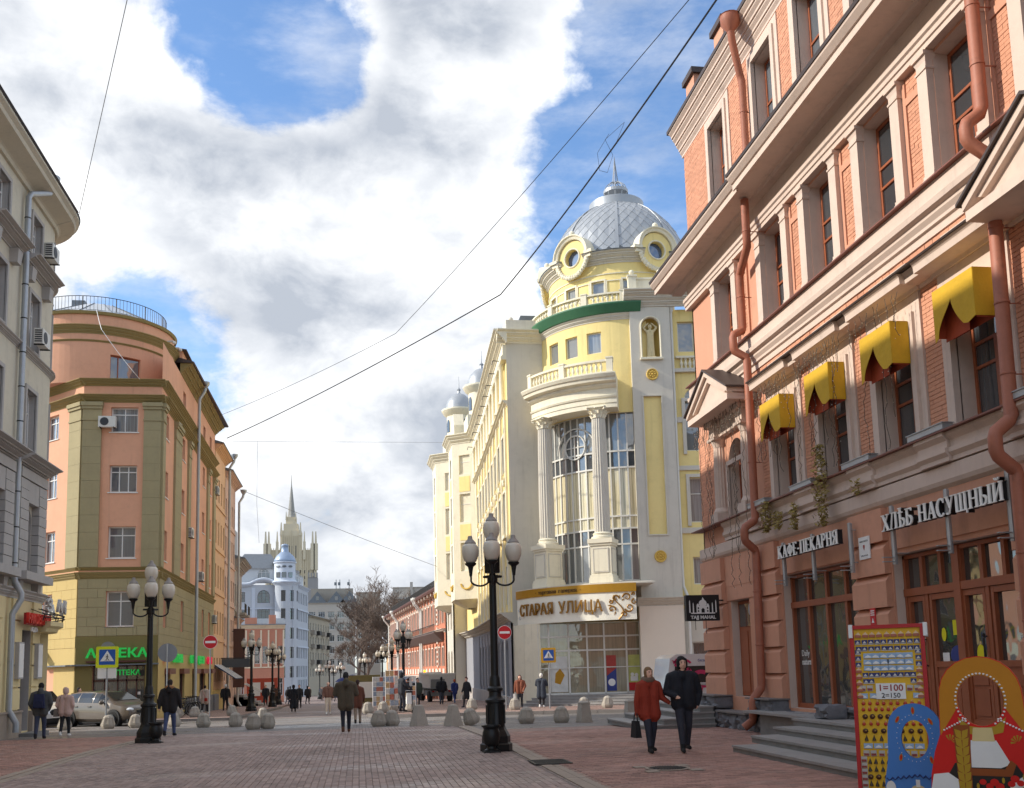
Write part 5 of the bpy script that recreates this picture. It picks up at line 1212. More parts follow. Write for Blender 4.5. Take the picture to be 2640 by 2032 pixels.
sg = thing('green_cross_box', 'small green lit pharmacy box projecting from the left face of the orange house', 'sign', ol.P(OL-1.6, 2.9, 0.4))
b = MB(); b.box(-0.06, 0.06, -0.7, -0.1, -0.2, 0.2); mk('box', b, M_blk, sg, ol.M(OL-2.7, 2.95)); b = MB(); b.box(-0.15, 0.15, -0.72, -0.70, -0.15, 0.15); mk('lit_face', b, M_gl, sg, ol.M(OL-2.7, 2.95))
sg = thing('shop_letters', 'row of red and green shop letters along the side of the orange house', 'sign', os_.P(10, 2.7, 0.2))
M_rl = emit_mat('letter_crimson', C(196, 24, 60), 0.3)
for tx, u, m in (('24', 1.6, M_rl), ('АПТЕКА', 5.2, M_gl), ('ОПТ', 10.4, M_gl), ('ЦВЕТЫ', 14.2, M_gl), ('СУШИ', 18.2, M_rl)): text('lettering', tx, 0.62, 0.08, m, sg, os_.M(u, 2.62, 0.22), 0.015, xs=1.25)
for u, wd in ((2.8, 1.7), (7.6, 1.8), (12.4, 1.7), (16.0, 2.6), (19.6, 1.6)):
 b = MB(); b.box(-wd/2, wd/2, 0.14, 0.16, 0, 2.25); o = mk('shop_window', b, G_shop, orange, os_.M(u, -0.2)); b = MB(); b.box(-wd/2, -wd/2+0.07, 0.06, 0.14, 0, 2.25); b.box(wd/2-0.07, wd/2, 0.06, 0.14, 0, 2.25); b.box(-0.035, 0.035, 0.06, 0.14, 0, 2.25); mk('frame', b, MATS['dark_brown_frame'], o, local=True)
 b = MB(); b.box(-wd/2-0.1, wd/2+0.1, -0.34, -0.08, 2.0, 2.3); mk('shutter_box', b, mat('shutter_box_brown', C(112, 66, 50), 0.5, 0.1), o, local=True)
for u in (4.5, 9.8, 14.2, 17.7, 20.7):
 for i in range(5): mk('plinth_stone', rough_block(-10.02, -9.80, 53+u-1.1+i*0.42, 53+u-0.72+i*0.42, -1.0+gz(60)*0+0.0, 0.35, 200+int(u*7)+i, amp=0.03), None, orange)
aircon(orange, of.M(1.25, 14.35, 0.1)); aircon(orange, os_.M(9.2, 9.9)); aircon(orange, os_.M(13.9, 7.7)); aircon(orange, os_.M(20.7, 5.3)); aircon(orange, os_.M(21.2, 14.6))
for u, z in ((uw+2.9, 20.15), (uw+3.9, 20.1)):
 b = MB(); M_ = oc.M(u, z); b.box(-0.06, 0.06, -0.35, 0, -0.03, 0.05, M_); b.ball((0, -0.4, -0.08), 0.10, 10, 8, M_); mk('camera', b, M_acw, orange)
def wall_pipe(label, x, y, zt, zb, r=0.10):
 t_ = thing('drain_pipe', label, 'drain pipe', (x, y, zb)); b = MB(); b.tube([(x+0.35, y, zt+0.25), (x+0.3, y, zt), (x, y, zt-0.5), (x, y, zb+0.5), (x+0.15, y, zb+0.25), (x+0.3, y, zb+0.05)], r, 10); mk('pipe', b, M_zinc, t_, smooth=40)
 b = MB(); b.lathe([(r, zt+0.2), (0.26, zt+0.45), (0.27, zt+0.6), (0.2, zt+0.6)], 12, (x+0.35, y)); mk('rainwater_head', b, M_zinc, t_, smooth=30)
wall_pipe('zinc drain pipe on the street side of the orange house', -9.75, 63.6, 19.3, gz(63.6)+0.12)
# ------------------------------------------------------------------ yellow gallery with corner tower and dome
M_yel_w = mat('yellow_stucco', C(238, 216, 146), 0.85, 0.08, 0.5, 0.08, 80, streak=0.18, grime=0.10)
M_crm = mat('cream_trim', C(228, 220, 196), 0.82, 0.08, 0.6, 0.08, 80, streak=0.18, grime=0.13)
M_stn = mat('light_grey_stucco', C(206, 200, 186), 0.85, 0.08, 0.5, 0.08, 80, streak=0.20, grime=0.10)
M_green = mat('green_copper', C(56, 108, 76), 0.6, 0.18, 1.2, 0.1, 20)
M_silver = mat('dome_zinc', C(164, 168, 172), 0.42, 0.12, 1.2, metal=0.35)
M_seam = mat('dome_seam', C(120, 124, 130), 0.45, 0.1, 2, metal=0.4)
M_gold = mat('gold_band', C(178, 132, 36), 0.4, 0.08, 1.5, metal=0.35)
M_goldl = mat('bronze_letter', C(146, 104, 34), 0.4, 0.1, 3, metal=0.3)
M_bluegrey = mat('blue_grey_stucco', C(150, 152, 158), 0.85, 0.07, 0.7, 0.1, 70, streak=0.1)
M_mull = mat('white_mullion', C(216, 214, 206), 0.45, 0.04)
G_tower = glass_mat('glass_tower', (0.17, 0.18, 0.18), 0.6)
G_band = glass_mat('glass_spandrel', (0.07, 0.08, 0.09), 0.1)
def curtain_mat():
 m = bpy.data.materials.new('glass_curtain'); m.use_nodes = True; t = NT(m.node_tree); bs = t.n['Principled BSDF']
 tc = t.add('ShaderNodeTexCoord').outputs['Object']
 p = t.noise(t.vm('MULTIPLY', tc, (22.0, 22.0, 0.3)), 1.0, 3, 0.5)
 t.l.new(t.mix(t.ss(p, 0.35, 0.65), C(176, 166, 132), C(236, 226, 192)), bs.inputs['Base Color'])
 bs.inputs['Roughness'].default_value = 0.05; bs.inputs['Specular IOR Level'].default_value = 0.8
 return m
G_curt = curtain_mat()
T = (16.0, 57.8)
def tp(a, r, z=0.0): return (T[0]-r*math.sin(R(a)), T[1]-r*math.cos(R(a)), z)
def tarc(r, a_left, step=3.0): return ArcFr(T, r, 270-a_left, step)
def ta(fr, a): return (R(270-a)-fr.a0)*fr.r           # u of azimuth a on that arc
yel = thing('gallery_building', 'yellow corner gallery with glazed round tower, columns and silver dome', 'building', (16, 54, -0.5))
FN = (-0.148, -0.989)
# --- entrance level
ef = Fr((9.6, 54.15), FN)
eg = MB(); eg.box(0, 5.6, 0.05, 0.07, 0.15, 3.95); ent = mk('entrance_glazing', eg, glass_mat('glass_entrance', (0.24, 0.21, 0.14), 0.7), yel, ef.M(0, 0))
b = MB()
for x in (0, 0.55, 1.62, 2.62, 3.55, 4.75, 5.5): b.box(x, x+0.09, -0.03, 0.09, 0.15, 3.95)
for z in (2.46, 3.2): b.box(0, 5.6, -0.032, 0.088, z, z+0.09)
b.box(0, 5.6, -0.02, 0.08, 1.55, 1.60); b.box(0, 5.6, -0.03, 0.09, 0.15, 0.24); mk('frame', b, M_mull, ent, local=True)
for x0, x1, m in ((0.66, 1.58, 'poster_pale'), (3.68, 4.2, 'poster_red'), (4.86, 5.48, 'poster_green')):
 mm = mat(m, {'poster_pale': C(206, 206, 200), 'poster_red': C(168, 60, 52), 'poster_green': C(188, 192, 110)}[m], 0.5, 0.25, 3.0)
 b = MB(); b.box(x0, x1, 0.03, 0.046, 0.3, 2.2); o = mk('poster', b, mm, ent, local=True)
 if m == 'poster_green': b = MB(); b.box(x0, x1, 0.026, 0.03, 0.3, 0.72); mk('poster_strip', b, M_red, o, local=True); b = MB(); b.ball((x0+0.2, 0.026, 1.15), 0.1, 10, 6, sc=(1, 0.03, 1)); b.ball((x0+0.42, 0.026, 1.12), 0.1, 10, 6, sc=(1, 0.03, 1)); b.box(x0+0.1, x0+0.5, 0.025, 0.03, 0.8, 1.05); mk('poster_figures', b, M_whi, o, local=True)
 if m == 'poster_red': b = MB(); b.prism([(x0, 0.3), (x1, 0.3), (x1, 1.5), (x0, 1.1)], 0.024, 0.03); mk('poster_blue', b, M_blue_p, o, local=True); b = MB(); b.ball(((x0+x1)/2, 0.022, 0.75), 0.2, 12, 6, sc=(1, 0.03, 1)); mk('poster_figures', b, M_whi, o, local=True)
 if m == 'poster_pale': b = MB(); b.prism([(x0+0.2, 0.8), (x0+0.5, 0.7), (x0+0.75, 1.2), (x0+0.5, 1.55), (x0+0.25, 1.3)], 0.024, 0.03); mk('poster_figures', b, M_gold, o, local=True)
b = MB(); wall(PathFr([(8.75, 57.6), (8.7, 56.0), (9.0, 54.9), (9.6, 54.15)]), 0, 3.9, -0.6, 4.0, (), 0.2, b); mk('entrance_wall', b, M_crm, yel)
b = MB(); b.slab([(8.8, 56.5), (9.7, 54.3), (15.1, 53.4), (15.1, 57), (9, 58)], 3.95, 4.02); mk('entrance_ceiling', b, M_crm, yel)
# steps: wide curved flight
for i in range(5):
 rr = 8.6-i*0.36; b = MB(); fr = tarc(rr, 64)
 band(fr, 0, ta(fr, 2), [(-3.5, -0.52+i*0.135), (0.0, -0.52+i*0.135), (0.0, -0.52+(i+1)*0.135-0.03), (0.02, -0.52+(i+1)*0.135-0.03), (0.02, -0.52+(i+1)*0.135), (-3.5, -0.52+(i+1)*0.135)], b); mk('step', b, M_step, yel)
# --- curved sign fascia
sf = tarc(7.4, 76); uA, uB = 0.0, ta(sf, 14)
sg = thing('gallery_sign', 'curved white fascia with bronze letters СТАРАЯ УЛИЦА under a gold band', 'sign', tp(45, 7.4, 4.7))
b = MB(); bar(sf, uA, uB, 4.0, 5.44, -0.25, 0.0, b); mk('fascia', b, mat('sign_ivory', C(238, 234, 218), 0.45, 0.03), sg)
b = MB(); bar(sf, uA-0.05, uB+0.02, 5.44, 5.88, -0.30, 0.05, b); mk('gold_band', b, M_gold, sg)
x = ta(sf, 71.5)
for ch in 'СТАРАЯ УЛИЦА':
 wd = {' ': 0.30, 'У': 0.47, 'Л': 0.50, 'И': 0.55, 'Ц': 0.54, 'Т': 0.46, 'Р': 0.43, 'С': 0.47, 'Я': 0.48}.get(ch, 0.50)
 if ch != ' ': text('letter', ch, 0.86, 0.07, M_goldl, sg, sf.M(x+wd/2, 4.72, 0.10), 0.012, xs=0.82)
 x += wd
 if ch == 'Я': pass
x = ta(sf, 60)
for ch in '· торговая галерея ·':
 if ch != ' ': text('letter', ch, 0.30, 0.03, mat('letter_brown', C(96, 66, 24), 0.5, 0.1), sg, sf.M(x, 5.64, 0.07), 0.0)
 x += 0.165 if ch != ' ' else 0.12
def curl(cx, cz, r0, turns, a0, sgn, t0=0.05, stem=None):
 b = MB(); n = int(26*turns); pts = []; rs_ = []
 for i in range(n+1):
  k = i/n; a = R(a0)+sgn*2*math.pi*turns*k; r = r0*(1-0.85*k); pts.append(sf.P(cx+r*math.cos(a), cz+r*math.sin(a), 0.012)); rs_.append(max(0.008, t0*(1-0.7*k)))
 b.tube(pts, rs_, 5); return b
u0 = ta(sf, 23.5)
b = MB(); b.tube([sf.P(u0+0.3+0.25*math.sin(k*0.55), 4.02+k*0.14, 0.012) for k in range(10)], [0.05-0.003*k for k in range(10)], 5); mk('flourish_stem', b, M_goldl, sg)
for (cx, cz, r0, tn, a0, s) in ((u0+0.75, 5.15, 0.22, 1.2, 180, -1), (u0+0.85, 4.62, 0.24, 1.3, 200, 1), (u0-0.05, 4.55, 0.2, 1.1, -20, 1), (u0+0.15, 5.1, 0.2, 1.1, 0, 1), (u0+0.6, 4.25, 0.16, 1.1, 170, -1), (u0+1.12, 4.9, 0.15, 1.1, 90, 1), (u0+1.1, 5.3, 0.1, 1.0, 200, -1), (u0-0.1, 4.95, 0.12, 1.0, 30, -1)):
 mk('flourish_curl', curl(cx, cz, r0, tn, a0, s), M_goldl, sg)
for k in range(7):
 a = R(40+k*35); cx, cz = u0+0.25+0.38*math.cos(a), 4.75+0.42*math.sin(a); b = MB()
 b.poly([sf.P(cx-0.10*math.cos(a), cz-0.10*math.sin(a), 0.014), sf.P(cx+0.04*math.sin(a), cz-0.04*math.cos(a), 0.014), sf.P(cx+0.15*math.cos(a), cz+0.15*math.sin(a), 0.014), sf.P(cx-0.04*math.sin(a), cz+0.04*math.cos(a), 0.014)]); mk('flourish_leaf', b, M_goldl, sg)
for (cx, cz, r0, tn, a0, s) in ((0.35, 4.35, 0.14, 1.1, 0, 1), (0.3, 4.85, 0.12, 1.1, 180, 1)): mk('flourish_curl', curl(cx, cz, r0, tn, a0, s, 0.03), MATS['letter_pale'], sg)
b = MB(); fr = tarc(7.3, 78); band(fr, 0, ta(fr, 6), [(-2.4, 5.86), (0.05, 5.86), (0.05, 5.94), (-2.4, 6.2)], b); mk('fascia_roof', b, M_stn, yel)
# --- glazed cylinder
GR = 5.0; gc = tarc(GR, 88, 6.0)
rows = [(6.25, 8.2, G_tower), (8.2, 9.07, G_band), (9.07, 9.75, G_curt), (9.75, 12.45, G_curt), (12.45, 13.38, G_band), (13.38, 15.6, G_tower)]
NC = 15; a_l, a_r = 86.0, 4.0; pw = GR*R((a_l-a_r)/NC); pmesh = {}
for j, (z0, z1, gm) in enumerate(rows):
 pmesh[j] = MB().box(-pw/2, pw/2, 0, 0.02, 0, z1-z0).mesh('pane', gm)
 for i in range(NC):
  mk('pane', pmesh[j], None, yel, gc.M(ta(gc, a_l-(i+0.5)*(a_l-a_r)/NC), z0))
mv = MB().box(-0.04, 0.04, -0.07, 0.03, 6.2, 15.6).mesh('mullion', M_mull)
for i in range(NC+1): mk('mullion', mv, None, yel, gc.M(ta(gc, a_l-i*(a_l-a_r)/NC), 0))
for z in (6.2, 8.2, 9.07, 9.75, 12.45, 13.38, 15.55): b = MB(); bar(gc, ta(gc, 87), ta(gc, 3), z-0.045, z+0.045, -0.02, 0.085, b); mk('transom', b, M_mull, yel)
def ringbar(uc, zc, r, t, a0=0, a1=360):
 b = MB(); n = 32; b.tube([gc.P(uc+r*math.cos(R(a0+(a1-a0)*k/n)), zc+r*math.sin(R(a0+(a1-a0)*k/n)), 0.09) for k in range(n+1)], t, 6); mk('ring_mullion', b, M_mull, yel)
uc = ta(gc, 50); ringbar(uc, 13.85, 0.68, 0.05); ringbar(uc, 13.6, 1.32, 0.045, 0, 180)
b = MB(); b.tube([gc.P(uc-0.68, 13.85, 0.1), gc.P(uc+0.68, 13.85, 0.1)], 0.035, 5); b.tube([gc.P(uc, 13.2, 0.1), gc.P(uc, 14.5, 0.1)], 0.035, 5); mk('ring_cross', b, M_mull, yel)
b = MB(); b.lathe([(4.7, 6.1), (4.7, 15.6)], 40, T, 160, 290); mk('inner_wall', b, M_stn, yel)
b = MB(); fr = tarc(5.0, 92); band(fr, 0, ta(fr, 0), [(-0.6, 5.9), (0.25, 5.9), (0.25, 6.12), (0.1, 6.2), (-0.6, 6.2)], b); mk('glass_sill', b, M_stn, yel)
# --- yellow cylinder above the glass
yc = tarc(5.2, 100, 4.0)
WA = (33, 49, 65)
mk('round_wall', wall(yc, 0, ta(yc, 0), 15.5, 21.0, [(ta(yc, a), 19.02, 0.85, 1.22) for a in WA], 0.25), M_yel_w, yel)
for a in WA: window(yel, yc, ta(yc, a), 19.02, 0.85, 1.22, '1', M_mull, G_tower, 0.22)
b = MB(); band(yc, 0, ta(yc, 0), cornice(20.82, 0.34, 0.22, -0.02, 2), b); mk('wall_cornice', b, M_stn, yel)
b = MB(); band(yc, 0, ta(yc, 4), [(0.18, 21.16), (0.30, 21.18), (0.55, 21.62), (0.55, 21.70), (-0.3, 21.72), (-0.3, 21.16)], b); mk('green_canopy', b, M_green, yel)
# balusters
bal = MB(); bal.lathe([(0.075, 0), (0.075, 0.06), (0.045, 0.08), (0.05, 0.12), (0.095, 0.22), (0.09, 0.30), (0.05, 0.40), (0.045, 0.48), (0.075, 0.50), (0.075, 0.56)], 8); bal = bal.mesh('baluster', M_crm, smooth=40)
def balustrade(fr, ua, ub, z, posts, every=0.27, hs=1.0):
 b = MB(); bar(fr, ua, ub, z, z+0.08, -0.13, 0.13, b); mk('balustrade_base', b, M_crm, yel)
 b = MB(); bar(fr, ua, ub, z+0.64*hs, z+0.76*hs, -0.14, 0.14, b); mk('handrail', b, M_crm, yel)
 for u in posts: b = MB(); b.box(-0.17, 0.17, -0.17, 0.17, 0, 0.84*hs); b.box(-0.2, 0.2, -0.2, 0.2, 0.80*hs, 0.88*hs); mk('pedestal', b, M_crm, yel, fr.M(u, z))
 u = ua+0.2
 while u < ub-0.1:
  if all(abs(u-p) > 0.27 for p in posts): mk('baluster', bal, None, yel, fr.M(u, z+0.08) @ Matrix.Diagonal((1, 1, hs, 1)))
  u += every
fr = tarc(5.45, 96); balustrade(fr, 0, ta(fr, 12), 21.72, [ta(fr, a) for a in (92, 62, 37, 14)], hs=0.8)
# --- portico: entablature, balustrade, columns
ef2 = tarc(5.75, 72, 3.0); ub = ta(ef2, 19)
b = MB(); band(ef2, 0, ub, [(-0.8, 15.55), (0.60, 15.55), (0.60, 15.80), (0.64, 15.81), (0.64, 16.08), (0.70, 16.10), (0.74, 16.20), (0.66, 16.22), (0.66, 16.62), (0.74, 16.64), (0.86, 16.74), (0.86, 16.84), (1.12, 16.92), (1.15, 17.08), (1.22, 17.12), (1.30, 17.28), (1.30, 17.34), (-0.8, 17.40)], b); mk('entablature', b, M_crm, yel)
fr = tarc(6.55, 71); balustrade(fr, 0.1, ta(fr, 20), 17.40, [0.28, ta(fr, 46), ta(fr, 20)-0.2], hs=1.0)
def lobed(rows, n=64, c=(0, 0), z0=0.0):
 b = MB(); v = []; f = []
 for r, z, amp, k, ph in rows:
  for i in range(n):
   a = 2*math.pi*i/n; q = r+amp*max(0, math.cos(k*a+ph))**0.7 if math.cos(k*a+ph) > 0 else r
   v.append((c[0]+q*math.cos(a), c[1]+q*math.sin(a), z0+z))
 for j in range(len(rows)-1):
  for i in range(n): f.append((j*n+i, j*n+(i+1) % n, (j+1)*n+(i+1) % n, (j+1)*n+i))
 return b.add(v, f)
col_sh = fluted(0.43, 0.37, 6.35, 20, 4).mesh('shaft', M_stn, 40)
cap = lobed([(0.37, 0, 0, 8, 0), (0.39, 0.04, 0, 8, 0), (0.36, 0.08, 0.05, 8, 0), (0.37, 0.28, 0.10, 8, 0), (0.38, 0.36, 0.17, 8, 0), (0.38, 0.38, 0.02, 8, 0), (0.38, 0.40, 0.06, 8, math.pi), (0.41, 0.56, 0.12, 8, math.pi), (0.42, 0.64, 0.20, 8, math.pi), (0.42, 0.67, 0.02, 8, math.pi), (0.44, 0.80, 0.10, 4, math.pi), (0.50, 0.86, 0.14, 4, math.pi)])
for s in range(4):
 a = R(45+90*s); cx, cy = 0.62*math.cos(a), 0.62*math.sin(a); cap.lathe([(0.0, -0.05), (0.12, -0.05), (0.12, 0.05), (0.0, 0.05)], 12, M=Tm(cx, cy, 0.78) @ Rz(a) @ Matrix.Rotation(R(90), 4, 'X'))
 cap.ball((0.5*math.cos(a+R(45)), 0.5*math.sin(a+R(45)), 0.86), 0.09, 8, 6)
pts8 = []
for s in range(4):
 a = R(45+90*s); pts8 += [(0.74*math.cos(a-0.08), 0.74*math.sin(a-0.08)), (0.74*math.cos(a+0.08), 0.74*math.sin(a+0.08)), (0.48*math.cos(a+R(45)), 0.48*math.sin(a+R(45)))]
cap.slab(pts8, 0.88, 0.97); cap = cap.mesh('capital', M_crm, 35)
for a in (29, 63):
 M_ = Tm(*tp(a, 6.2)) @ Rz(R(-a))
 b = MB(); b.box(-0.56, 0.56, -0.56, 0.56, 6.2, 8.1); b.box(-0.66, 0.66, -0.66, 0.66, 6.0, 6.28); b.box(-0.62, 0.62, -0.62, 0.62, 6.28, 6.42); b.box(-0.62, 0.62, -0.62, 0.62, 8.0, 8.12); b.box(-0.68, 0.68, -0.68, 0.68, 8.12, 8.36)
 for rz in range(4): b.box(-0.40, 0.40, -0.585, -0.55, 6.62, 7.8, Rz(R(90*rz))); 
 p = mk('column_pedestal', b, M_crm, yel, M_)
 b = MB()
 for rz in range(4):
  for q in ((-0.43, -0.38, 6.55, 7.86), (0.38, 0.43, 6.55, 7.86)): b.box(q[0], q[1], -0.60, -0.55, q[2], q[3], Rz(R(90*rz)))
  b.box(-0.38, 0.38, -0.60, -0.55, 7.81, 7.86, Rz(R(90*rz))); b.box(-0.38, 0.38, -0.60, -0.55, 6.55, 6.60, Rz(R(90*rz)))
 mk('panel_moulding', b, M_stn, p, local=True)
 b = MB(); b.lathe([(0.60, 8.36), (0.62, 8.44), (0.60, 8.50), (0.50, 8.54), (0.50, 8.60), (0.54, 8.66), (0.47, 8.72), (0.43, 8.74)], 28); mk('column_base', b, M_crm, yel, M_, smooth=35)
 mk('column_shaft', col_sh, None, yel, M_ @ Tm(0, 0, 8.70)); mk('capital', cap, None, yel, M_ @ Tm(0, 0, 14.98) @ Matrix.Diagonal((1, 1, 0.62, 1)))
# --- left return wall and upper cornice
sr = Fr((8.7, 57.0), (0, -1))
b = MB(); wall(sr, 0, 2.3, -0.6, 20.7, (), 0.2, b); mk('return_wall', b, M_stn, yel)
b = MB(); band(sr, -0.55, 2.6, cornice(20.68, 0.72, 0.62, -0.02, 3), b); mk('return_cornice', b, M_crm, yel)
b = MB(); b.box(8.75, 11.5, 57.05, 58.4, 21.4, 22.15); b.ball((9.1, 57.4, 22.3), 0.14); mk('parapet', b, M_stn, yel); b = MB(); b.prism([(9.6, 22.15), (12.5, 22.15), (12.2, 23.0), (9.9, 23.0)], 58.6, 60); mk('mansard', b, M_tin, yel)
# --- drum, oculi, dome
dc = tarc(4.35, 128, 4.0); DW = (32, 56, 8)
mk('drum', wall(dc, 0, ta(dc, -30), 21.7, 24.7, [(ta(dc, a), 22.62, 0.75, 0.88) for a in DW+(80,)], 0.2), M_yel_w, yel)
for a in DW+(80,): window(yel, dc, ta(dc, a), 22.62, 0.75, 0.88, '1', M_mull, G_tower, 0.18); b = MB(); surround(dc, ta(dc, a), 22.5, 0.75, 1.0, 0.10, 0.06, b); mk('window_surround', b, M_crm, yel)
for a in (20, 44, 68, -4):
 u = ta(dc, a); b = MB()
 for q in ((u-0.42, u-0.36, 22.62, 23.5), (u+0.36, u+0.42, 22.62, 23.5)): bar(dc, *q, -0.02, 0.05, b)
 bar(dc, u-0.36, u+0.36, 22.62, 22.68, -0.02, 0.049, b); bar(dc, u-0.36, u+0.36, 23.44, 23.5, -0.02, 0.049, b); mk('panel_moulding', b, M_crm, yel)
b = MB(); band(dc, 0, ta(dc, -30), [(-0.02, 23.86), (0.04, 23.86), (0.05, 23.92), (-0.02, 23.94)], b); mk('drum_band', b, M_crm, yel)
OC = (-13, 51, 115)
for a0, a1 in ((105, 61), (41, -3), (-23, -30)):
 b = MB(); band(dc, ta(dc, a0), ta(dc, a1), cornice(24.5, 0.62, 0.55, -0.05, 3), b); mk('drum_cornice', b, M_stn, yel)
 b = MB(); band(dc, ta(dc, a0), ta(dc, a1), [(0.58, 25.1), (0.60, 25.14), (-0.25, 25.52), (-0.25, 25.1)], b); mk('cornice_flashing', b, M_tin, yel)
prof = [(4.28, 25.3), (4.22, 25.8), (4.05, 26.6), (3.75, 27.35), (3.3, 28.05), (2.72, 28.7), (2.1, 29.2), (1.55, 29.52)]
pr_ = np.array(prof); 
def dome_r(s):   # s in 0..1 along the profile
 return np.interp(s, np.linspace(0, 1, len(prof)), pr_[:, 0]), np.interp(s, np.linspace(0, 1, len(prof)), pr_[:, 1])
b = MB(); b.lathe([(r-0.02, z) for r, z in prof], 48, T); mk('dome', b, M_silver, yel, smooth=True)
# diamond sheets, each lapped over the one below; sheets facing the street are single parts
NR, NA = 13, 40
for j in range(NR):
 s0, s1, s2 = (j-0.0)/(NR+1), (j+1.0)/(NR+1), (j+2.0)/(NR+1); (r0, z0), (r1, z1), (r2, z2) = dome_r(s0), dome_r(s1), dome_r(min(1, s2)); h = math.pi/NA
 def p(r, z, a, e): return ((r+e)*math.sin(a), -(r+e)*math.cos(a), z)
 b = MB(); pts = [p(r0, z0, 0, 0.035), p(r1, z1, h*0.97, 0.022), p(r2, z2, 0, 0.004), p(r1, z1, -h*0.97, 0.022)]; b.poly(pts)
 q = [p(r0, z0, 0, 0.0), p(r1, z1, h*0.97, 0.0), p(r1, z1, -h*0.97, 0.0)]; b.quad(pts[0], q[0], q[1], pts[1]); b.quad(pts[3], q[2], q[0], pts[0])
 me = b.mesh('dome_sheet', M_silver); rest = MB()
 for i in range(NA):
  an = 2*math.pi*(i+(0.5 if j % 2 else 0))/NA; deg = math.degrees(an); az = (deg+180) % 360-180      # an turns from -Y towards +X
  M_ = Tm(T[0], T[1], 0) @ Rz(an)
  if -105 <= az <= 55: mk('dome_sheet', me, None, yel, M_)
for k in range(8):
 an = R(-61+45*k)
 b = MB(); pts = []
 for s in np.linspace(0, 1, 12):
  r, z = dome_r(s); pts.append((r, z))
 v = []; f = []
 for i, (r, z) in enumerate(pts):
  wd = 0.11*(1-0.45*i/11)
  for xx, e in ((-wd, 0.03), (-wd, 0.075), (wd, 0.075), (wd, 0.03)): v.append((xx, -(r+e), z))
 for i in range(11):
  for q in range(4): f.append((i*4+q, i*4+(q+1) % 4, (i+1)*4+(q+1) % 4, (i+1)*4+q))
 b.add(v, f); mk('dome_rib', b, M_silver, yel, Tm(T[0], T[1], 0) @ Rz(an))
b = MB(); b.lathe([(1.35, 29.42), (1.66, 29.45), (1.68, 29.95), (1.50, 30.0), (0.3, 30.2)], 40, T); mk('crown_ring', b, M_silver, yel, smooth=35)
b = MB()
for k in range(10):
 a = 2*math.pi*k/10; b.tube([(T[0]+0.72*math.cos(R(e))*math.cos(a), T[1]+0.72*math.cos(R(e))*math.sin(a), 30.78+0.72*math.sin(R(e))) for e in range(-58, 91, 12)], 0.028, 5)
mk('crown_globe', b, M_silver, yel); b = MB(); b.lathe([(0.72, 30.72), (0.76, 30.72), (0.76, 30.92), (0.72, 30.92)], 28, T); mk('crown_hoop', b, M_silver, yel)
b = MB()
for k in range(6):
 a = 2*math.pi*k/6; b.tube([(T[0]+0.18*math.cos(a), T[1]+0.18*math.sin(a), 31.48), (T[0]+0.05*math.cos(a), T[1]+0.05*math.sin(a), 32.6)], 0.018, 4)
b.lathe([(0.05, 32.5), (0.07, 32.62), (0.0, 33.3)], 8, T); mk('spire', b, M_seam, yel)
def oculus(a):
 M_ = Tm(*tp(a, 4.05)) @ Rz(R(-a)); zc = 25.2
 b = MB(); n = 28
 outer = [(0.98*math.cos(2*math.pi*k/n), zc+1.05*math.sin(2*math.pi*k/n)) for k in range(n)]; inner = [(0.52*math.cos(2*math.pi*k/n), zc+0.52*math.sin(2*math.pi*k/n)) for k in range(n)]
 for k in range(n):
  k2 = (k+1) % n; o1, o2, i1, i2 = outer[k], outer[k2], inner[k], inner[k2]
  b.quad((o1[0], -0.55, o1[1]), (o2[0], -0.55, o2[1]), (i2[0], -0.55, i2[1]), (i1[0], -0.55, i1[1])); b.quad((i1[0], -0.55, i1[1]), (i2[0], -0.55, i2[1]), (i2[0], -0.2, i2[1]), (i1[0], -0.2, i1[1])); b.quad((o1[0], -0.55, o1[1]), (o1[0], 1.0, o1[1]), (o2[0], 1.0, o2[1]), (o2[0], -0.55, o2[1]))
 oc_ = mk('oculus', b, M_yel_w, yel, M_)
 b = MB(); b.disc((0, zc), 0.50, -0.26, -0.22, 24); mk('pane', b, glass_mat('glass_blue', (0.05, 0.10, 0.22), 0.1), oc_, local=True)
 b = MB(); b.tube([(0.55*math.cos(R(k)), -0.57, zc+0.55*math.sin(R(k))) for k in range(0, 361, 12)], 0.05, 6); mk('ring', b, M_crm, oc_, local=True)
 pf_ = [(1.0, -0.5), (1.0, -0.66), (1.06, -0.70), (1.14, -0.72), (1.20, -0.80), (1.26, -0.80), (1.26, 0.6), (1.0, 0.6)]
 b = MB(); ks = list(range(0, 181, 10)); v = []; f = []
 for k in ks:
  for r, y in pf_: v.append((r*math.cos(R(k)), y, zc+0.08+r*math.sin(R(k))))
 m_ = len(pf_)
 for i in range(len(ks)-1):
  for q in range(m_): f.append((i*m_+q, i*m_+(q+1) % m_, (i+1)*m_+(q+1) % m_, (i+1)*m_+q))
 f.append(tuple(range(m_))); f.append(tuple((len(ks)-1)*m_+q for q in range(m_-1, -1, -1))); b.add(v, f)
 for s in (-1, 1):
  b.box(min(s*1.0, s*1.55), max(s*1.0, s*1.55), -0.78, 0.5, zc-0.08, zc+0.10); b.box(min(s*0.98, s*1.42), max(s*0.98, s*1.42), -0.68, 0.5, zc-0.28, zc-0.08)
 b.ball((0, -0.5, zc+1.5), 0.17, 12, 8); b.lathe([(0.12, zc+1.28), (0.06, zc+1.36)], 10, (0, -0.5)); mk('hood', b, M_crm, oc_, local=True, smooth=30)
 for k in range(-72, 73, 9):
  b = MB(); an = R(270+k); rr = random.uniform(0.13, 0.17); b.ball((1.12*math.cos(an), -0.60, zc-0.02+1.16*math.sin(an)), rr, 7, 5, sc=(1, 0.8, 1)); b.ball((1.12*math.cos(an)+0.06, -0.66, zc+1.16*math.sin(an)+0.05), 0.07, 6, 4); mk('garland_leaf', b, M_crm, oc_, local=True)
for a in OC: oculus(a)
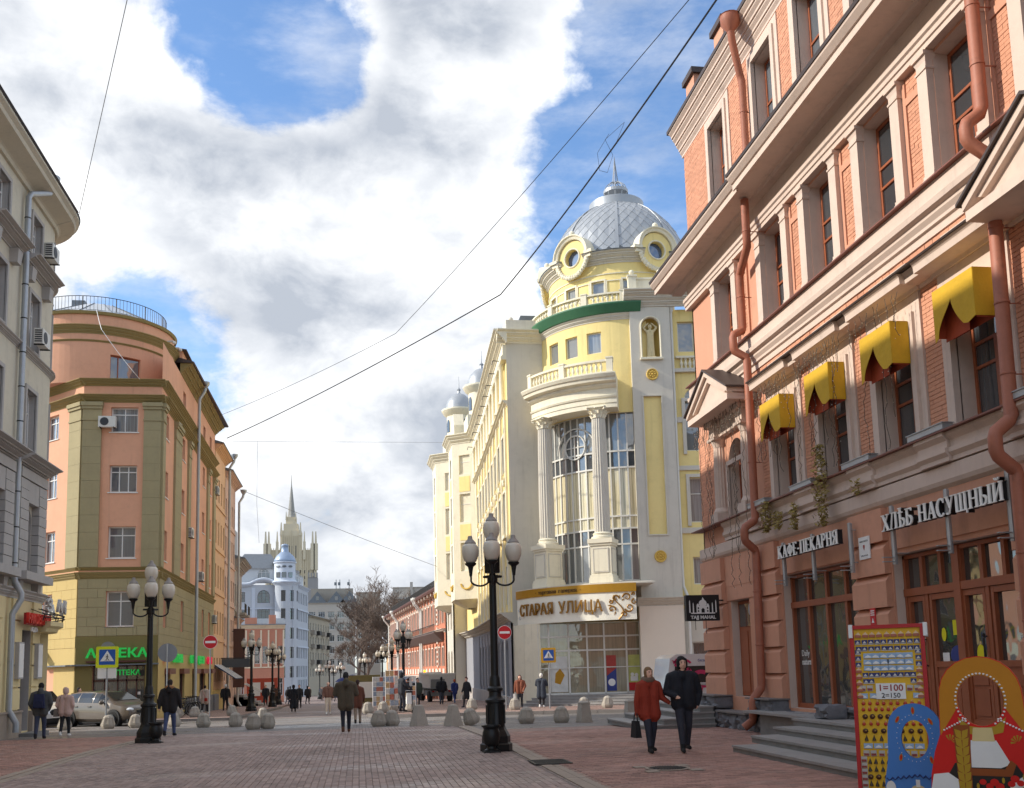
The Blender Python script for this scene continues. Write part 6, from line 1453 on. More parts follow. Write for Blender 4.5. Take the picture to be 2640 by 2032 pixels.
# --- grey pilaster with niche, rosettes and panel, facing the side street
rf_ = Fr((15.02, 52.45), FN); PW = 2.22
mk('pilaster', wall(rf_, 0, PW, 5.2, 21.4, [(1.12, 18.48, 0.98, 2.3, 'arch'), (1.06, 8.62, 0.98, 7.68)], 0.14), M_stn, yel)
b = MB(); wall(Fr(rf_.P(0, 0)[:2], (-0.989, 0.148)), -3, 0, 5.2, 21.4, (), 0.1, b); wall(Fr(rf_.P(PW, 0)[:2], (0.989, -0.148)), 0, 1.0, 5.2, 21.4, (), 0.1, b); mk('pilaster_sides', b, M_stn, yel)
b = MB(); M_ = rf_.M(1.06, 0, -0.10); b.box(-0.5, 0.5, 0, 0.02, 8.6, 16.32, M_); mk('yellow_panel', b, M_yel_w, yel)
b = MB()
for q in ((0.50, 0.57, 8.55, 16.37), (1.55, 1.62, 8.55, 16.37)): bar(rf_, *q, -0.02, 0.06, b)
bar(rf_, 0.57, 1.55, 8.55, 8.62, -0.02, 0.058, b); bar(rf_, 0.57, 1.55, 16.30, 16.37, -0.02, 0.058, b); mk('panel_moulding', b, M_stn, yel)
b = MB(); M_ = rf_.M(1.12, 0); n = 12      # niche shell
for k in range(n):
 a0, a1 = math.pi*k/n, math.pi*(k+1)/n; x0, y0, x1, y1 = -0.49*math.cos(a0), 0.12+0.45*math.sin(a0), -0.49*math.cos(a1), 0.12+0.45*math.sin(a1)
 b.add([(x0, y0, 18.46), (x1, y1, 18.46), (x1, y1, 20.3), (x0, y0, 20.3)], [(0, 1, 2, 3)], M_)
 for e in range(4):
  f0, f1 = R(90*e/4), R(90*(e+1)/4)
  def dp(x, y, f): return (x*math.cos(f), 0.12+(y-0.12)*math.cos(f), 20.3+0.49*math.sin(f))
  b.add([dp(x0, y0, f0), dp(x1, y1, f0), dp(x1, y1, f1), dp(x0, y0, f1)], [(0, 1, 2, 3)], M_)
b.box(-0.49, 0.49, 0, 0.58, 18.42, 18.46, M_); mk('niche', b, mat('niche_ochre', C(196, 168, 92), 0.85, 0.1), yel)
b = MB(); b.tube([rf_.P(1.12+0.54*x, z, 0.03) for x, z in [(-1, 18.45), (-1, 20.3)]+[(-math.cos(R(k)), 20.3+0.54*math.sin(R(k))) for k in range(15, 180, 15)]+[(1, 20.3), (1, 18.45)]], 0.05, 6); mk('niche_moulding', b, M_crm, yel)
b = MB(); M_ = rf_.M(1.12, 0); b.box(-0.62, 0.62, -0.2, 0.0, 18.36, 18.47, M_); mk('niche_sill', b, M_crm, yel)
for z in (17.53, 7.42):
 b = MB(); M_ = rf_.M(1.12, z) ; b.lathe([(0.0, 0.05), (0.24, 0.05), (0.26, 0.09), (0.31, 0.10), (0.33, 0.05), (0.33, 0.0)], 24, M=M_ @ Matrix.Rotation(R(90), 4, 'X'))
 for k in range(8): b.ball((0.15*math.cos(R(45*k)), -0.07, 0.15*math.sin(R(45*k))), 0.055, 8, 5, M_, (1, 0.7, 1))
 b.ball((0, -0.08, 0), 0.06, 8, 6, M_); mk('rosette', b, mat('gilded_stucco', C(214, 178, 84), 0.7, 0.1, 5), yel, smooth=40)
b = MB(); band(rf_, -0.35, PW+6, cornice(21.42, 0.80, 0.80, -0.1, 4), b); mk('pilaster_cornice', b, M_stn, yel)
b = MB(); bar(rf_, 0.1, PW+6, 22.22, 23.0, -0.3, 0.02, b); bar(rf_, 0.05, PW+6, 23.0, 23.1, -0.36, 0.08, b); mk('parapet', b, M_crm, yel)
for u in (0.2, 1.75): b = MB(); M_ = rf_.M(u, 22.2, 0.1); b.box(-0.22, 0.22, -0.12, 0.3, 0, 0.92, M_); b.box(-0.27, 0.27, -0.17, 0.35, 0.92, 1.02, M_); b.lathe([(0.08, 1.02), (0.05, 1.1)], 10, (0, 0.1), M=M_); b.ball((0, 0.1, 1.22), 0.15, 12, 8, M_); mk('parapet_post', b, M_crm, yel)
b = MB(); band(rf_, -0.25, PW+6, cornice(4.75, 0.45, 0.42, -0.02, 3), b); mk('base_moulding', b, M_stn, yel); b = MB(); bar(rf_, -0.15, PW, -0.6, 4.75, -0.3, 0.06, b); mk('pilaster_foot', b, mat('ivory_panel', C(234, 222, 204), 0.7, 0.04, 0.8), yel)
# --- yellow wall right of the pilaster
rw = Fr(rf_.P(PW, 0, -0.55)[:2], FN); rops = [(0.95, 18.95, 0.92, 1.75), (1.35, 13.3, 1.3, 3.6, 'arch'), (1.35, 9.3, 1.2, 2.5), (1.35, 5.9, 1.2, 1.5)]
mk('side_wall', wall(rw, 0, 6, 4.6, 21.4, rops, 0.25), M_yel_w, yel); mk('side_ground_floor', wall(rw, 0, 6, -0.6, 4.6, [(2.0, -0.4, 3.0, 3.2)], 0.3), M_stn, yel)
window(yel, rw, 0.95, 18.95, 0.92, 1.75, '1', M_mull, G_tower); window(yel, rw, 1.35, 13.3, 1.3, 3.6, 'S', M_mull, G_tower, arch=True); window(yel, rw, 1.35, 9.3, 1.2, 2.5, 'S', M_mull, G_tower); window(yel, rw, 1.35, 5.9, 1.2, 1.5, '1', M_mull, G_tower)
window(yel, rw, 2.0, -0.4, 3.0, 3.2, '3', M_mull, G_shop)
b = MB(); surround(rw, 1.35, 9.1, 1.2, 2.7, 0.18, 0.1, b); mk('window_surround', b, M_stn, yel); b = MB(); surround(rw, 1.35, 13.1, 1.3, 3.0, 0.18, 0.1, b); mk('window_surround', b, M_stn, yel)
b = MB(); bar(rw, 0, 6, 8.7, 9.0, -0.02, 0.1, b); mk('band', b, M_stn, yel); b = MB(); bar(rw, 0, 0.6, 14.9, 15.2, -0.02, 0.08, b); mk('band', b, M_stn, yel); b = MB(); bar(rw, 0, 6, 17.75, 17.95, -0.02, 0.2, b); mk('band', b, M_stn, yel); b = MB(); bar(rw, 0, 6, 11.9+0.3, 12.45, -0.02, 0.1, b); mk('band', b, M_stn, yel)
for k in range(4): mk('baluster', bal, None, yel, rw.M(0.62+k*0.24, 17.97, 0.08))
b = MB(); bar(rw, 0.3, 1.6, 18.55, 18.66, -0.1, 0.2, b); mk('handrail', b, M_crm, yel)
wall_pp = [rw.P(0.12, 21.3, 0.3), rw.P(0.12, 20.9, 0.25), rw.P(0.1, 6.4, 0.2), rw.P(0.1, 5.8, 0.3), rw.P(0.3, 5.2, 0.45), rw.P(0.3, 0.2, 0.4)]
t_ = thing('drain_pipe', 'white drain pipe beside the grey pilaster of the yellow gallery', 'drain pipe', wall_pp[-1]); b = MB(); b.tube(wall_pp, 0.085, 10); mk('pipe', b, M_mull, t_, smooth=40); b = MB(); b.lathe([(0.08, 21.1), (0.2, 21.4), (0.2, 21.46)], 12, wall_pp[0][:2]); mk('rainwater_head', b, M_mull, t_)
# --- long concave wing along the street
wp = PathFr([(9.65, 91.2), (9.8, 88.4), (9.85, 84), (9.75, 80), (9.6, 76), (9.42, 72), (9.22, 68), (9.02, 64), (8.85, 60.5), (8.7, 57.0)]); WL = wp.L[-1]
def wu(Y):
 for i in range(len(wp.p)-1):
  if wp.p[i].y >= Y >= wp.p[i+1].y: return wp.L[i]+(wp.p[i].y-Y)/(wp.p[i].y-wp.p[i+1].y)*(wp.L[i+1]-wp.L[i])
WYS = [59.4+2.65*k for k in range(9)]
wops = []
for Y in WYS: wops += [(wu(Y), 17.6, 1.0, 1.9), (wu(Y), 13.4, 1.15, 2.9, 'arch'), (wu(Y), 9.6, 1.15, 2.5), (wu(Y), 5.4, 1.4, 2.3)]
mk('wing_wall', wall(wp, 0, WL, 4.6, 20.8, wops, 0.3, rev=1), [M_yel_w, M_crm], yel)
b = MB(); b.slab([(10.3, 57.4), (10.3, 92), (24, 92), (24, 63), (18, 60)], -1, 21.2); b.slab([(11.5, 56.6), (17.4, 55.6), (17.4, 53.2), (22, 52.6), (22, 63), (11.2, 62), (11.2, 57.5)], 0, 5.9); b.slab([(17.2, 53.0), (24, 52.0), (24, 63), (11.2, 62), (11.2, 58.2), (14, 58.5)], 5.9, 21.3); mk('core', b, M_yel_w, yel)
for Y in WYS:
 u = wu(Y); window(yel, wp, u, 17.6, 1.0, 1.9, 'S', M_mull, G_tower, 0.28); window(yel, wp, u, 13.4, 1.15, 2.9, 'S', M_mull, G_tower, 0.28, arch=True); window(yel, wp, u, 9.6, 1.15, 2.5, 'S', M_mull, G_tower, 0.28); window(yel, wp, u, 5.4, 1.4, 2.3, '2', M_mull, G_tower, 0.28)
 b = MB(); surround(wp, u, 13.3, 1.15, 2.2, 0.16, 0.1, b); mk('window_surround', b, M_crm, yel); b = MB(); surround(wp, u, 9.5, 1.15, 2.6, 0.16, 0.1, b); bar(wp, u-0.75, u+0.75, 9.3, 9.5, -0.02, 0.2, b); mk('window_surround', b, M_crm, yel)
 b = MB(); M_ = wp.M(u, 0); b.ball((0, -0.08, 12.72), 0.28, 10, 6, M_, (1.3, 0.4, 0.8)); b.tube([M_ @ Vector((0.5*math.cos(R(k)), -0.1, 13.0-0.35*math.sin(R(k)))) for k in range(0, 181, 15)], 0.06, 5); mk('festoon', b, M_crm, yel)
for Y in [WYS[0]-1.32]+[y+1.325 for y in WYS]:
 u = wu(max(57.3, Y)); M_ = wp.M(u, 0)
 b = MB(); b.lathe([(0.2, 17.25), (0.22, 17.35), (0.16, 17.45), (0.14, 19.3), (0.2, 19.45), (0.24, 19.6)], 12, (0, -0.2), M=M_); mk('colonnette', b, M_crm, yel, smooth=35)
 b = MB(); b.box(-0.22, 0.22, -0.12, 0, 4.9, 17.0, M_); mk('wing_pilaster', b, M_crm, yel)
 b = MB(); b.tube([M_ @ Vector((0, 0, 19.9)), M_ @ Vector((0, -0.7, 19.95)), M_ @ Vector((0, -0.75, 19.7))], 0.03, 5); mk('flag_arm', b, M_iron, yel)
b = MB(); band(wp, 0, WL+0.5, cornice(20.6, 0.82, 0.75, -0.02, 4), b); mk('wing_cornice', b, M_crm, yel)
b = MB(); band(wp, 0, WL, [(-0.02, 19.7), (0.3, 19.7), (0.34, 19.85), (0.2, 20.0), (0.2, 20.6), (-0.02, 20.6)], b); mk('wing_entablature', b, M_crm, yel)
b = MB(); band(wp, 0, WL, cornice(16.95, 0.3, 0.32, -0.02, 2), b); mk('wing_band', b, M_crm, yel); b = MB(); band(wp, 0, WL, cornice(4.2, 0.6, 0.75, -0.02, 3), b); mk('street_cornice', b, M_stn, yel)
gops = [(wu(Y), -0.6, 1.5, 3.9, 'arch') for Y in WYS]
mk('wing_ground_floor', wall(wp, 0, WL, -2.2, 4.3, gops, 0.45, w=0.12), M_bluegrey, yel)
for Y in WYS: window(yel, wp, wu(Y), -0.6, 1.5, 3.9, 'G', M_mull, G_shop, 0.42, arch=True, woff=0.12)
for Y in [y+1.325 for y in WYS]:
 for i in range(8):
  u = wu(Y); b = MB(); bar(wp, u-0.5, u+0.5, 0.3+i*0.48, 0.3+(i+1)*0.48-0.03, 0.0, 0.17, b); mk('rustic_block', b, M_bluegrey, yel)
b = MB(); bar(wp, 0, WL, -2.2, 0.0, -0.02, 0.24, b); mk('wing_plinth', b, M_greyd, yel)
b = MB(); b.prism([(10.2, 21.4), (24, 21.4), (20, 23.2), (12.2, 23.2)], 58, 92); mk('wing_roof', b, M_tin, yel)
# --- bays with turrets at the far end
M_lz = M_crm
def bay(pts, zb, tz, name):
 fr = PathFr(pts); mids = []
 segs = []
 for (xa, ya), (xb, yb) in zip(pts, pts[1:]):
  d_ = Vector((xb-xa, yb-ya)); n = (d_.y, -d_.x); f2 = Fr((xa, ya), n); L = d_.length; ops_ = []
  wd = min(1.05, L*0.5)
  for z, h in ((18.0, 1.65), (13.9, 2.4), (9.75, 2.4)): ops_.append((L/2, z, wd, h))
  mk('bay_wall', wall(f2, 0, L, zb, 20.75, ops_, 0.25), M_crm, yel)
  for o in ops_:
   window(yel, f2, o[0], o[1], wd, o[3], 'S', M_mull, G_tower, 0.22)
  for z0, z1 in ((16.5, 17.8), (12.35, 13.7)): b = MB(); bar(f2, L/2-wd/2, L/2+wd/2, z0, z1, -0.02, 0.03, b); mk('bay_panel', b, M_yel_w, yel)
  b = MB(); M_ = f2.M(L/2, 0); b.tube([M_ @ Vector((0.55*L/3*math.cos(R(k))*1.2, -0.06, zb+1.3-0.45*math.sin(R(k)))) for k in range(0, 181, 15)], 0.08, 5); mk('festoon', b, MATS['gilded_stucco'], yel)
 mid = Vector((sum(p[0] for p in pts)/len(pts)+0.8, sum(p[1] for p in pts)/len(pts)))
 b = MB()
 v = [(p[0], p[1], zb) for p in pts]+[(p[0]*0.5+mid.x*0.5+0.4, p[1]*0.5+mid.y*0.5, zb-0.7) for p in pts]; n = len(pts)
 b.add(v, [(i, i+1, n+i+1, n+i) for i in range(n-1)]+[tuple(range(n))]); mk('bay_corbel', b, M_crm, yel)
 b = MB(); band(fr, 0, fr.L[-1], cornice(20.7, 0.75, 0.6, -0.02, 3), b); mk('bay_cornice', b, M_crm, yel)
 b = MB(); b.slab([(p[0]+0.3, p[1]) for p in pts], zb, 20.7); b.slab([(p[0]+0.1, p[1]) for p in pts], 21.3, 21.46); mk('bay_core', b, M_crm, yel)
bay([(9.9, 89.0), (8.0, 87.8), (8.0, 84.4), (9.9, 83.0)], 7.4, 0, 'b1')
bay([(9.4, 97.0), (7.2, 96.2), (7.2, 92.4), (9.6, 90.6)], 7.4, 0, 'b2')
mk('end_wall', wall(Fr((8.4, 97), (-1, 0)), 0, 6.4, -2.2, 21, [(1.6, -0.6, 1.5, 3.9, 'arch'), (4.6, -0.6, 1.5, 3.9, 'arch'), (1.6, 5.2, 1.2, 1.9), (4.6, 5.2, 1.2, 1.9)], 0.3), M_stn, yel)
b = MB(); b.box(8.6, 20, 91, 97, -2, 21); mk('end_core', b, M_stn, yel)
for x, y, k in ((10.9, 86.0, 1.0), (9.7, 94.3, 0.95)):
 b = MB(); b.box(x-1.5, x+1.5, y-1.5, y+1.5, 21.3, 23.4); b.lathe([(1.5, 23.3), (1.5, 23.5), (1.2, 23.6), (1.2, 25.6), (1.5, 25.8), (1.7, 26.1), (1.7, 26.25), (1.3, 26.3)], 16, (x, y)); tr = mk('turret', b, M_crm, yel, smooth=30)
 b = MB(); b.lathe([(1.3, 26.25), (1.28, 26.7), (1.05, 27.3), (0.6, 27.75), (0.15, 27.95), (0.12, 28.2), (0.2, 28.3), (0.05, 28.5), (0.02, 29.6)], 16, (x, y)); mk('turret_dome', b, M_silver, tr, smooth=40)
 for a in range(8):
  M_ = Tm(x, y, 0) @ Rz(R(a*45+22)); b = MB(); b.prism([(-0.22, 24.0), (0.22, 24.0), (0.22, 24.9), (0.12, 25.2), (-0.12, 25.2), (-0.22, 24.9)], -1.22, -1.15, M_); mk('turret_opening', b, G_dark, tr)
b = MB(); b.prism([(-1.6, 21.3), (1.6, 21.3), (1.6, 23.4), (0.8, 24.6), (-0.8, 24.6), (-1.6, 23.4)], -0.3, 0.6, Tm(8.9, 90, 0) @ Rz(R(-90))); mk('gable', b, M_crm, yel)
# ------------------------------------------------------------------ houses further down the street
def house(name, label, fr, L, z0, z1, rows, cols, wall_m, win=(1.0, 1.6), cor=0.5, cm=None, roof=None, depth=8.0, style='T', gm=None, frame=None, corner_h=0.45, base=None, bz=None):
 """plain street house: wall with real windows per floor, string courses, cornice and a roof; rows = sill heights"""
 t_ = thing(name, label, 'building', fr.P(L/2, z0)); cm = cm or wall_m; gm = gm or G_dark; frame = frame or M_wwin
 us = [L*(i+0.5)/cols for i in range(cols)] if isinstance(cols, int) else cols
 ops_ = [(u, z, win[0], win[1]) for u in us for z in rows]
 mk('wall', wall(fr, 0, L, z0, z1, ops_, 0.25), wall_m, t_)
 for o in ops_: window(t_, fr, o[0], o[1], win[0], win[1], style, frame, gm, 0.22)
 b = MB(); band(fr, -0.1, L+0.1, cornice(z1-corner_h, corner_h, cor, -0.05, 3), b); mk('cornice', b, cm, t_)
 for z in rows[1:]:
  b = MB(); bar(fr, 0, L, z-0.5, z-0.36, -0.02, 0.08, b); mk('string_course', b, cm, t_)
 b = MB(); q = [fr.P(0, 0, -0.3)[:2], fr.P(L, 0, -0.3)[:2], fr.P(L, 0, -depth)[:2], fr.P(0, 0, -depth)[:2]]; b.slab(q, z0, z1-0.02)
 b.quad(fr.P(0, z0), fr.P(0, z0, -depth), fr.P(0, z1, -depth), fr.P(0, z1)); b.quad(fr.P(L, z0), fr.P(L, z1), fr.P(L, z1, -depth), fr.P(L, z0, -depth)); mk('core', b, wall_m, t_)
 if roof:
  b = MB(); band(fr, -0.2, L+0.2, [(cor+0.06, z1), (cor+0.06, z1+0.06), (-depth/2, z1+roof), (-depth, z1)], b); mk('roof', b, M_tin, t_)
 if base:
  b = MB(); bar(fr, 0, L, z0, bz, -0.02, 0.1, b); mk('ground_floor_cladding', b, base, t_)
 return t_
M_cr2 = mat('cream_olive_stucco', C(220, 178, 138), 0.9, 0.07, 0.5, streak=0.1); M_pk2 = mat('pink_beige_stucco', C(206, 172, 152), 0.9, 0.07, 0.5, streak=0.1)
lf = Fr((-10.22, 74.45), (1, 0.01)); h1 = house('row_house', 'cream and olive row house next to the orange corner house', lf, 6.1, -1.5, 18.4, (1.2, 4.6, 8.0, 11.2, 14.4), 4, M_cr2, (0.7, 1.7), 0.55, None, 1.4, base=M_oy, bz=0.6)
lf = Fr((-10.28, 80.6), (1, 0.01)); house('row_house', 'pale pink row house with zinc drain pipes left of the street', lf, 7.0, -1.6, 17.6, (1.2, 4.4, 7.6, 10.8, 13.8), 5, M_pk2, (0.7, 1.7), 0.55, None, 1.4)
wall_pipe('zinc drain pipe between the cream and the pale pink row house', -9.95, 80.5, 18.3, gz(80)+0.1); wall_pipe('zinc drain pipe at the far end of the pale pink row house', -9.95, 87.0, 16.6, gz(87)+0.1)
lf = Fr((-10.5, 87.7), (1, 0.02)); house('low_house', 'low pinkish house with small curved attic beyond the pale pink row house', lf, 5.2, -1.8, 6.4, (-0.3, 3.0), 3, M_pk2, (1.0, 1.8), 0.5, None, 1.0)
M_gs = mat('grey_sandstone', C(158, 150, 138), 0.9, 0.1, 0.5, streak=0.12)
lf = Fr((-11.0, 93.0), (1, 0.03)); hb = house('ornate_house', 'grey ornate house with heavy cornices between the pink and the blue houses', lf, 8.0, -2, 12.0, (0.5, 4.2, 7.8), 4, M_gs, (1.0, 2.0), 0.9, None, 1.5, corner_h=0.9)
for u in (2.0, 6.0):
 b = MB(); bar(lf, u-1, u+1, 7.0, 7.2, 0, 0.9, b); mk('balcony', b, M_gs, hb); b = MB()
 for k in range(9): b.tube([lf.P(u-0.95+k*0.237, 7.2, 0.85), lf.P(u-0.95+k*0.237, 8.0, 0.85)], 0.025, 4)
 b.tube([lf.P(u-1, 8.0, 0.85), lf.P(u+1, 8.0, 0.85)], 0.035, 4); mk('balcony_rail', b, M_iron, hb)
# red-pink two storey mansion facing down the street
M_rp = mat('salmon_stucco', C(196, 140, 118), 0.9, 0.08, 0.5, streak=0.1)
mf = Fr((-14.2, 124), (0.12, -1)); ms = house('pink_mansion', 'two storey salmon mansion with white pilasters in front of the blue house', mf, 5.4, -2.2, 7.4, (-1.0, 2.8), 6, M_rp, (0.62, 2.1), 0.4, M_crm, 1.0)
for k in range(7): b = MB(); M_ = mf.M(0.08+k*0.87, 0); b.box(-0.09, 0.09, -0.12, 0, 2.4, 6.8, M_); mk('pilaster', b, M_crm, ms)
b = MB(); b.box(0.8, 2.2, -0.1, 0.4, 7.4, 8.3, mf.M(0, 0)); b.box(3.6, 4.4, -0.1, 0.4, 7.4, 8.6, mf.M(0, 0)); mk('attic_block', b, M_rp, ms)
# blue house with turret
M_blue = mat('pale_blue_stucco', C(186, 192, 200), 0.9, 0.05, 0.3, streak=0.07); M_bluew = mat('blue_white_trim', C(200, 208, 220), 0.9, 0.04)
blue = thing('blue_house', 'pale blue five storey house with round corner turret at the bend of the street', 'building', (-16, 215, -4))
bf = Fr((-25.6, 216), (0.10, -1)); bs_ = Fr((-13.6, 215.2), (1, -0.12)); BR = (-2.4, 0.6, 4.6, 8.6, 12.6, 16.4)
fops = [(1.6, z, 1.25, 2.1) for z in BR[2:]]+[(6.0, z, 2.5, 2.3) for z in BR[2:5]]+[(6.0, 16.2, 2.5, 2.7, 'arch')]+[(10.6, z, 1.0, 2.1) for z in BR[2:]]
mk('front_wall', wall(bf, 0, 9.3, -4, 20.0, [o for o in fops if o[0] < 9], 0.3), M_blue, blue)
for o in fops:
 if o[0] < 9: window(blue, bf, o[0], o[1], o[2], o[3], '3' if o[2] > 2 else 'T', mat('brown_frame_far', C(90, 84, 84), 0.6, 0), G_dark, 0.25, arch=len(o) > 4)
bt = ArcFr((-15.3, 217.4), 2.7, 245, 8); tops = [(u, z, 0.95, 2.3) for u in (1.0, 2.9, 4.8) for z in BR[1:]]
mk('corner_wall', wall(bt, -1.0, 6.0, -4, 20.2, tops, 0.25), M_blue, blue)
for o in tops: window(blue, bt, o[0], o[1], o[2], o[3], 'T', MATS['brown_frame_far'], G_dark, 0.22)
sops = [(2.4+k*2.1, z, 1.0, 2.4) for k in range(8) for z in BR]
mk('side_wall', wall(bs_, 0, 19, -4, 20.0, sops, 0.3), M_blue, blue)
for o in sops: window(blue, bs_, o[0], o[1], o[2], o[3], 'T', MATS['brown_frame_far'], G_dark, 0.25)
for z in (6.9, 10.9, 14.9):
 b = MB(); bar(bf, 0, 9.3, z, z+0.3, -0.02, 0.15, b); mk('string_course', b, M_bluew, blue); b = MB(); bar(bs_, 0, 19, z, z+0.3, -0.02, 0.15, b); mk('string_course', b, M_bluew, blue)
for u in (0.25, 3.6, 8.6): b = MB(); bar(bf, u, u+0.7, 3, 19.4, -0.02, 0.12, b); mk('pilaster', b, M_bluew, blue)
b = MB(); n = 14; v = []; f = []
for k in range(n+1):
 u = -0.2+9.6*k/n; e = 1.1*max(0, math.cos((u-6.0)/3.0*math.pi/2)) if abs(u-6) < 3 else 0
 for w_, z in ((-0.1, 19.6), (0.3, 19.6), (0.7, 20.0), (0.7, 20.3), (-0.1, 20.5)): v.append(bf.P(u, z+e, w_))
for k in range(n):
 for q in range(5): f.append((k*5+q, (k+1)*5+q, (k+1)*5+(q+1) % 5, k*5+(q+1) % 5))
b.add(v, f); mk('wavy_cornice', b, M_bluew, blue); b = MB(); band(bt, -1.2, 6.2, cornice(19.8, 0.7, 0.6, -0.05, 3), b); mk('turret_cornice', b, M_bluew, blue); b = MB(); band(bs_, 0, 19, cornice(19.6, 0.7, 0.6, -0.05, 3), b); mk('side_cornice', b, M_bluew, blue)
b = MB(); b.slab([bf.P(0, 0, -0.4)[:2], bf.P(9.3, 0, -0.4)[:2], (-15.4, 217.6), bs_.P(1, 0, -0.4)[:2], bs_.P(19, 0, -0.4)[:2], (-28, 240)], -4, 20); mk('core', b, M_blue, blue)
b = MB(); wall(bf, 0.6, 8.9, 20.4, 23.6, [(6.0, 20.9, 2.6, 2.5, 'arch')], 0.3, b, -0.8); mk('attic_wall', b, mat('attic_white', C(196, 200, 204), 0.9, 0.05), blue); window(blue, bf, 6.0, 20.9, 2.6, 2.4, '3', M_wwin, G_sky, 0.25, arch=True, woff=-0.8)
b = MB(); b.add([bf.P(-0.5, 23.5, -0.4), bf.P(9.5, 23.5, -0.4), bf.P(7.5, 27.2, -6), bf.P(2.0, 27.2, -6), bf.P(-0.5, 23.5, -12), bf.P(9.5, 23.5, -12)], [(0, 1, 2, 3), (3, 2, 5, 4), (0, 3, 4), (1, 5, 2)]); mk('roof', b, M_tin, blue)
b = MB(); wall(bs_, 1, 18, 20.3, 23.0, [(2.6+k*2.1, 20.8, 0.9, 1.6) for k in range(7)], 0.25, b, -0.9); b.add([bs_.P(0.5, 23, -0.6), bs_.P(18.5, 23, -0.6), bs_.P(18.5, 25, -5), bs_.P(0.5, 25, -5)], [(0, 1, 2, 3)]); mk('side_attic', b, MATS['attic_white'], blue)
tcx, tcy = -15.3, 216.8
b = MB(); b.lathe([(2.75, 20.3), (2.75, 20.6), (2.3, 20.8), (2.2, 21.2), (2.2, 24.4), (2.45, 24.55), (2.45, 24.75)], 16, (tcx, tcy)); mk('turret', b, M_bluew, blue, smooth=30)
b = MB(); b.lathe([(2.35, 24.7), (2.2, 25.3), (1.75, 26.1), (1.1, 26.7), (0.75, 27.0), (0.72, 28.2), (0.85, 28.35), (0.4, 28.6), (0, 28.7)], 16, (tcx, tcy)); mk('turret_dome', b, mat('blue_zinc', C(150, 166, 188), 0.4, 0.1, 0.8, metal=0.4), blue, smooth=True)
for a in (235, 270, 305):
 b = MB(); M_ = Tm(tcx, tcy, 0) @ Rz(R(a+90)); b.box(-0.45, 0.45, -2.28, -2.1, 21.4, 22.5, M_); mk('turret_window', b, G_dark, blue); b = MB(); b.ball((0, -2.25, 23.7), 0.5, 12, 6, M_, (1, 0.15, 0.5)); mk('turret_eye', b, M_tin, blue)
# grey tenement with balconies after the blue house
lf = Fr((-11.2, 236), (1, -0.15)); t_ = house('tenement', 'grey tenement with little balconies between the blue house and the tree', lf, 26, -5, 14.5, (0.5, 4.2, 7.8, 11.0), 8, mat('grey_cream_stucco', C(176, 168, 150), 0.9, 0.06, 0.3, streak=0.08), (1.3, 1.9), 0.7, None, 1.5)
for k in range(4):
 for z in (3.8, 7.4, 10.6): b = MB(); bar(lf, 2+k*6.5, 4.4+k*6.5, z-0.4, z+0.6, 0, 0.9, b); mk('balcony', b, M_iron if k % 2 else M_gs, t_)
# gabled apartment house far behind
gm_ = mat('pale_grey_stucco', C(186, 180, 170), 0.9, 0.05, 0.2, streak=0.06)
ff = Fr((-16.2, 330), (0, -1)); t_ = house('gabled_house', 'pale grey gabled apartment house far down the street behind the tree', ff, 15, -6, 23.5, (3.5, 7.3, 11.1, 14.9, 18.7), 5, gm_, (2.1, 2.0), 0.5, None, None, style='3')
for x in (3.2, 9.2, 13.4):
 b = MB(); b.prism([(x-3, 23.5), (x+3, 23.5), (x, 27.2)], -0.4, 9, ff.M(0, 0)); mk('gable_roof', b, M_tin, t_); b = MB(); b.box(x-0.5, x+0.5, -0.5, -0.3, 24.3, 25.6, ff.M(0, 0)); mk('gable_window', b, G_dark, t_)
b = MB(); b.box(1, 14.5, 4, 9, 24, 28.4, ff.M(0, 0)); mk('mansard', b, MATS['grey_sandstone'], t_)
for x in (9.0, 10.2, 13.2): b = MB(); b.tube([ff.P(x, 28.4, -6), ff.P(x, 31.5, -6)], 0.12, 5); b.box(x-0.6, x+0.2, 5.7, 6.2, 29.6, 30.6, ff.M(0, 0)); mk('antenna', b, M_tin, t_)
ff = Fr((-0.6, 300), (0, -1)); t_ = house('concrete_block', 'tall plain concrete block behind the bare tree', ff, 7.0, -6, 24.5, (3.5, 7.3, 11.1, 14.9), 3, MATS['grey_sandstone'], (1.2, 1.8), 0.2, None, None)
ff = Fr((8.6, 255), (-0.05, -1)); t_ = house('balcony_block', 'grey apartment block with deep balconies right of the tree above the brick house', ff, 14.0, -5, 22.2, (0, 4, 8, 12, 16), (3.0, 5.9, 9.2, 12.2), gm_, (1.8, 2.4), 0.25, None, None, gm=G_dark)
for z in (3.2, 7.2, 11.2, 15.2, 19.2): b = MB(); bar(ff, 0.2, 4.2, z, z+0.5, 0, 1.0, b); mk('balcony', b, gm_, t_)
b = MB(); bar(ff, 4.3, 5.0, -4, 23.4, -0.5, 0.8, b); mk('pier', b, gm_, t_)
lf = Fr((4.6, 172), (-0.95, -0.3)); house('ochre_house', 'low ochre house past the end of the red brick building', lf, 9, -4, 6.0, (-2.5, 1.2), 4, mat('ochre_pink_stucco', C(214, 176, 136), 0.9, 0.06), (1.0, 1.7), 0.4, None, 1.5)
# roof house behind the left row
b = MB(); tag(mk('roof_house', MB().box(-31, -22, 175, 190, 14, 27.5), gm_), 'white modern block peeping over the roofs left of the blue house', 'building')
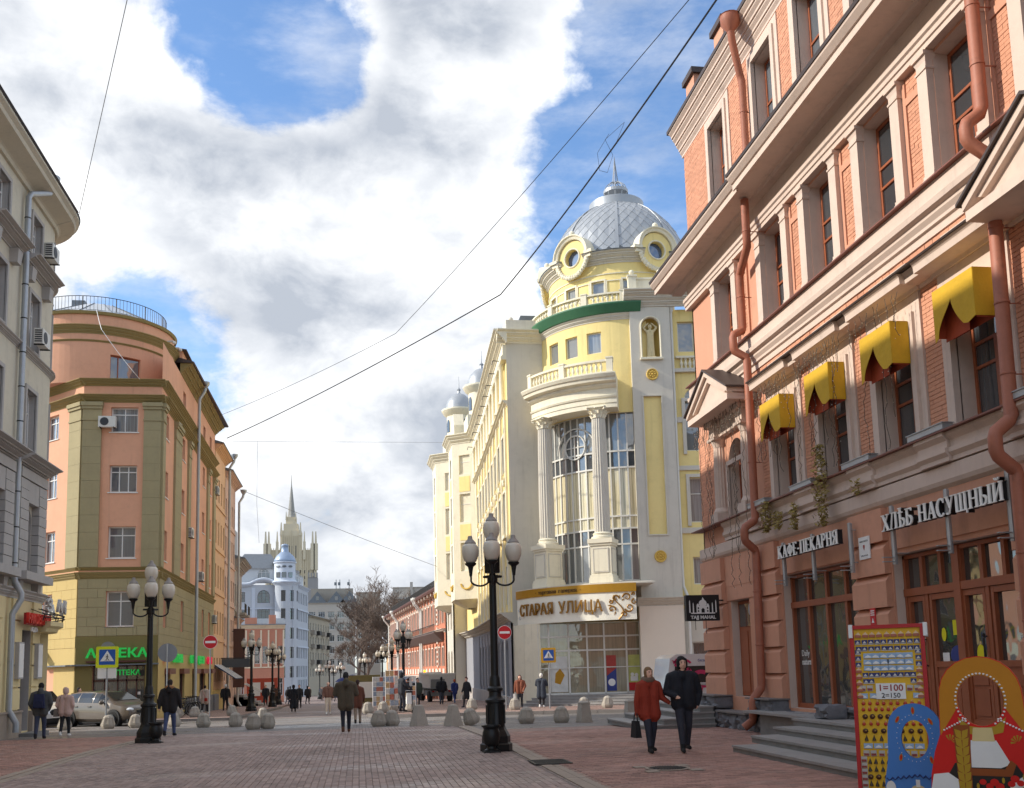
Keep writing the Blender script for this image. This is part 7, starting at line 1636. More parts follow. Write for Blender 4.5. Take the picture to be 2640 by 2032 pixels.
# red brick building with cast iron balcony
M_rb = mat('red_brick', C(192, 122, 94), 0.9, 0.10, 0.6, streak=0.06); M_rbw = mat('brick_white_trim', C(218, 202, 186), 0.9, 0.06)
RB0, RB1 = (4.7, 152.0), (8.3, 97.6)
d_ = Vector((RB1[0]-RB0[0], RB1[1]-RB0[1])); rL = d_.length; rb = Fr(RB0, (d_.y, -d_.x))
rbt = thing('red_brick_building', 'long red brick building with bracketed eaves and white trim beyond the yellow wing', 'building', (6, 120, -2))
ncol = 22; us = [rL*(i+0.5)/ncol for i in range(ncol)]
rops = [(u, 6.2, 0.95, 2.0) for u in us]+[(u, 2.0, 0.95, 2.3, 'arch') for u in us]+[(u, -2.4, 1.6, 2.6) for u in us]
mk('wall', wall(rb, 0, rL, -3.2, 9.4, rops, 0.3), M_rb, rbt)
for u in us:
 window(rbt, rb, u, 6.2, 0.95, 2.0, 'T', M_wood, G_dark, 0.25); window(rbt, rb, u, 2.0, 0.95, 2.3, 'T', M_wood, G_dark, 0.25, arch=True); window(rbt, rb, u, -2.4, 1.6, 2.6, '2', M_wwin, G_shop, 0.25)
 b = MB(); surround(rb, u, 6.1, 0.95, 2.1, 0.14, 0.12, b); mk('window_surround', b, M_rbw, rbt); b = MB(); surround(rb, u, 1.95, 0.95, 1.8, 0.12, 0.12, b); bar(rb, u-0.6, u+0.6, 1.1, 1.7, -0.02, 0.08, b); mk('window_surround', b, M_rbw, rbt)
 b = MB(); M_ = rb.M(u+rL/ncol/2, 0); b.taper(-0.14, 0.14, -0.15, 0.0, 8.5, 9.3, 1.0, M_); b.box(-0.16, 0.16, -0.75, 0, 9.0, 9.3, M_); mk('eaves_bracket', b, M_rbw, rbt)
for k in range(0, ncol+1, 5):
 for i in range(16): b = MB(); u = min(rL-0.4, max(0.4, k*rL/ncol)); q = 0.38 if i % 2 else 0.28; bar(rb, u-q, u+q, 0.9+i*0.47, 0.9+i*0.47+0.22, -0.02, 0.14, b); mk('quoin', b, M_rbw, rbt)
for z, h, d2 in ((5.2, 0.35, 0.4), (0.55, 0.45, 0.35), (8.35, 0.15, 0.12)): b = MB(); band(rb, 0, rL, cornice(z, h, d2, -0.02, 2), b); mk('string_course', b, M_rbw, rbt)
b = MB(); band(rb, -0.4, rL+0.2, [(-0.1, 9.3), (0.85, 9.3), (0.95, 9.5), (0.95, 9.6), (-5, 11.4), (-5, 9.3)], b); mk('roof', b, mat('brown_roof', C(96, 62, 54), 0.6, 0.1), rbt)
b = MB()
for i in range(120):
 u = rL*i/119; b.tube([rb.P(u, 9.9, -0.2), rb.P(u, 10.9, -0.2)], 0.03, 4)
 if i % 3 == 0 and i < 117: b.tube([rb.P(u, 9.95, -0.2), rb.P(u+rL*3/119, 10.9, -0.2)], 0.02, 4)
for z in (10.3, 10.9): b.tube([rb.P(0, z, -0.2), rb.P(rL, z, -0.2)], 0.03, 4)
mk('roof_railing', b, M_iron, rbt)
b = MB(); band(rb, 6*rL/ncol, rL-1, [(0.0, 4.4), (0.2, 4.4), (1.0, 5.15), (1.0, 5.25), (0, 5.25)], b); mk('balcony_hood', b, mat('iron_scales', C(100, 82, 76), 0.6, 0.2, 6), rbt)
b = MB()
for z in (5.3, 6.0): b.tube([rb.P(6*rL/ncol, z, 0.95), rb.P(rL-1, z, 0.95)], 0.03, 4)
for i in range(90): u = 6*rL/ncol+(rL-1-6*rL/ncol)*i/89; b.tube([rb.P(u, 5.3, 0.95), rb.P(u, 6.0, 0.95)], 0.018, 4)
mk('balcony_rail', b, M_iron, rbt)
b = MB(); b.slab([rb.P(0, 0, -0.35)[:2], rb.P(rL, 0, -0.35)[:2], rb.P(rL, 0, -10)[:2], rb.P(0, 0, -10)[:2]], -3, 9.3); mk('core', b, M_rb, rbt)
for u, m in ((rL*0.42, 'awning_slate'), (rL*0.66, 'awning_slate'), (rL*0.84, 'awning_slate')):
 t_ = thing('shop_awning', {0.42: 'dark shop awning farthest along the red brick building', 0.66: 'dark awning with blue valance in front of the red brick building', 0.84: 'grey white shop awning nearest on the red brick building'}[round(u/rL, 2)], 'awning', rb.P(u, -0.2, 1), group='awnings of the brick building')
 near = u > rL*0.8; mm = mat('awning_white', C(196, 190, 184), 0.8, 0.1) if near else mat('awning_slate', C(66, 68, 78), 0.8, 0.1)
 b = MB(); band(rb, u-2.4, u+2.4, [(0.1, 0.7), (1.6, -0.25), (1.6, -0.2), (0.1, 0.8)], b); mk('canopy', b, mm, t_); b = MB(); bar(rb, u-2.4, u+2.4, -0.75, -0.22, 1.56, 1.6, b); mk('valance', b, mm if near else M_blue_p, t_)
 for s in (-2.3, 2.3): b = MB(); b.tube([rb.P(u+s, -2.9, 1.55), rb.P(u+s, -0.3, 1.55)], 0.05, 6); mk('post', b, M_iron, t_)
for k, u in enumerate((0.3, 4.95*rL/ncol, 5.4*rL/ncol, 14.95*rL/ncol, 15.5*rL/ncol)):
 t_ = thing('drain_pipe', ['drain pipe at the far end of the red brick building', 'left of the farther pair of drain pipes on the brick building', 'right of the farther pair of drain pipes on the brick building', 'left of the nearer pair of drain pipes on the brick building', 'right of the nearer pair of drain pipes on the brick building'][k], 'drain pipe', rb.P(u, -3, 0.2)); b = MB(); b.tube([rb.P(u, 9.3, 1.0), rb.P(u, 9.0, 0.95), rb.P(u, 8.2, 0.3), rb.P(u, 7.9, 0.25), rb.P(u, -2.6, 0.25)], 0.12, 8); mk('pipe', b, M_mull, t_); b = MB(); M_ = rb.M(u, 9.3, 1.0); b.lathe([(0.12, -0.1), (0.3, 0.15), (0.3, 0.35)], 10, M=M_); mk('rainwater_head', b, M_mull, t_)
# ------------------------------------------------------------------ far tower block with spire
M_sk = mat('skyscraper_hazed_stone', C(212, 200, 174), 0.9, 0.04, 0.02); M_skd = mat('skyscraper_window', C(120, 114, 104), 0.6, 0.02); M_skg = mat('skyscraper_grey', C(152, 150, 150), 0.9, 0.05, 0.02)  # spired tower's stone colour paled to imitate haze, warmed to imitate sunlight
sx, sy = -65.0, 1000.0
sk = thing('spired_skyscraper', 'stone skyscraper with stepped top and tall spire on the horizon', 'building', (sx, sy, -10))
def blk(name, x0, x1, y0, y1, z0, z1, m=M_sk): return mk(name, MB().box(sx+x0, sx+x1, sy+y0, sy+y1, z0, z1), m, sk)
blk('shaft', -24, 24, 0, 30, -10, 120); blk('shaft_centre', -10, 10, -1.0, 22, 100, 139); blk('tier', -7, 7, 1, 18, 138, 146); blk('tier', -5, 5, 3, 14, 146, 153); blk('wing_block', 20, 26, 3, 30, -10, 60); 
for x in (-24, -21, 21, 24): blk('corner_turret', x-2.0, x+2.0, -2, 3, 100, 126); mk('pinnacle', MB().taper(sx+x-1.1, sx+x+1.1, sy-1.5, sy+1.5, 126, 138, 0.5), M_sk, sk)
for x in (-13, 13): blk('corner_turret', x-1.2, x+1.2, -2, 2, 110, 128); mk('pinnacle', MB().taper(sx+x-0.8, sx+x+0.8, sy-1.5, sy+1.5, 128, 138, 0.4), M_sk, sk)
for x in (-9.2, 9.2): mk('pinnacle', MB().taper(sx+x-1.2, sx+x+1.2, sy-2, sy+2, 134, 147, 0.35), M_sk, sk)
for x in (-4.6, 4.6): mk('pinnacle', MB().taper(sx+x-0.7, sx+x+0.7, sy+1, sy+3, 150, 158, 0.35), M_sk, sk)
for k in range(-11, 12):
 if abs(k) < 5: continue
 mk('pier', MB().box(sx+k*2.05-0.35, sx+k*2.05+0.35, sy-0.9, sy+0.5, 66, 121.5), M_sk, sk)
for k in range(-4, 5): mk('pier', MB().box(sx+k*2.0-0.4, sx+k*2.0+0.4, sy-2.0, sy-0.5, 70, 134 if k % 4 else 139), M_sk, sk)
for k in range(-11, 12):
 for j in range(9): 
  if (k+20) % 2 == 0: mk('window', MB().box(sx+k*2.05-0.55+1.0, sx+k*2.05+0.55+1.0, sy-0.15, sy+0.2, 52+j*5.6, 55+j*5.6), M_skd, sk)
for x in (-5, -1.7, 1.7, 5): mk('window', MB().box(sx+x-0.7, sx+x+0.7, sy-1.2, sy-0.8, 112, 124), M_skd, sk); 
b = MB(); b.lathe([(5.2, 153), (4.0, 155), (3.4, 158), (1.0, 181), (0.5, 185), (0.12, 196)], 8, (sx, sy+8)); mk('spire', b, mat('spire_grey', C(148, 146, 140), 0.6, 0.05, 0.05), sk)
sx, sy = -52.0, 900.0; sk = thing('dark_stone_block', 'darker grey tower block right of the spired skyscraper', 'building', (sx, sy, -10))
blk('shaft', 0, 19, 0, 20, -10, 62, M_skg); blk('tier', 8, 16.5, 2, 16, 62, 84, M_skg); blk('shaft', -12, 2, 1, 20, -10, 78, M_skg); blk('tier', -8, 0, 1, 18, 78, 90, M_skg)
for x in (8.8, 11.2, 13.6, 16): blk('battlement', x-0.6, x+0.6, 1, 5, 84, 88, M_skg)
for k in range(9): blk('pier', k*2.1+0.6, k*2.1+1.3, -0.8, 0.5, 20, 60, M_skg)
# ------------------------------------------------------------------ bare trees
M_bark = mat('grey_brown_bark', C(104, 88, 78), 0.95, 0.2, 0.8); M_twig = mat('brown_twigs', C(116, 100, 88), 0.95, 0.25, 0.5)
def tree(name, label, x, y, z, H, seed, spread=1.0, levels=6, trunk_r=0.35):
 rng = random.Random(seed); t_ = thing(name, label, 'tree', (x, y, z), group='bare trees'); tb = MB(); tw = MB(); cnt = [0]
 def grow(p, d_, L, r, lv):
  n = 3; pts = [p]; rs_ = [r]; q = p.copy(); dd = d_.copy()
  for i in range(n):
   dd = (dd+Vector((rng.gauss(0, 0.13), rng.gauss(0, 0.13), rng.gauss(0.05, 0.08)))).normalized(); q = q+dd*(L/n); pts.append(q.copy()); rs_.append(r*(1-0.35*(i+1)/n))
  (tb if lv < 3 else tw).tube(pts, rs_, 6 if lv < 2 else (4 if lv < 4 else 3), False)
  if lv >= levels: return
  k = rng.randint(3, 4) if lv < 3 else 3
  for i in range(k):
   s = rng.uniform(0.35, 1.0) if lv else rng.uniform(0.45, 1.0); idx = min(n, max(1, int(s*n+0.5))); bp = pts[idx]
   a = rng.uniform(0, 6.28); up = Vector((math.cos(a)*spread, math.sin(a)*spread, rng.uniform(-0.05, 0.7))); nd = (dd*0.75+up.normalized()*0.85).normalized()
   grow(bp.copy(), nd, L*rng.uniform(0.58, 0.78), max(0.026, r*rng.uniform(0.45, 0.6)), lv+1)
 grow(Vector((x, y, z)), Vector((0, 0, 1)), H*0.34, trunk_r, 0)
 mk('trunk', tb, M_bark, t_); mk('crown', tw, M_twig, t_, kind='stuff')
tree('bare_tree', 'large bare brown tree in the middle of the street end', 5.2, 172, gz(172), 24, 4, 1.25, 7, 0.42)
tree('bare_tree', 'bare tree left of the large one at the street end', 0.2, 185, gz(185), 24, 9, 1.2, 7, 0.36)
tree('bare_tree', 'low bushy bare tree under the two larger ones', 1.5, 165, gz(165), 15, 15, 1.4, 7, 0.3)
tree('bare_tree', 'bare tree between the large one and the brick building', 8.8, 190, gz(190), 24, 33, 1.2, 6, 0.34)
tree('bare_tree', 'bare tree showing over the roof of the red brick building', 15.5, 170, gz(170), 24, 21, 1.1, 6, 0.35)
tree('bare_tree', 'second bare tree over the roof of the red brick building', 13.0, 140, gz(140), 18, 27, 1.1, 5, 0.35)
# ------------------------------------------------------------------ lamp posts
M_lamp = mat('black_lamp_iron', C(30, 31, 32), 0.42, 0.2, 5, metal=0.3, grime=0.15)
M_globe = mat('opal_globe', C(214, 206, 190), 0.22, 0.03, 2, spec=0.6); M_gcap = mat('globe_cap', C(150, 144, 138), 0.4, 0.06)
def lamp_parts(root):
 o8 = lambda r: r
 b = MB(); b.lathe([(0.34, 0), (0.34, 0.14), (0.30, 0.17), (0.30, 0.30), (0.27, 0.36), (0.22, 0.44), (0.20, 0.50)], 8); mk('base', b, M_lamp, root, local=True)
 b = MB(); b.lathe([(0.205, 0.50), (0.195, 0.52), (0.185, 0.98), (0.215, 1.0), (0.215, 1.05), (0.16, 1.09), (0.135, 1.14), (0.135, 1.22), (0.165, 1.24), (0.165, 1.29), (0.12, 1.33), (0.11, 1.5), (0.09, 1.55)], 16); mk('pedestal', b, M_lamp, root, local=True, smooth=30)
 b = MB()
 for k in range(8): a = R(45*k+22.5); b.box(-0.035, 0.035, -0.205, -0.17, 0.56, 0.94, Rz(a))
 mk('pedestal_panels', b, M_lamp, root, local=True)
 b = MB(); b.lathe([(0.085, 1.5), (0.075, 3.5), (0.11, 3.55), (0.11, 3.65), (0.06, 3.7), (0.05, 4.42)], 14); mk('pole', b, M_lamp, root, local=True, smooth=30)
 b = MB()
 for k in range(4): a = R(90*k+45); b.box(-0.07, 0.07, -0.15, -0.06, 3.72, 4.12, Rz(a)); b.box(-0.10, 0.10, -0.18, -0.16, 3.62, 3.66, Rz(a))
 mk('cluster_box', b, M_lamp, root, local=True)
 gl = MB(); gl.lathe([(0.09, 0.0), (0.13, 0.05), (0.172, 0.16), (0.182, 0.26), (0.165, 0.36), (0.115, 0.42)], 18)
 gl = gl.mesh('globe', M_globe, True); gc_ = MB(); gc_.lathe([(0.122, 0.415), (0.126, 0.43), (0.11, 0.46), (0.055, 0.52), (0.05, 0.56), (0.042, 0.585), (0.0, 0.595)], 14); gc_ = gc_.mesh('globe_cap', M_gcap, 35); cu = MB(); cu.lathe([(0.03, -0.28), (0.045, -0.16), (0.06, -0.08), (0.12, -0.03), (0.125, 0.0), (0.09, 0.01)], 12); cu = cu.mesh('cup', M_lamp, 35)
 for k in range(5):
  if k == 4: M_ = Tm(0, 0, 4.42)
  else:
   a = R(90*k-8); M_ = Tm(0.46*math.cos(a), 0.46*math.sin(a), 3.94)
   b = MB(); pts = [(0.07, 0, 3.62)]+[(0.265-0.195*math.cos(R(q)), 0, 3.58-0.13*math.sin(R(q))) for q in range(10, 171, 20)]+[(0.455, 0, 3.62), (0.46, 0, 3.72)]
   b.tube(pts, 0.021, 8, M=Rz(a)); mk('arm', b, M_lamp, root, local=True, smooth=40)
  g = mk('globe', gl, None, root, M_, local=True); mk('globe_cap', gc_, None, g, local=True); mk('cup', cu, None, g, local=True)
lamp0 = thing('lamp_post', 'tall black five globe lamp post in the foreground left of the gallery sign', 'lamp post', (2.83, 21.27, 0.012), group='five globe lamp posts')
lamp_parts(lamp0)
for (x, y, rz), lb_ in zip(((-5.7, 29.2, 20), (-6.6, 65, 5), (-6.55, 80, 40), (-7.0, 92, 10), (2.55, 59, 40), (2.5, 78, 0), (2.06, 91, 30), (0.6, 105, 20), (-3.6, 128, 0), (-2.4, 138, 30), (-5.6, 150, 10), (-3.9, 162, 40)),
 ('black five globe lamp post before the orange pharmacy house', 'lamp post farther left, in front of the salmon mansion', 'second lamp post from the front in the far left row', 'third lamp post of the far left row', 'lamp post right of the postcard racks against the brick building', 'lamp post just left of the one by the postcard racks', 'lamp post before the low ochre house', 'lamp post under the bare tree', 'tiny far lamp post above the blue parasol', 'tiny far lamp post left of the blue parasol', 'tiny far lamp post near the tenement, leftmost of the far group', 'farthest tiny lamp post between tenement and tree')):
 side = 0.125 if y > 51 and (x > 0.9 or x < -6.2) else 0.0
 copy_tree(lamp0, Tm(x, y, gz(y)+side) @ Rz(R(rz)), label=lb_)
# urns at the feet of the two near lamp posts
for x, y, lb_ in ((2.68, 20.9, 'black iron urn at the foot of the foreground lamp post'), (-5.42, 28.8, 'black iron urn at the foot of the left lamp post')):
 t_ = thing('iron_urn', lb_, 'urn', (x, y, gz(y)+0.012), group='iron urns'); b = MB(); b.lathe([(0.15, 0), (0.15, 0.05), (0.10, 0.08), (0.09, 0.12), (0.15, 0.18), (0.185, 0.28), (0.18, 0.40), (0.155, 0.47), (0.17, 0.50), (0.20, 0.52), (0.20, 0.55), (0.165, 0.55), (0.14, 0.47), (0.0, 0.44)], 18); mk('bowl', b, M_lamp, t_, local=True, smooth=30)
 b = MB(); b.box(-0.17, 0.17, -0.17, 0.17, -0.01, 0.03); mk('foot', b, M_lamp, t_, local=True)
# ------------------------------------------------------------------ concrete bollards
M_boll = mat('bollard_concrete', C(164, 156, 144), 0.9, 0.16, 3.0, 0.25, 60, grime=0.25)
def oct_ring(r, z, n=8): return [(r*math.cos(R(360*k/n+22.5)), r*math.sin(R(360*k/n+22.5)), z) for k in range(n)]
b = MB(); b.lathe([(0.0, 0.0), (0.21, 0.0), (0.265, 0.08), (0.285, 0.15), (0.28, 0.19), (0.185, 0.47), (0.12, 0.53), (0.0, 0.56)], 8); bd = b.mesh('shell', M_boll)
b = MB()
for k in range(8):
 M_ = Rz(R(45*k+22.5)); an = math.atan2(0.105, 0.28)
 b.add([(-0.08, -0.266, 0.205), (0.08, -0.266, 0.205), (0.058, -0.196, 0.43), (-0.058, -0.196, 0.43), (-0.07, -0.25, 0.225), (0.07, -0.25, 0.225), (0.05, -0.19, 0.415), (-0.05, -0.19, 0.415)], [(0, 1, 5, 4), (1, 2, 6, 5), (2, 3, 7, 6), (3, 0, 4, 7)], M_)
bp_ = b.mesh('panel_rim', M_boll)
b = MB(); b.taper(-0.24, 0.24, -0.24, 0.24, 0, 0.68, 0.46); b.taper(-0.11, 0.11, -0.11, 0.11, 0.68, 0.72, 0.3); bt_ = b.mesh('shell', M_boll)
b = MB(); b.box(-0.215, 0.215, -0.215, 0.215, 0, 0.06); b.taper(-0.20, 0.20, -0.20, 0.20, 0.06, 0.60, 0.72); b.box(-0.155, 0.155, -0.155, 0.155, 0.60, 0.65); b.taper(-0.155, 0.155, -0.155, 0.155, 0.65, 0.71, 0.4); bq_ = b.mesh('shell', M_boll)
BO = [(-11.64, 43.2, 0, 'leftmost round concrete bollard, in front of the white car'), (-9.99, 43.2, 0, 'round bollard in front of the brown car'), (-8.93, 43.2, 0, 'round bollard half hidden behind the left lamp post'), (-7.36, 42.9, 0, 'round bollard behind the man with the fur collar'), (-8.95, 53.2, 1, 'small round bollard on the kerb by the bicycle rack'), (-8.15, 53.2, 1, 'round bollard on the kerb below the woman in the pale coat'), (-5.98, 41.2, 0, 'round bollard below the left no entry sign'), (-4.67, 40.4, 0, 'left round bollard of the middle trio'), (-3.67, 36.9, 0, 'front round bollard of the middle trio'), (-3.21, 37.1, 0, 'right tilted bollard of the middle trio', 0.08), (-6.44, 54, 1, 'bollard at the foot of the first far lamp post'), (-4.53, 49.8, 0, 'round bollard behind the middle trio'),
      (0.42, 48.98, 1, 'round bollard left of the postcard racks on the far kerb'), (0.65, 35.69, 0, 'near left bollard of the leaning pair', 0.06), (1.15, 49.3, 1, 'round bollard below the postcard racks'), (1.13, 35.9, 0, 'near right bollard of the leaning pair'), (1.68, 52, 1, 'round bollard left of the man with the scooter'), (2.5, 50.2, 1, 'round bollard right of the man with the scooter'), (3.74, 33.68, 0, 'strongly tilted round bollard left of the foreground lamp post', -0.36), (5.53, 50.4, 1, 'round bollard below the woman with the handbag'),
      (7.2, 47.2, 1, 'round bollard before the woman in the rust jacket'), (5.5, 33.65, 0, 'round bollard right of the foreground lamp post'), (6.64, 33.37, 0, 'round bollard in front of the gallery steps'), (9.76, 43.9, 1, 'small far bollard behind the square one'), (11.11, 45.1, 1, 'small far bollard below the entrance posters'), (13.47, 43.4, 1, 'round bollard behind the walking couple')]
for q in BO:
 x, y, sd, lb_ = q[:4]; tl = q[4] if len(q) > 4 else random.gauss(0, 0.02)
 t_ = thing('bollard', lb_, 'bollard', group='concrete bollards', M=Tm(x, y, gz(y)+(0.125 if sd else 0.0)+abs(tl)*0.12-0.005) @ Matrix.Rotation(tl, 4, 'Y') @ Rz(random.uniform(0, 0.7)))
 mk('shell', bd, None, t_, local=True); mk('panel_rim', bp_, None, t_, local=True)
for x, y, me, lb_, rz in ((1.99, 34.54, bt_, 'left tall pyramid bollard of the two left of the lamp post', 32), (3.04, 33.41, bt_, 'right tall pyramid bollard of the two left of the lamp post', 28), (7.33, 33.0, bq_, 'left square capped bollard on the crossing', 12), (8.87, 32.83, bq_, 'right square capped bollard beside the walking couple', 6)):
 o = mk('bollard', me, None, None, Tm(x, y, gz(y)) @ Rz(R(rz))); tag(o, lb_, 'bollard', 'concrete bollards')
# ------------------------------------------------------------------ road signs
M_sb = mat('sign_blue', C(28, 84, 168), 0.4, 0.04); M_sy = mat('sign_fluorescent_yellow', C(216, 224, 20), 0.5, 0.03); M_pole = mat('sign_pole_grey', C(146, 148, 150), 0.5, 0.1, metal=0.3); M_amber = mat('sign_amber', C(214, 160, 20), 0.5, 0.05); M_sgrey = mat('sign_back_grey', C(136, 138, 142), 0.5, 0.08, metal=0.2)
def crossing_sign(lb_, x, y, g, zc, s, border, rz, plate):
 t_ = thing('crossing_sign', lb_, 'road sign', (x, y, g)); M_ = Tm(x, y, 0) @ Rz(rz)
 b = MB(); b.tube([(0, 0.05, g), (0, 0.05, zc+s/2)], 0.035, 10); mk('pole', b, M_pole, t_, M_)
 rr = [(sx*(s/2-e), zc+sz*(s/2-f)) for sx, sz, e, f in ((-1, -1, 0, .04), (-1, -1, .04, 0), (1, -1, .04, 0), (1, -1, 0, .04), (1, 1, 0, .04), (1, 1, .04, 0), (-1, 1, .04, 0), (-1, 1, 0, .04))]
 b = MB(); b.prism(rr, -0.02, 0.01); mk('border', b, border, t_, M_)
 k = s*0.36; b = MB(); b.box(-k, k, -0.026, -0.021, zc-k, zc+k, M_); mk('blue_field', b, M_sb, t_)
 k2 = k*0.86; b = MB(); b.prism([(-k2, zc-k2*0.62), (k2, zc-k2*0.62), (0, zc+k2)], -0.031, -0.027, M_); mk('triangle', b, M_whi, t_)
 u = k2*0.8; b = MB(); P_ = lambda pts: b.prism([(a*u, zc+c*u) for a, c in pts], -0.036, -0.032, M_)
 b.disc((0.02*u, zc+0.42*u), 0.10*u, -0.036, -0.032, 14, M_); P_([(-0.10, -0.15), (0.08, -0.15), (0.10, 0.28), (-0.05, 0.30)]); P_([(-0.10, -0.15), (0.0, -0.15), (-0.16, -0.66), (-0.30, -0.66)]); P_([(-0.02, -0.15), (0.09, -0.15), (0.34, -0.60), (0.22, -0.66)]); P_([(0.05, 0.28), (0.10, 0.20), (0.30, -0.02), (0.24, -0.06)]); P_([(-0.06, 0.28), (-0.02, 0.2), (-0.24, -0.06), (-0.28, 0.0)])
 for q in (-0.52, -0.1, 0.42): P_([(q, -0.72), (q+0.14, -0.72), (q+0.16, -0.66), (q+0.02, -0.66)])
 mk('walking_figure', b, M_blk, t_)
 if plate: b = MB(); b.box(-s*0.42, s*0.42, 0.03, 0.045, zc-s*0.5-0.45, zc-s*0.5+0.02, M_); mk('back_plate', b, M_whi, t_); b = MB(); b.disc((0, zc+0.36), 0.3, 0.09, 0.1, 24, M_); mk('rear_disc', b, M_sgrey, t_)
crossing_sign('pedestrian crossing sign with fluorescent yellow border before the pharmacy', -10.62, 45.5, gz(45.5), 2.58, 0.90, M_sy, R(6), True)
crossing_sign('pedestrian crossing sign with amber border before the gallery entrance', 8.9, 47.4, gz(47.4)+0.12, 2.22, 0.70, M_amber, R(-6), False)
b = MB(); b.box(-0.14, 0.14, 0.02, 0.04, 0.2, 0.3, Tm(8.9, 47.38, 0)); 
def disc_sign(lb_, x, y, g, zc, r, front, rz):
 t_ = thing('round_sign', lb_, 'road sign', (x, y, g)); M_ = Tm(x, y, 0) @ Rz(rz); b = MB(); b.tube([(0, 0.04 if front else -0.06, g), (0, 0.04 if front else -0.06, zc+r*0.9)], 0.032, 10); mk('pole', b, M_pole, t_, M_)
 b = MB(); b.disc((0, zc), r, -0.02, 0.0, 32, M_); mk('disc', b, M_whi if front else M_sgrey, t_)
 if front: b = MB(); b.disc((0, zc), r*0.94, -0.026, -0.021, 32, M_); mk('red_field', b, M_red, t_); b = MB(); b.box(-r*0.72, r*0.72, -0.032, -0.027, zc-r*0.16, zc+r*0.16, M_); mk('white_bar', b, M_whi, t_)
disc_sign('red no entry sign on a pole before the orange house', -7.3, 52.2, gz(52)+0.12, 3.33, 0.34, True, R(4)); disc_sign('red no entry sign behind the foreground lamp post', 7.0, 48.6, gz(48.6)+0.12, 3.38, 0.34, True, R(-5)); disc_sign('grey back of a round sign before the pharmacy corner', -8.5, 47.5, gz(47.5), 2.75, 0.42, False, R(5))
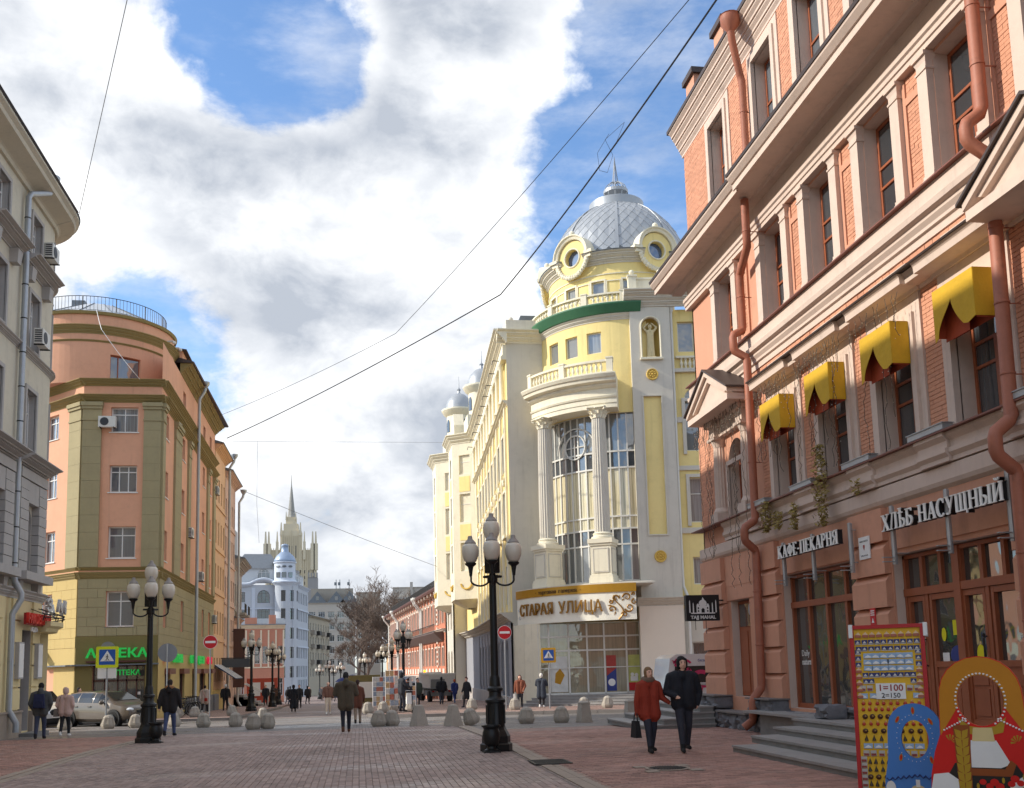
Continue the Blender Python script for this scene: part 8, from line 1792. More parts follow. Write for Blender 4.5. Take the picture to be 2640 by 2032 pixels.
# ------------------------------------------------------------------ cars
def paint(name, c, rough=0.3): return mat(name, c, rough, 0.08, 1.5, coat=0.7, metal=0.25, grime=0.12)
M_tyre = mat('tyre_rubber', C(30, 29, 28), 0.9, 0.15, 6); M_rim = mat('alloy_rim', C(92, 92, 92), 0.4, 0.1, metal=0.6); G_car = mat('glass_car', (0.02, 0.022, 0.024), 0.06, 0.0, spec=0.55); M_hl = mat('headlight_glass', C(214, 220, 226), 0.12, 0.02, spec=0.8); M_tail = mat('tail_light', C(150, 16, 16), 0.25, 0.05); M_blkp = mat('black_plastic', C(28, 28, 29), 0.65, 0.1)
def car(lb_, x, y, rz, pm, L=4.45, Wd=1.82, H=1.62, front='plain', hood=0.98):
 """x axis = forwards; body lofted from stations, glass as panels proud of it"""
 t_ = thing('car', lb_, 'car', M=Tm(x, y, gz(y)) @ Rz(rz))
 # stations: x, sill z, shoulder z, half width at sill, half width at shoulder, roof z, half width roof
 hw = Wd/2; hb = hood; S = [(-L/2, 0.48, 0.82, hw*0.80, hw*0.80, 0.90, hw*0.62), (-L/2+0.12, 0.30, 0.95, hw*0.93, hw*0.93, 1.16, hw*0.66), (-L/2+0.45, 0.26, 1.02, hw*0.98, hw*0.97, H-0.10, hw*0.68), (-L/2+1.0, 0.24, 1.03, hw, hw*0.98, H-0.015, hw*0.70), (-0.25, 0.22, 1.01, hw, hw*0.98, H, hw*0.72), (0.35, 0.22, 1.0, hw, hw*0.98, H-0.05, hw*0.71), (1.08, 0.23, hb+0.01, hw, hw*0.97, hb+0.16, hw*0.70), (1.35, 0.24, hb-0.03, hw*0.99, hw*0.96, hb+0.04, hw*0.72), (1.85, 0.26, hb-0.12, hw*0.95, hw*0.90, hb-0.05, hw*0.66), (L/2-0.08, 0.30, hb-0.26, hw*0.84, hw*0.78, hb-0.20, hw*0.55), (L/2, 0.40, hb-0.38, hw*0.72, hw*0.70, hb-0.33, hw*0.5)]
 S = [tuple(np.array(S[i])*(1-k)+np.array(S[i+1])*k) for i in range(len(S)-1) for k in (0, 0.34, 0.67)]+[S[-1]]
 b = MB(); v = []; f = []; J = 13
 def prof(s):
  xx, zs, zh, ws, wh, zr, wr = s; h = []
  for k, (w_, z) in enumerate(((ws*0.86, zs), (ws, zs+0.12), (ws*1.01, (zs+zh)/2), (wh, zh), (wh*0.72+wr*0.28, zh+(zr-zh)*0.42), (wr, zr-(zr-zh)*0.12), (wr*0.6, zr))): h.append((w_, z))
  return [(xx, -w_, z) for w_, z in h]+[(xx, w_, z) for w_, z in h[::-1]]
 J = 14
 for s in S: v += prof(s)
 for i in range(len(S)-1):
  for k in range(J-1): f.append((i*J+k, (i+1)*J+k, (i+1)*J+k+1, i*J+k+1))
 f.append(tuple(range(J))[::-1]); f.append(tuple((len(S)-1)*J+k for k in range(J))); b.add(v, f); body = mk('body', b, pm, t_, local=True, smooth=40)
 bt2 = MB(); bt2.box(-L/2+0.2, L/2-0.15, -hw*0.85, hw*0.85, 0.17, 0.34); mk('underbody', bt2, M_blkp, t_, local=True)
 def at(xx, s, lo, hi, e=0.008):    # points on the side glass between shoulder (0) and roof (1)
  for i in range(len(S)-1):
   if S[i][0] <= xx <= S[i+1][0]:
    k = (xx-S[i][0])/(S[i+1][0]-S[i][0]); q = np.array(S[i])*(1-k)+np.array(S[i+1])*k; break
  _, zs, zh, ws, wh, zr, wr = q; w_ = lambda t: (wh*0.72+wr*0.28)+(wh-(wh*0.72+wr*0.28))*(1-t/0.42) if t < 0.42 else (wh*0.72+wr*0.28)+(wr-(wh*0.72+wr*0.28))*(t-0.42)/0.46
  return [(xx, s*(w_(t)+e), zh+(zr-zh)*t) for t in (lo, (lo+hi)/2, hi)]
 for s in (-1, 1):
  for xa, xb in ((-L/2+0.55, -0.95), (-0.88, -0.02), (0.05, 0.82)):
   g = MB(); n = 5; cols_ = [at(xa+(xb-xa)*k/n, s, 0.06, 0.84) for k in range(n+1)]
   for k in range(n):
    for j in range(2): g.quad(cols_[k][j], cols_[k+1][j], cols_[k+1][j+1], cols_[k][j+1])
   mk('side_window', g, G_car, t_, local=True)
  for xx in (-0.15, -1.0): hd = MB(); hd.box(xx-0.10, xx+0.10, s*(hw-0.01), s*(hw+0.03), 0.86, 0.90); mk('door_handle', hd, pm, t_, local=True)
  m_ = MB(); m_.ball((0.72, s*(hw+0.10), 1.05), 0.12, 10, 7, sc=(0.8, 1.0, 0.75)); mk('mirror', m_, pm, t_, local=True)
  lt = MB(); lt.ball((L/2-0.22, s*hw*0.68, hb-0.24), 0.2, 12, 8, sc=(0.9, 0.85, 0.42)); mk('headlight', lt, M_hl, t_, local=True); lt = MB(); lt.ball((-L/2+0.12, s*hw*0.82, 0.98), 0.16, 10, 7, sc=(0.6, 0.6, 1.0)); mk('tail_light', lt, M_tail, t_, local=True)
  for xw in (L/2-0.88, -L/2+0.82):
   M_ = Tm(xw, s*(hw-0.12), 0.34) @ Matrix.Rotation(R(90), 4, 'X'); ar = MB(); ar.lathe([(0.0, -0.13*1), (0.40, -0.13), (0.40, 0.13), (0, 0.13)], 20, M=Tm(xw, s*(hw-0.09), 0.36) @ Matrix.Rotation(R(90), 4, 'X')); mk('wheel_arch', ar, M_blkp, t_, local=True)
   ty = MB(); ty.lathe([(0.20, -0.115), (0.31, -0.115), (0.34, -0.08), (0.34, 0.08), (0.31, 0.115), (0.20, 0.115)], 24, M=Tm(xw, s*(hw-0.06), 0.34) @ Matrix.Rotation(R(90), 4, 'X')); wh_ = mk('wheel', ty, M_tyre, t_, local=True, smooth=35)
   rm = MB(); rm.lathe([(0.0, 0.0), (0.21, 0.02), (0.22, 0.05), (0.21, -0.10), (0.22, -0.13)], 18, M=Tm(xw, s*(hw+0.01), 0.34) @ Matrix.Rotation(R(90*s), 4, 'X')); mk('rim', rm, M_rim, wh_, local=True)
 g = MB(); xs_ = (0.40, 1.05); a0, a1 = [(0.42, -0.50*Wd*0.72/0.9, H-0.075), (1.06, -hw*0.80, hb+0.10)], None
 g.quad((0.44, -hw*0.60, H-0.06), (0.44, hw*0.60, H-0.06), (1.12, hw*0.72, hb+0.165), (1.12, -hw*0.72, hb+0.165)); mk('windscreen', g, G_car, t_, local=True)
 g = MB(); g.quad((-L/2+0.44, -hw*0.56, H-0.09), (-L/2+0.44, hw*0.56, H-0.09), (-L/2+0.12, hw*0.62, 1.10), (-L/2+0.12, -hw*0.62, 1.10)); mk('rear_window', g, G_car, t_, local=True)
 gr = MB()
 if front == 'kidney':
  for s in (-1, 1): gr.ball((L/2-0.03, s*0.19, hb-0.30), 0.2, 14, 8, sc=(0.35, 0.85, 0.75))
 else: gr.box(L/2-0.10, L/2+0.015, -0.42, 0.42, hb-0.40, hb-0.28)
 mk('grille', gr, M_blkp, t_, local=True); gr = MB(); gr.box(L/2-0.2, L/2+0.01, -hw*0.7, hw*0.7, 0.26, 0.44); mk('bumper_intake', gr, M_blkp, t_, local=True)
 gr = MB(); gr.box(L/2+0.01, L/2+0.022, -0.26, 0.26, 0.46, 0.57); mk('number_plate', gr, M_whi, t_, local=True)
car('dusty brown crossover waiting behind the bollards before the pharmacy', -11.0, 47.6, R(-36), paint('brown_car_paint', C(88, 77, 65), 0.5), H=1.55)
car('white car with twin oval grille partly hidden behind the brown crossover', -14.6, 49.4, R(-50), paint('white_car_paint', C(212, 214, 216), 0.3), 4.6, 1.85, 1.66, 'kidney')
# ------------------------------------------------------------------ white van with pink lettering, behind the corner
M_van = paint('white_van_paint', C(214, 216, 218)); M_pinkp = mat('pink_print', C(190, 44, 92), 0.5, 0.04)
vn = thing('van', 'white van with crimson rouble graphics parked behind the terracotta corner', 'van', M=Tm(13.4, 37.0, gz(37)))
b = MB(); b.prism([(-1.95, 0.35), (3.0, 0.35), (3.0, 2.0), (2.6, 2.25), (-1.55, 2.25), (-1.80, 2.1), (-1.98, 1.0)], 0.0, 1.9); mk('body', b, M_van, vn, local=True)
b = MB(); b.prism([(-1.70, 1.18), (1.6, 1.18), (1.6, 1.80), (-1.62, 1.80)], -0.012, -0.004); mk('side_window', b, G_car, vn, local=True)
b = MB(); b.box(-1.9, 3, -0.03, 0.0, 1.08, 1.13); mk('rub_strip', b, M_steel, vn, local=True)
def arcp(cx, cz, r, t, a0, a1, n=12): return [(cx+(r+t/2)*math.cos(R(a0+(a1-a0)*k/n)), cz+(r+t/2)*math.sin(R(a0+(a1-a0)*k/n))) for k in range(n+1)]+[(cx+(r-t/2)*math.cos(R(a1+(a0-a1)*k/n)), cz+(r-t/2)*math.sin(R(a1+(a0-a1)*k/n))) for k in range(n+1)]
for pts in (arcp(-1.28, 1.68, 0.36, 0.08, 40, 160), [(-1.62, 1.88), (-1.54, 1.9), (-1.40, 2.12), (-1.48, 2.14)], [(-1.74, 2.04), (-1.70, 1.98), (-1.42, 1.86), (-1.40, 1.92)], [(-1.70, 1.94), (-1.66, 1.88), (-1.50, 2.02), (-1.56, 2.10)], arcp(-0.62, 1.22, 0.36, 0.15, 60, 185), arcp(-1.12, 1.60, 0.11, 0.07, -80, 120, 10), [(-1.30, 1.56), (-1.26, 1.50), (-1.02, 1.68), (-1.06, 1.74)], arcp(-0.9, 1.02, 0.02, 0.06, 0, 360, 8), [(-0.66, 1.08), (-0.40, 1.06), (-0.44, 0.98), (-0.56, 0.98), (-0.62, 0.78), (-0.70, 0.78), (-0.60, 1.0)]):
 b = MB(); b.prism(pts, -0.024, -0.014); mk('pink_graphic', b, M_pinkp, vn, local=True)
text('lettering', 'безнал', 0.15, 0.004, M_blue_p, vn, Tm(-0.72, -0.004, 2.0), 0, 'LEFT', local=True)
for xw in (-1.25, 2.1): ty = MB(); ty.lathe([(0, -0.1), (0.33, -0.1), (0.33, 0.1), (0, 0.1)], 20, M=Tm(xw, 0.08, 0.33) @ Matrix.Rotation(R(90), 4, 'X')); mk('wheel', ty, M_tyre, vn, local=True)
# ------------------------------------------------------------------ street service truck seen from behind
tk = thing('service_truck', 'small white and grey street cleaning truck with orange beacon by the yellow wing', 'truck', M=Tm(6.3, 80, gz(80)+0.125) @ Rz(R(8)))
M_tw = mat('truck_white', C(206, 204, 198), 0.5, 0.1, 2, grime=0.2); M_tg = mat('truck_grey', C(110, 112, 112), 0.6, 0.15, 2)
b = MB(); b.taper(-0.8, 1.1, 0, 2.8, 1.0, 2.1, 1.1); b.box(-0.95, 1.25, -0.1, 2.9, 2.1, 2.2); mk('hopper', b, M_tw, tk, local=True); b = MB(); b.box(-0.8, 0.8, 2.9, 4.4, 0.6, 2.3); mk('cab', b, M_tw, tk, local=True); b = MB(); b.box(-0.7, 0.9, 0.1, 4.3, 0.45, 0.9); mk('chassis', b, M_tg, tk, local=True)
b = MB(); b.box(-0.75, 0.35, -0.14, 0.0, 1.0, 1.75); mk('tailgate', b, M_tg, tk, local=True); b = MB(); b.tube([(-0.7, 0, 1.0), (-1.4, -0.3, 1.1), (-1.9, -0.4, 0.7)], 0.06, 6); mk('side_arm', b, M_tg, tk, local=True); b = MB(); b.lathe([(0.1, 2.3), (0.1, 2.45), (0.0, 2.5)], 10, (-0.6, 3.0)); mk('beacon', b, emit_mat('beacon_orange', C(255, 150, 30), 1.5), tk, local=True)
for x_ in (-0.55, 0.75): b = MB(); b.box(x_-0.08, x_+0.08, -0.02, 0.04, 0.75, 0.87); mk('tail_light', b, M_tail, tk, local=True)
for x_ in (-0.7, 0.9):
 for y_ in (0.6, 3.6): ty = MB(); ty.lathe([(0, -0.14), (0.42, -0.14), (0.42, 0.14), (0, 0.14)], 18, M=Tm(x_, y_, 0.42) @ Matrix.Rotation(R(90), 4, 'Y')); mk('wheel', ty, M_tyre, tk, local=True)
# ------------------------------------------------------------------ postcard racks, parasol kiosk, bicycles, railings
PC = [mat('postcard_red', C(166, 96, 78), 0.6, 0.5, 14), mat('postcard_blue', C(136, 146, 160), 0.6, 0.5, 14), mat('postcard_gold', C(178, 146, 104), 0.6, 0.5, 14), mat('postcard_pale', C(186, 180, 174), 0.6, 0.4, 14)]
for x, y, rz, wd, hh, lb_ in ((1.02, 51.6, 0.5, 0.75, 1.75, 'left postcard rack beside the man in green'), (1.72, 50.6, -0.1, 0.85, 2.05, 'tallest postcard rack with bright pictures on the far kerb'), (2.55, 52.2, -0.5, 0.7, 1.75, 'right postcard rack with empty wire shelves')):
 t_ = thing('postcard_rack', lb_, 'rack', group='postcard racks', M=Tm(x, y, gz(y)+0.125) @ Rz(rz)); b = MB()
 for s in (-1, 1): b.tube([(s*wd/2, 0, 0), (s*wd/2, 0, hh)], 0.02, 6)
 nr = 6
 for k in range(nr+1): b.tube([(-wd/2, 0, 0.3+k*(hh-0.32)/nr), (wd/2, 0, 0.3+k*(hh-0.32)/nr)], 0.012, 5)
 mk('frame', b, M_whi, t_, local=True); rng = random.Random(int(x*100)); ncol = 4
 for k in range(nr):
  for j in range(ncol):
   if 'empty' in lb_ and rng.random() < 0.5: continue
   h_ = (hh-0.32)/nr*0.88; w_ = wd/ncol*0.9; b = MB(); b.box(-w_/2, w_/2, -0.03, -0.02, 0, h_); mk('postcard', b, rng.choice(PC), t_, Tm(-wd/2+(j+0.5)*wd/ncol, 0, 0.32+k*(hh-0.32)/nr), local=True)
ks = thing('kiosk', 'olive street kiosk with white panel behind the postcard racks', 'kiosk', (0.4, 92, gz(92))); b = MB(); b.box(-1.1, 1.9, 92, 94.5, gz(92), gz(92)+2.5); mk('body', b, mat('kiosk_olive', C(122, 112, 70), 0.7, 0.1), ks); b = MB(); b.box(-0.1, 1.5, 91.95, 91.99, gz(92)+0.5, gz(92)+1.9); mk('panel', b, M_whi, ks)
um = thing('parasol', 'dark blue street parasol above the kiosk', 'parasol', (-0.6, 96, gz(96))); b = MB(); b.lathe([(1.6, 2.0), (1.3, 2.25), (0.7, 2.5), (0.0, 2.65)], 10, (-0.6, 96)); b.v = [(a, c, z+gz(96)) for a, c, z in b.v]; mk('canopy', b, mat('parasol_blue', C(36, 48, 104), 0.8, 0.15, 1.5), um); b = MB(); b.tube([(-0.6, 96, gz(96)), (-0.6, 96, gz(96)+2.6)], 0.04, 6); mk('pole', b, M_iron, um)
def bicycle(x, y, rz, lb_, g):
 t_ = thing('bicycle', lb_, 'bicycle', group='bicycles at the orange house', M=Tm(x, y, g) @ Rz(rz) @ Matrix.Rotation(0.12, 4, 'X')); 
 for xw in (-0.52, 0.52):
  b = MB(); b.tube([(xw+0.33*math.cos(R(a)), 0, 0.34+0.33*math.sin(R(a))) for a in range(0, 361, 18)], 0.022, 6, False); w_ = mk('wheel', b, M_tyre, t_, local=True); b = MB()
  for a in range(0, 180, 30): b.tube([(xw+0.32*math.cos(R(a)), 0, 0.34+0.32*math.sin(R(a))), (xw-0.32*math.cos(R(a)), 0, 0.34-0.32*math.sin(R(a)))], 0.004, 3, False)
  mk('spokes', b, M_rim, w_, local=True)
 b = MB()
 for p, q in (((-0.52, 0.34), (-0.05, 0.32)), ((-0.05, 0.32), (0.38, 0.78)), ((-0.18, 0.80), (0.38, 0.80)), ((-0.05, 0.32), (-0.2, 0.9)), ((-0.52, 0.34), (-0.18, 0.80)), ((0.52, 0.34), (0.36, 0.95))): b.tube([(p[0], 0, p[1]), (q[0], 0, q[1])], 0.018, 6)
 mk('frame', b, M_rim, t_, local=True); b = MB(); b.ball((-0.2, 0, 0.93), 0.11, 8, 5, sc=(1.2, 0.7, 0.35)); mk('saddle', b, M_blkp, t_, local=True); b = MB(); b.tube([(0.30, -0.26, 1.0), (0.38, 0, 0.98), (0.30, 0.26, 1.0)], 0.016, 6); mk('handlebar', b, M_blkp, t_, local=True)
for k in range(4): bicycle(-9.45+0.05*k, 57.4+k*0.55, R(55), ('nearest bicycle in the rack by the pharmacy side', 'second bicycle in the rack', 'third bicycle in the rack', 'last bicycle in the rack by the drain pipe')[k], gz(57)+0.125)
# door stairs with white rails, dark signs and striped awning further along the left row
rl = thing('stair_rail', 'white metal handrail and steps before the low pink house', 'railing', (-8.6, 90, gz(90))); b = MB()
for y_ in (88.5, 91.0): b.tube([(-7.6, y_, gz(y_)+0.2), (-7.6, y_, gz(y_)+1.0), (-9.6, y_, gz(y_)+2.0), (-10.2, y_, gz(y_)+2.0)], 0.05, 6)
mk('handrails', b, M_mull, rl); b = MB()
for k in range(5): b.box(-8.0-0.4*k, -10.4, 88.4, 91.2, gz(90), gz(90)+0.13+0.2*(k+1))
mk('steps', b, M_step, rl)
sa = thing('striped_awning', 'blue striped shop awning at the cream row house', 'awning', (-9.6, 77, 1.2)); b = MB(); band(Fr((-10.2, 74.6), (1, 0.01)), 0.2, 5.4, [(0.05, 2.3), (1.5, 1.35), (1.5, 1.4), (0.05, 2.4)], b); mk('canopy', b, mat('awning_blue', C(52, 66, 96), 0.8, 0.1), sa); b = MB()
for k in range(6): band(Fr((-10.2, 74.6), (1, 0.01)), 0.5+k*0.85, 0.8+k*0.85, [(0.04, 2.41), (1.51, 1.41), (1.51, 1.43), (0.04, 2.43)], b)
mk('stripes', b, M_whi, sa)
bs2 = thing('blade_sign', 'dark grey projecting shop sign above the striped awning', 'sign', (-9, 79, 2.5)); b = MB(); b.box(-10.2, -8.0, 79, 79.12, 2.2, 2.85); mk('panel', b, mat('sign_slate', C(74, 78, 82), 0.6, 0.1), bs2); b = MB(); b.tube([(-10.3, 79.06, 2.9), (-8.1, 79.06, 2.9)], 0.04, 6); mk('arm', b, M_iron, bs2)
bs2 = thing('blade_sign', 'tall brown vertical banner sign on the pale pink row house', 'sign', (-9, 86, 3)); b = MB(); b.box(-10.2, -9.3, 86, 86.15, 0.6, 5.4); mk('panel', b, mat('sign_brown', C(84, 56, 46), 0.7, 0.1), bs2); b = MB(); b.tube([(-10.3, 86.05, 5.2), (-9.3, 86.05, 5.2)], 0.04, 6); mk('arm', b, M_iron, bs2)
kb = thing('red_kiosk', 'red and white souvenir kiosk before the salmon mansion', 'kiosk', (-9.3, 102, gz(102))); b = MB(); b.box(-10.8, -7.9, 102, 103.5, gz(102), gz(102)+2.6); mk('body', b, mat('kiosk_red', C(176, 74, 52), 0.7, 0.15, 2), kb); b = MB(); b.box(-10.4, -9.5, 101.9, 101.98, gz(102)+0.9, gz(102)+2.2); b.box(-9.1, -8.2, 101.9, 101.98, gz(102)+0.9, gz(102)+2.2); mk('display_panel', b, M_whi, kb)
# ------------------------------------------------------------------ people: one continuous skin grown over posed limbs, clothes coloured by region
def skin_mesh(prims, voxel, mats_):
 """prims: (p0, r0, p1, r1, material index, bias); rounded tapered limbs fused into one surface"""
 bm_ = MB()
 for p0, r0, p1, r1, mi, bias in prims:
  p0, p1 = Vector(p0), Vector(p1); d_ = p1-p0; n = 10
  bm_.ball(p0, r0, n, 8); bm_.ball(p1, r1, n, 8)
  if d_.length > 1e-4: bm_.tube([p0, p1], [r0, r1], n)
 me = bm_.mesh('tmp', mats_[0]); ob = link(bpy.data.objects.new('tmp', me))
 md = ob.modifiers.new('r', 'REMESH'); md.mode = 'VOXEL'; md.voxel_size = voxel
 sm = ob.modifiers.new('s', 'SMOOTH'); sm.factor = 0.5; sm.iterations = 3
 dg = bpy.context.evaluated_depsgraph_get(); out_ = bpy.data.meshes.new_from_object(ob.evaluated_get(dg)); bpy.data.objects.remove(ob)
 n = len(out_.polygons); c = np.empty(n*3, np.float32); out_.polygons.foreach_get('center', c); c = c.reshape(-1, 3); best = np.full(n, 1e9); idx = np.zeros(n, np.int32)
 for p0, r0, p1, r1, mi, bias in prims:
  a, b_ = np.array(p0), np.array(p1); d_ = b_-a; L2 = max(1e-9, d_@d_); t = np.clip((c-a)@d_/L2, 0, 1); dist = np.linalg.norm(c-a-t[:, None]*d_, axis=1)-(r0+(r1-r0)*t)-bias
  k = dist < best; best[k] = dist[k]; idx[k] = mi
 out_.materials.clear()
 for m in mats_: out_.materials.append(m)
 out_.polygons.foreach_set('material_index', idx); out_.polygons.foreach_set('use_smooth', [True]*n); out_.update()
 return out_
M_skin = mat('skin', C(230, 182, 156), 0.6, 0.05, 8); CM = {}
def cloth(c, rough=0.85):
 k = tuple(c)
 if k not in CM: CM[k] = mat('cloth_%d_%d_%d' % k, C(*c), rough, 0.20, 3.0, 0.55, 11)
 return CM[k]
def figure(H=1.75, step=0.16, hem=0.46, flare=0.0, arms=((0.06,), (-0.06,)), head='short', bulk=1.0, voxel=0.02, hood=False, fur=False, look=0.0, skirt=False):
 """faces -y; limbs in units of the height. arms: (swing,) or (elbow, hand). materials: 0 coat 1 trousers 2 shoes 3 skin 4 hair/hat 5 trim"""
 P = []; A = lambda p0, r0, p1, r1, m, b=0.0: P.append((tuple(H*q for q in p0), H*r0, tuple(H*q for q in p1), H*r1, m, H*b))
 for s, f in ((-1, step), (1, -step)):
  hp = (s*0.048, 0, 0.50); ft = (s*0.05, -f*0.95, 0.045+max(0, -f)*0.10); kn = (s*0.052, -f*0.42-0.025, 0.275+max(0, -f)*0.05)
  A(hp, 0.058, kn, 0.040, 1); A(kn, 0.040, ft, 0.028, 1); A((ft[0], ft[1]+0.012, ft[2]-0.012), 0.028, (ft[0]+s*0.008, ft[1]-0.085, ft[2]-0.022-0.0*f), 0.021, 2, 0.004); A((ft[0], ft[1], ft[2]+0.03), 0.029, ft, 0.029, 2)
 k = bulk
 for s in (-1, 1):
  A((s*0.062*k, 0.0, 0.785), 0.056*k, (s*0.048*k, -0.005, 0.66), 0.066*k, 0, 0.006); A((s*0.048*k, -0.005, 0.66), 0.066*k, (s*0.046*k, 0, 0.56), 0.066*k, 0, 0.006); A((s*0.046*k, 0, 0.56), 0.066*k, (s*(0.048+flare*0.4)*k, 0, hem+0.03), (0.064+flare)*k, 0, 0.010)
  A((s*0.06*k, 0.005, 0.80), 0.046*k, (s*0.098*k, 0.004, 0.785), 0.043*k, 0)
 A((0, 0.0, 0.80), 0.05*k, (0, 0.004, 0.845), 0.036, 0); A((0, 0.0, 0.83), 0.032, (0, -0.008, 0.875), 0.03, 3, -0.004)
 for s, a in zip((-1, 1), arms):
  sh = (s*0.105*k, 0.004, 0.785)
  if len(a) == 1: el = (s*0.138*k, 0.02-a[0]*0.5, 0.635); hd = (s*0.135*k, -a[0]*1.3-0.01, 0.505)
  else: el, hd = a
  A(sh, 0.042*k, el, 0.034*k, 0); A(el, 0.034*k, hd, 0.025*k, 0, 0.003); v = (Vector(hd)-Vector(el)).normalized(); q = Vector(hd)+v*0.028
  A(hd, 0.017, tuple(q), 0.019, 3); w2 = v.orthogonal().normalized()
  for j in range(4): o_ = w2*(j-1.5)*0.0075; A(tuple(q+o_), 0.0062, tuple(q+o_+v*(0.030-0.003*abs(j-1.4))+Vector((-s*0.006, 0, 0))), 0.005, 3)
  A(tuple(Vector(hd)+v*0.012+w2*0.013), 0.0066, tuple(Vector(hd)+v*0.034+w2*0.024), 0.0055, 3)
 cs, sn = math.cos(look), math.sin(look); Hd = lambda x, y, z: (x*cs-y*sn, x*sn+y*cs-0.010, z)
 A(Hd(0, -0.006, 0.935), 0.046, Hd(0, -0.016, 0.905), 0.036, 3); A(Hd(0, -0.052, 0.922), 0.006, Hd(0, -0.057, 0.912), 0.008, 3); A(Hd(0, -0.03, 0.893), 0.018, Hd(0, -0.034, 0.887), 0.015, 3)
 for s in (-1, 1): A(Hd(s*0.047, 0.004, 0.925), 0.008, Hd(s*0.047, 0.006, 0.912), 0.007, 3)
 if head in ('short', 'bald'):
  if head == 'short': A(Hd(0, 0.010, 0.952), 0.047, Hd(0, 0.018, 0.925), 0.043, 4, 0.002)
  else: A(Hd(0, 0.018, 0.925), 0.042, Hd(0, 0.02, 0.912), 0.04, 4)
 elif head == 'long':
  A(Hd(0, 0.008, 0.953), 0.049, Hd(0, 0.022, 0.92), 0.046, 4, 0.002)
  for s in (-1, 1): A(Hd(s*0.036, -0.002, 0.945), 0.026, Hd(s*0.043, 0.002, 0.875), 0.02, 4); A(Hd(s*0.03, 0.02, 0.9), 0.03, Hd(s*0.032, 0.025, 0.84), 0.026, 4)
 elif head == 'bob':
  A(Hd(0, 0.008, 0.952), 0.050, Hd(0, 0.018, 0.925), 0.047, 4, 0.002)
  for s in (-1, 1): A(Hd(s*0.034, 0.0, 0.95), 0.026, Hd(s*0.042, 0.0, 0.895), 0.018, 4)
 elif head == 'hat':
  A(Hd(0, 0.004, 0.962), 0.049, Hd(0, 0.012, 0.945), 0.050, 4, 0.003); A(Hd(0, 0.02, 0.925), 0.043, Hd(0, 0.02, 0.915), 0.04, 4)
 elif head == 'hood':
  A(Hd(0, 0.014, 0.955), 0.055, Hd(0, 0.02, 0.905), 0.052, 4, 0.002)
  for s in (-1, 1): A(Hd(s*0.040, -0.012, 0.945), 0.022, Hd(s*0.042, -0.008, 0.89), 0.022, 4)
  A(Hd(-0.035, -0.02, 0.965), 0.02, Hd(0.035, -0.02, 0.965), 0.02, 4)
 if hood: A((0, 0.045, 0.855), 0.050, (0, 0.055, 0.80), 0.045, 0)
 if fur:
  for a in range(0, 360, 36): A((0.062*math.cos(R(a)), 0.012+0.05*math.sin(R(a)), 0.855+0.012*math.sin(R(a))), 0.024, (0.062*math.cos(R(a+36)), 0.012+0.05*math.sin(R(a+36)), 0.855+0.012*math.sin(R(a+36))), 0.024, 5, 0.006)
 return P
def person(lb_, x, y, rz, H, cols, z=None, group=None, eyes=False, **kw):
 vx = kw.get('voxel', 0.02); P = figure(H, **kw); ms = [cloth(c) if c else M_skin for c in cols]; ms = ms[:3]+[M_skin]+ms[3:]
 me = skin_mesh(P, vx, ms); z = gz(y)+(0.125 if y > 51 else 0.012) if z is None else z
 t_ = thing('person', lb_, 'person', group=group, M=Tm(x, y, z) @ Rz(rz)); o = mk('body', me, None, t_, local=True)
 if eyes:
  lk = kw.get('look', 0); b = MB()
  for s in (-1, 1): b.ball((s*0.019*H, -0.0445*H, 0.934*H), 0.0055*H, 8, 6); b.box(s*0.019*H-0.010*H, s*0.019*H+0.010*H, -0.050*H, -0.043*H, 0.9435*H, 0.947*H)
  mk('eyes', b, M_blk, o, Tm(0, -0.010*H, 0) @ Rz(lk) @ Tm(0, 0.0, 0), local=True); b = MB(); b.box(-0.013*H, 0.013*H, -0.0525*H, -0.046*H, 0.8985*H, 0.9015*H); mk('mouth', b, mat('lips', C(150, 84, 76), 0.5, 0), o, Tm(0, -0.010*H, 0) @ Rz(lk), local=True)
 return t_
def bag(t_, c, pts, strap=None, name='bag'):
 b = MB(); b.taper(*pts); o = mk(name, b, cloth(c, 0.5), t_, local=True)
 if strap: b = MB(); b.tube(strap, 0.008, 5); mk('strap', b, cloth(c, 0.5), o, local=True)
D = (34, 36, 44)
p_ = person('man in black puffer jacket and fur hat arm in arm with the woman in red', 6.28, 19.3, R(-6), 1.84, [(26, 28, 36), (44, 46, 56), (22, 22, 24), (18, 18, 20), (26, 28, 36)], eyes=True, voxel=0.013, step=0.13, hem=0.47, head='hood', bulk=1.22, look=0.15, arms=(((-0.175, 0.0, 0.63), (-0.10, -0.09, 0.585)), ((0.178, 0.02, 0.62), (0.15, 0.0, 0.50))))
p_ = person('woman in rust red parka with fur collar carrying a black handbag', 5.62, 19.4, R(6), 1.66, [(146, 50, 30), (46, 48, 60), (26, 25, 26), (126, 98, 66), (112, 92, 76)], eyes=True, voxel=0.013, step=0.10, hem=0.41, flare=0.012, head='bob', bulk=1.1, fur=True, look=0.25, arms=(((-0.155, 0.0, 0.60), (-0.165, -0.01, 0.455)), ((0.165, -0.01, 0.63), (0.225, -0.045, 0.58))))
b = MB(); b.taper(-0.36, -0.24, -0.15, 0.15, 0.30, 0.62, 0.7); o = mk('handbag', b, cloth((22, 22, 24), 0.4), p_, local=True); b = MB(); b.tube([(-0.30, -0.1, 0.6), (-0.29, -0.06, 0.76), (-0.29, 0.06, 0.76), (-0.30, 0.1, 0.6)], 0.012, 6); mk('handles', b, cloth((22, 22, 24), 0.4), o, local=True)
PI = math.pi
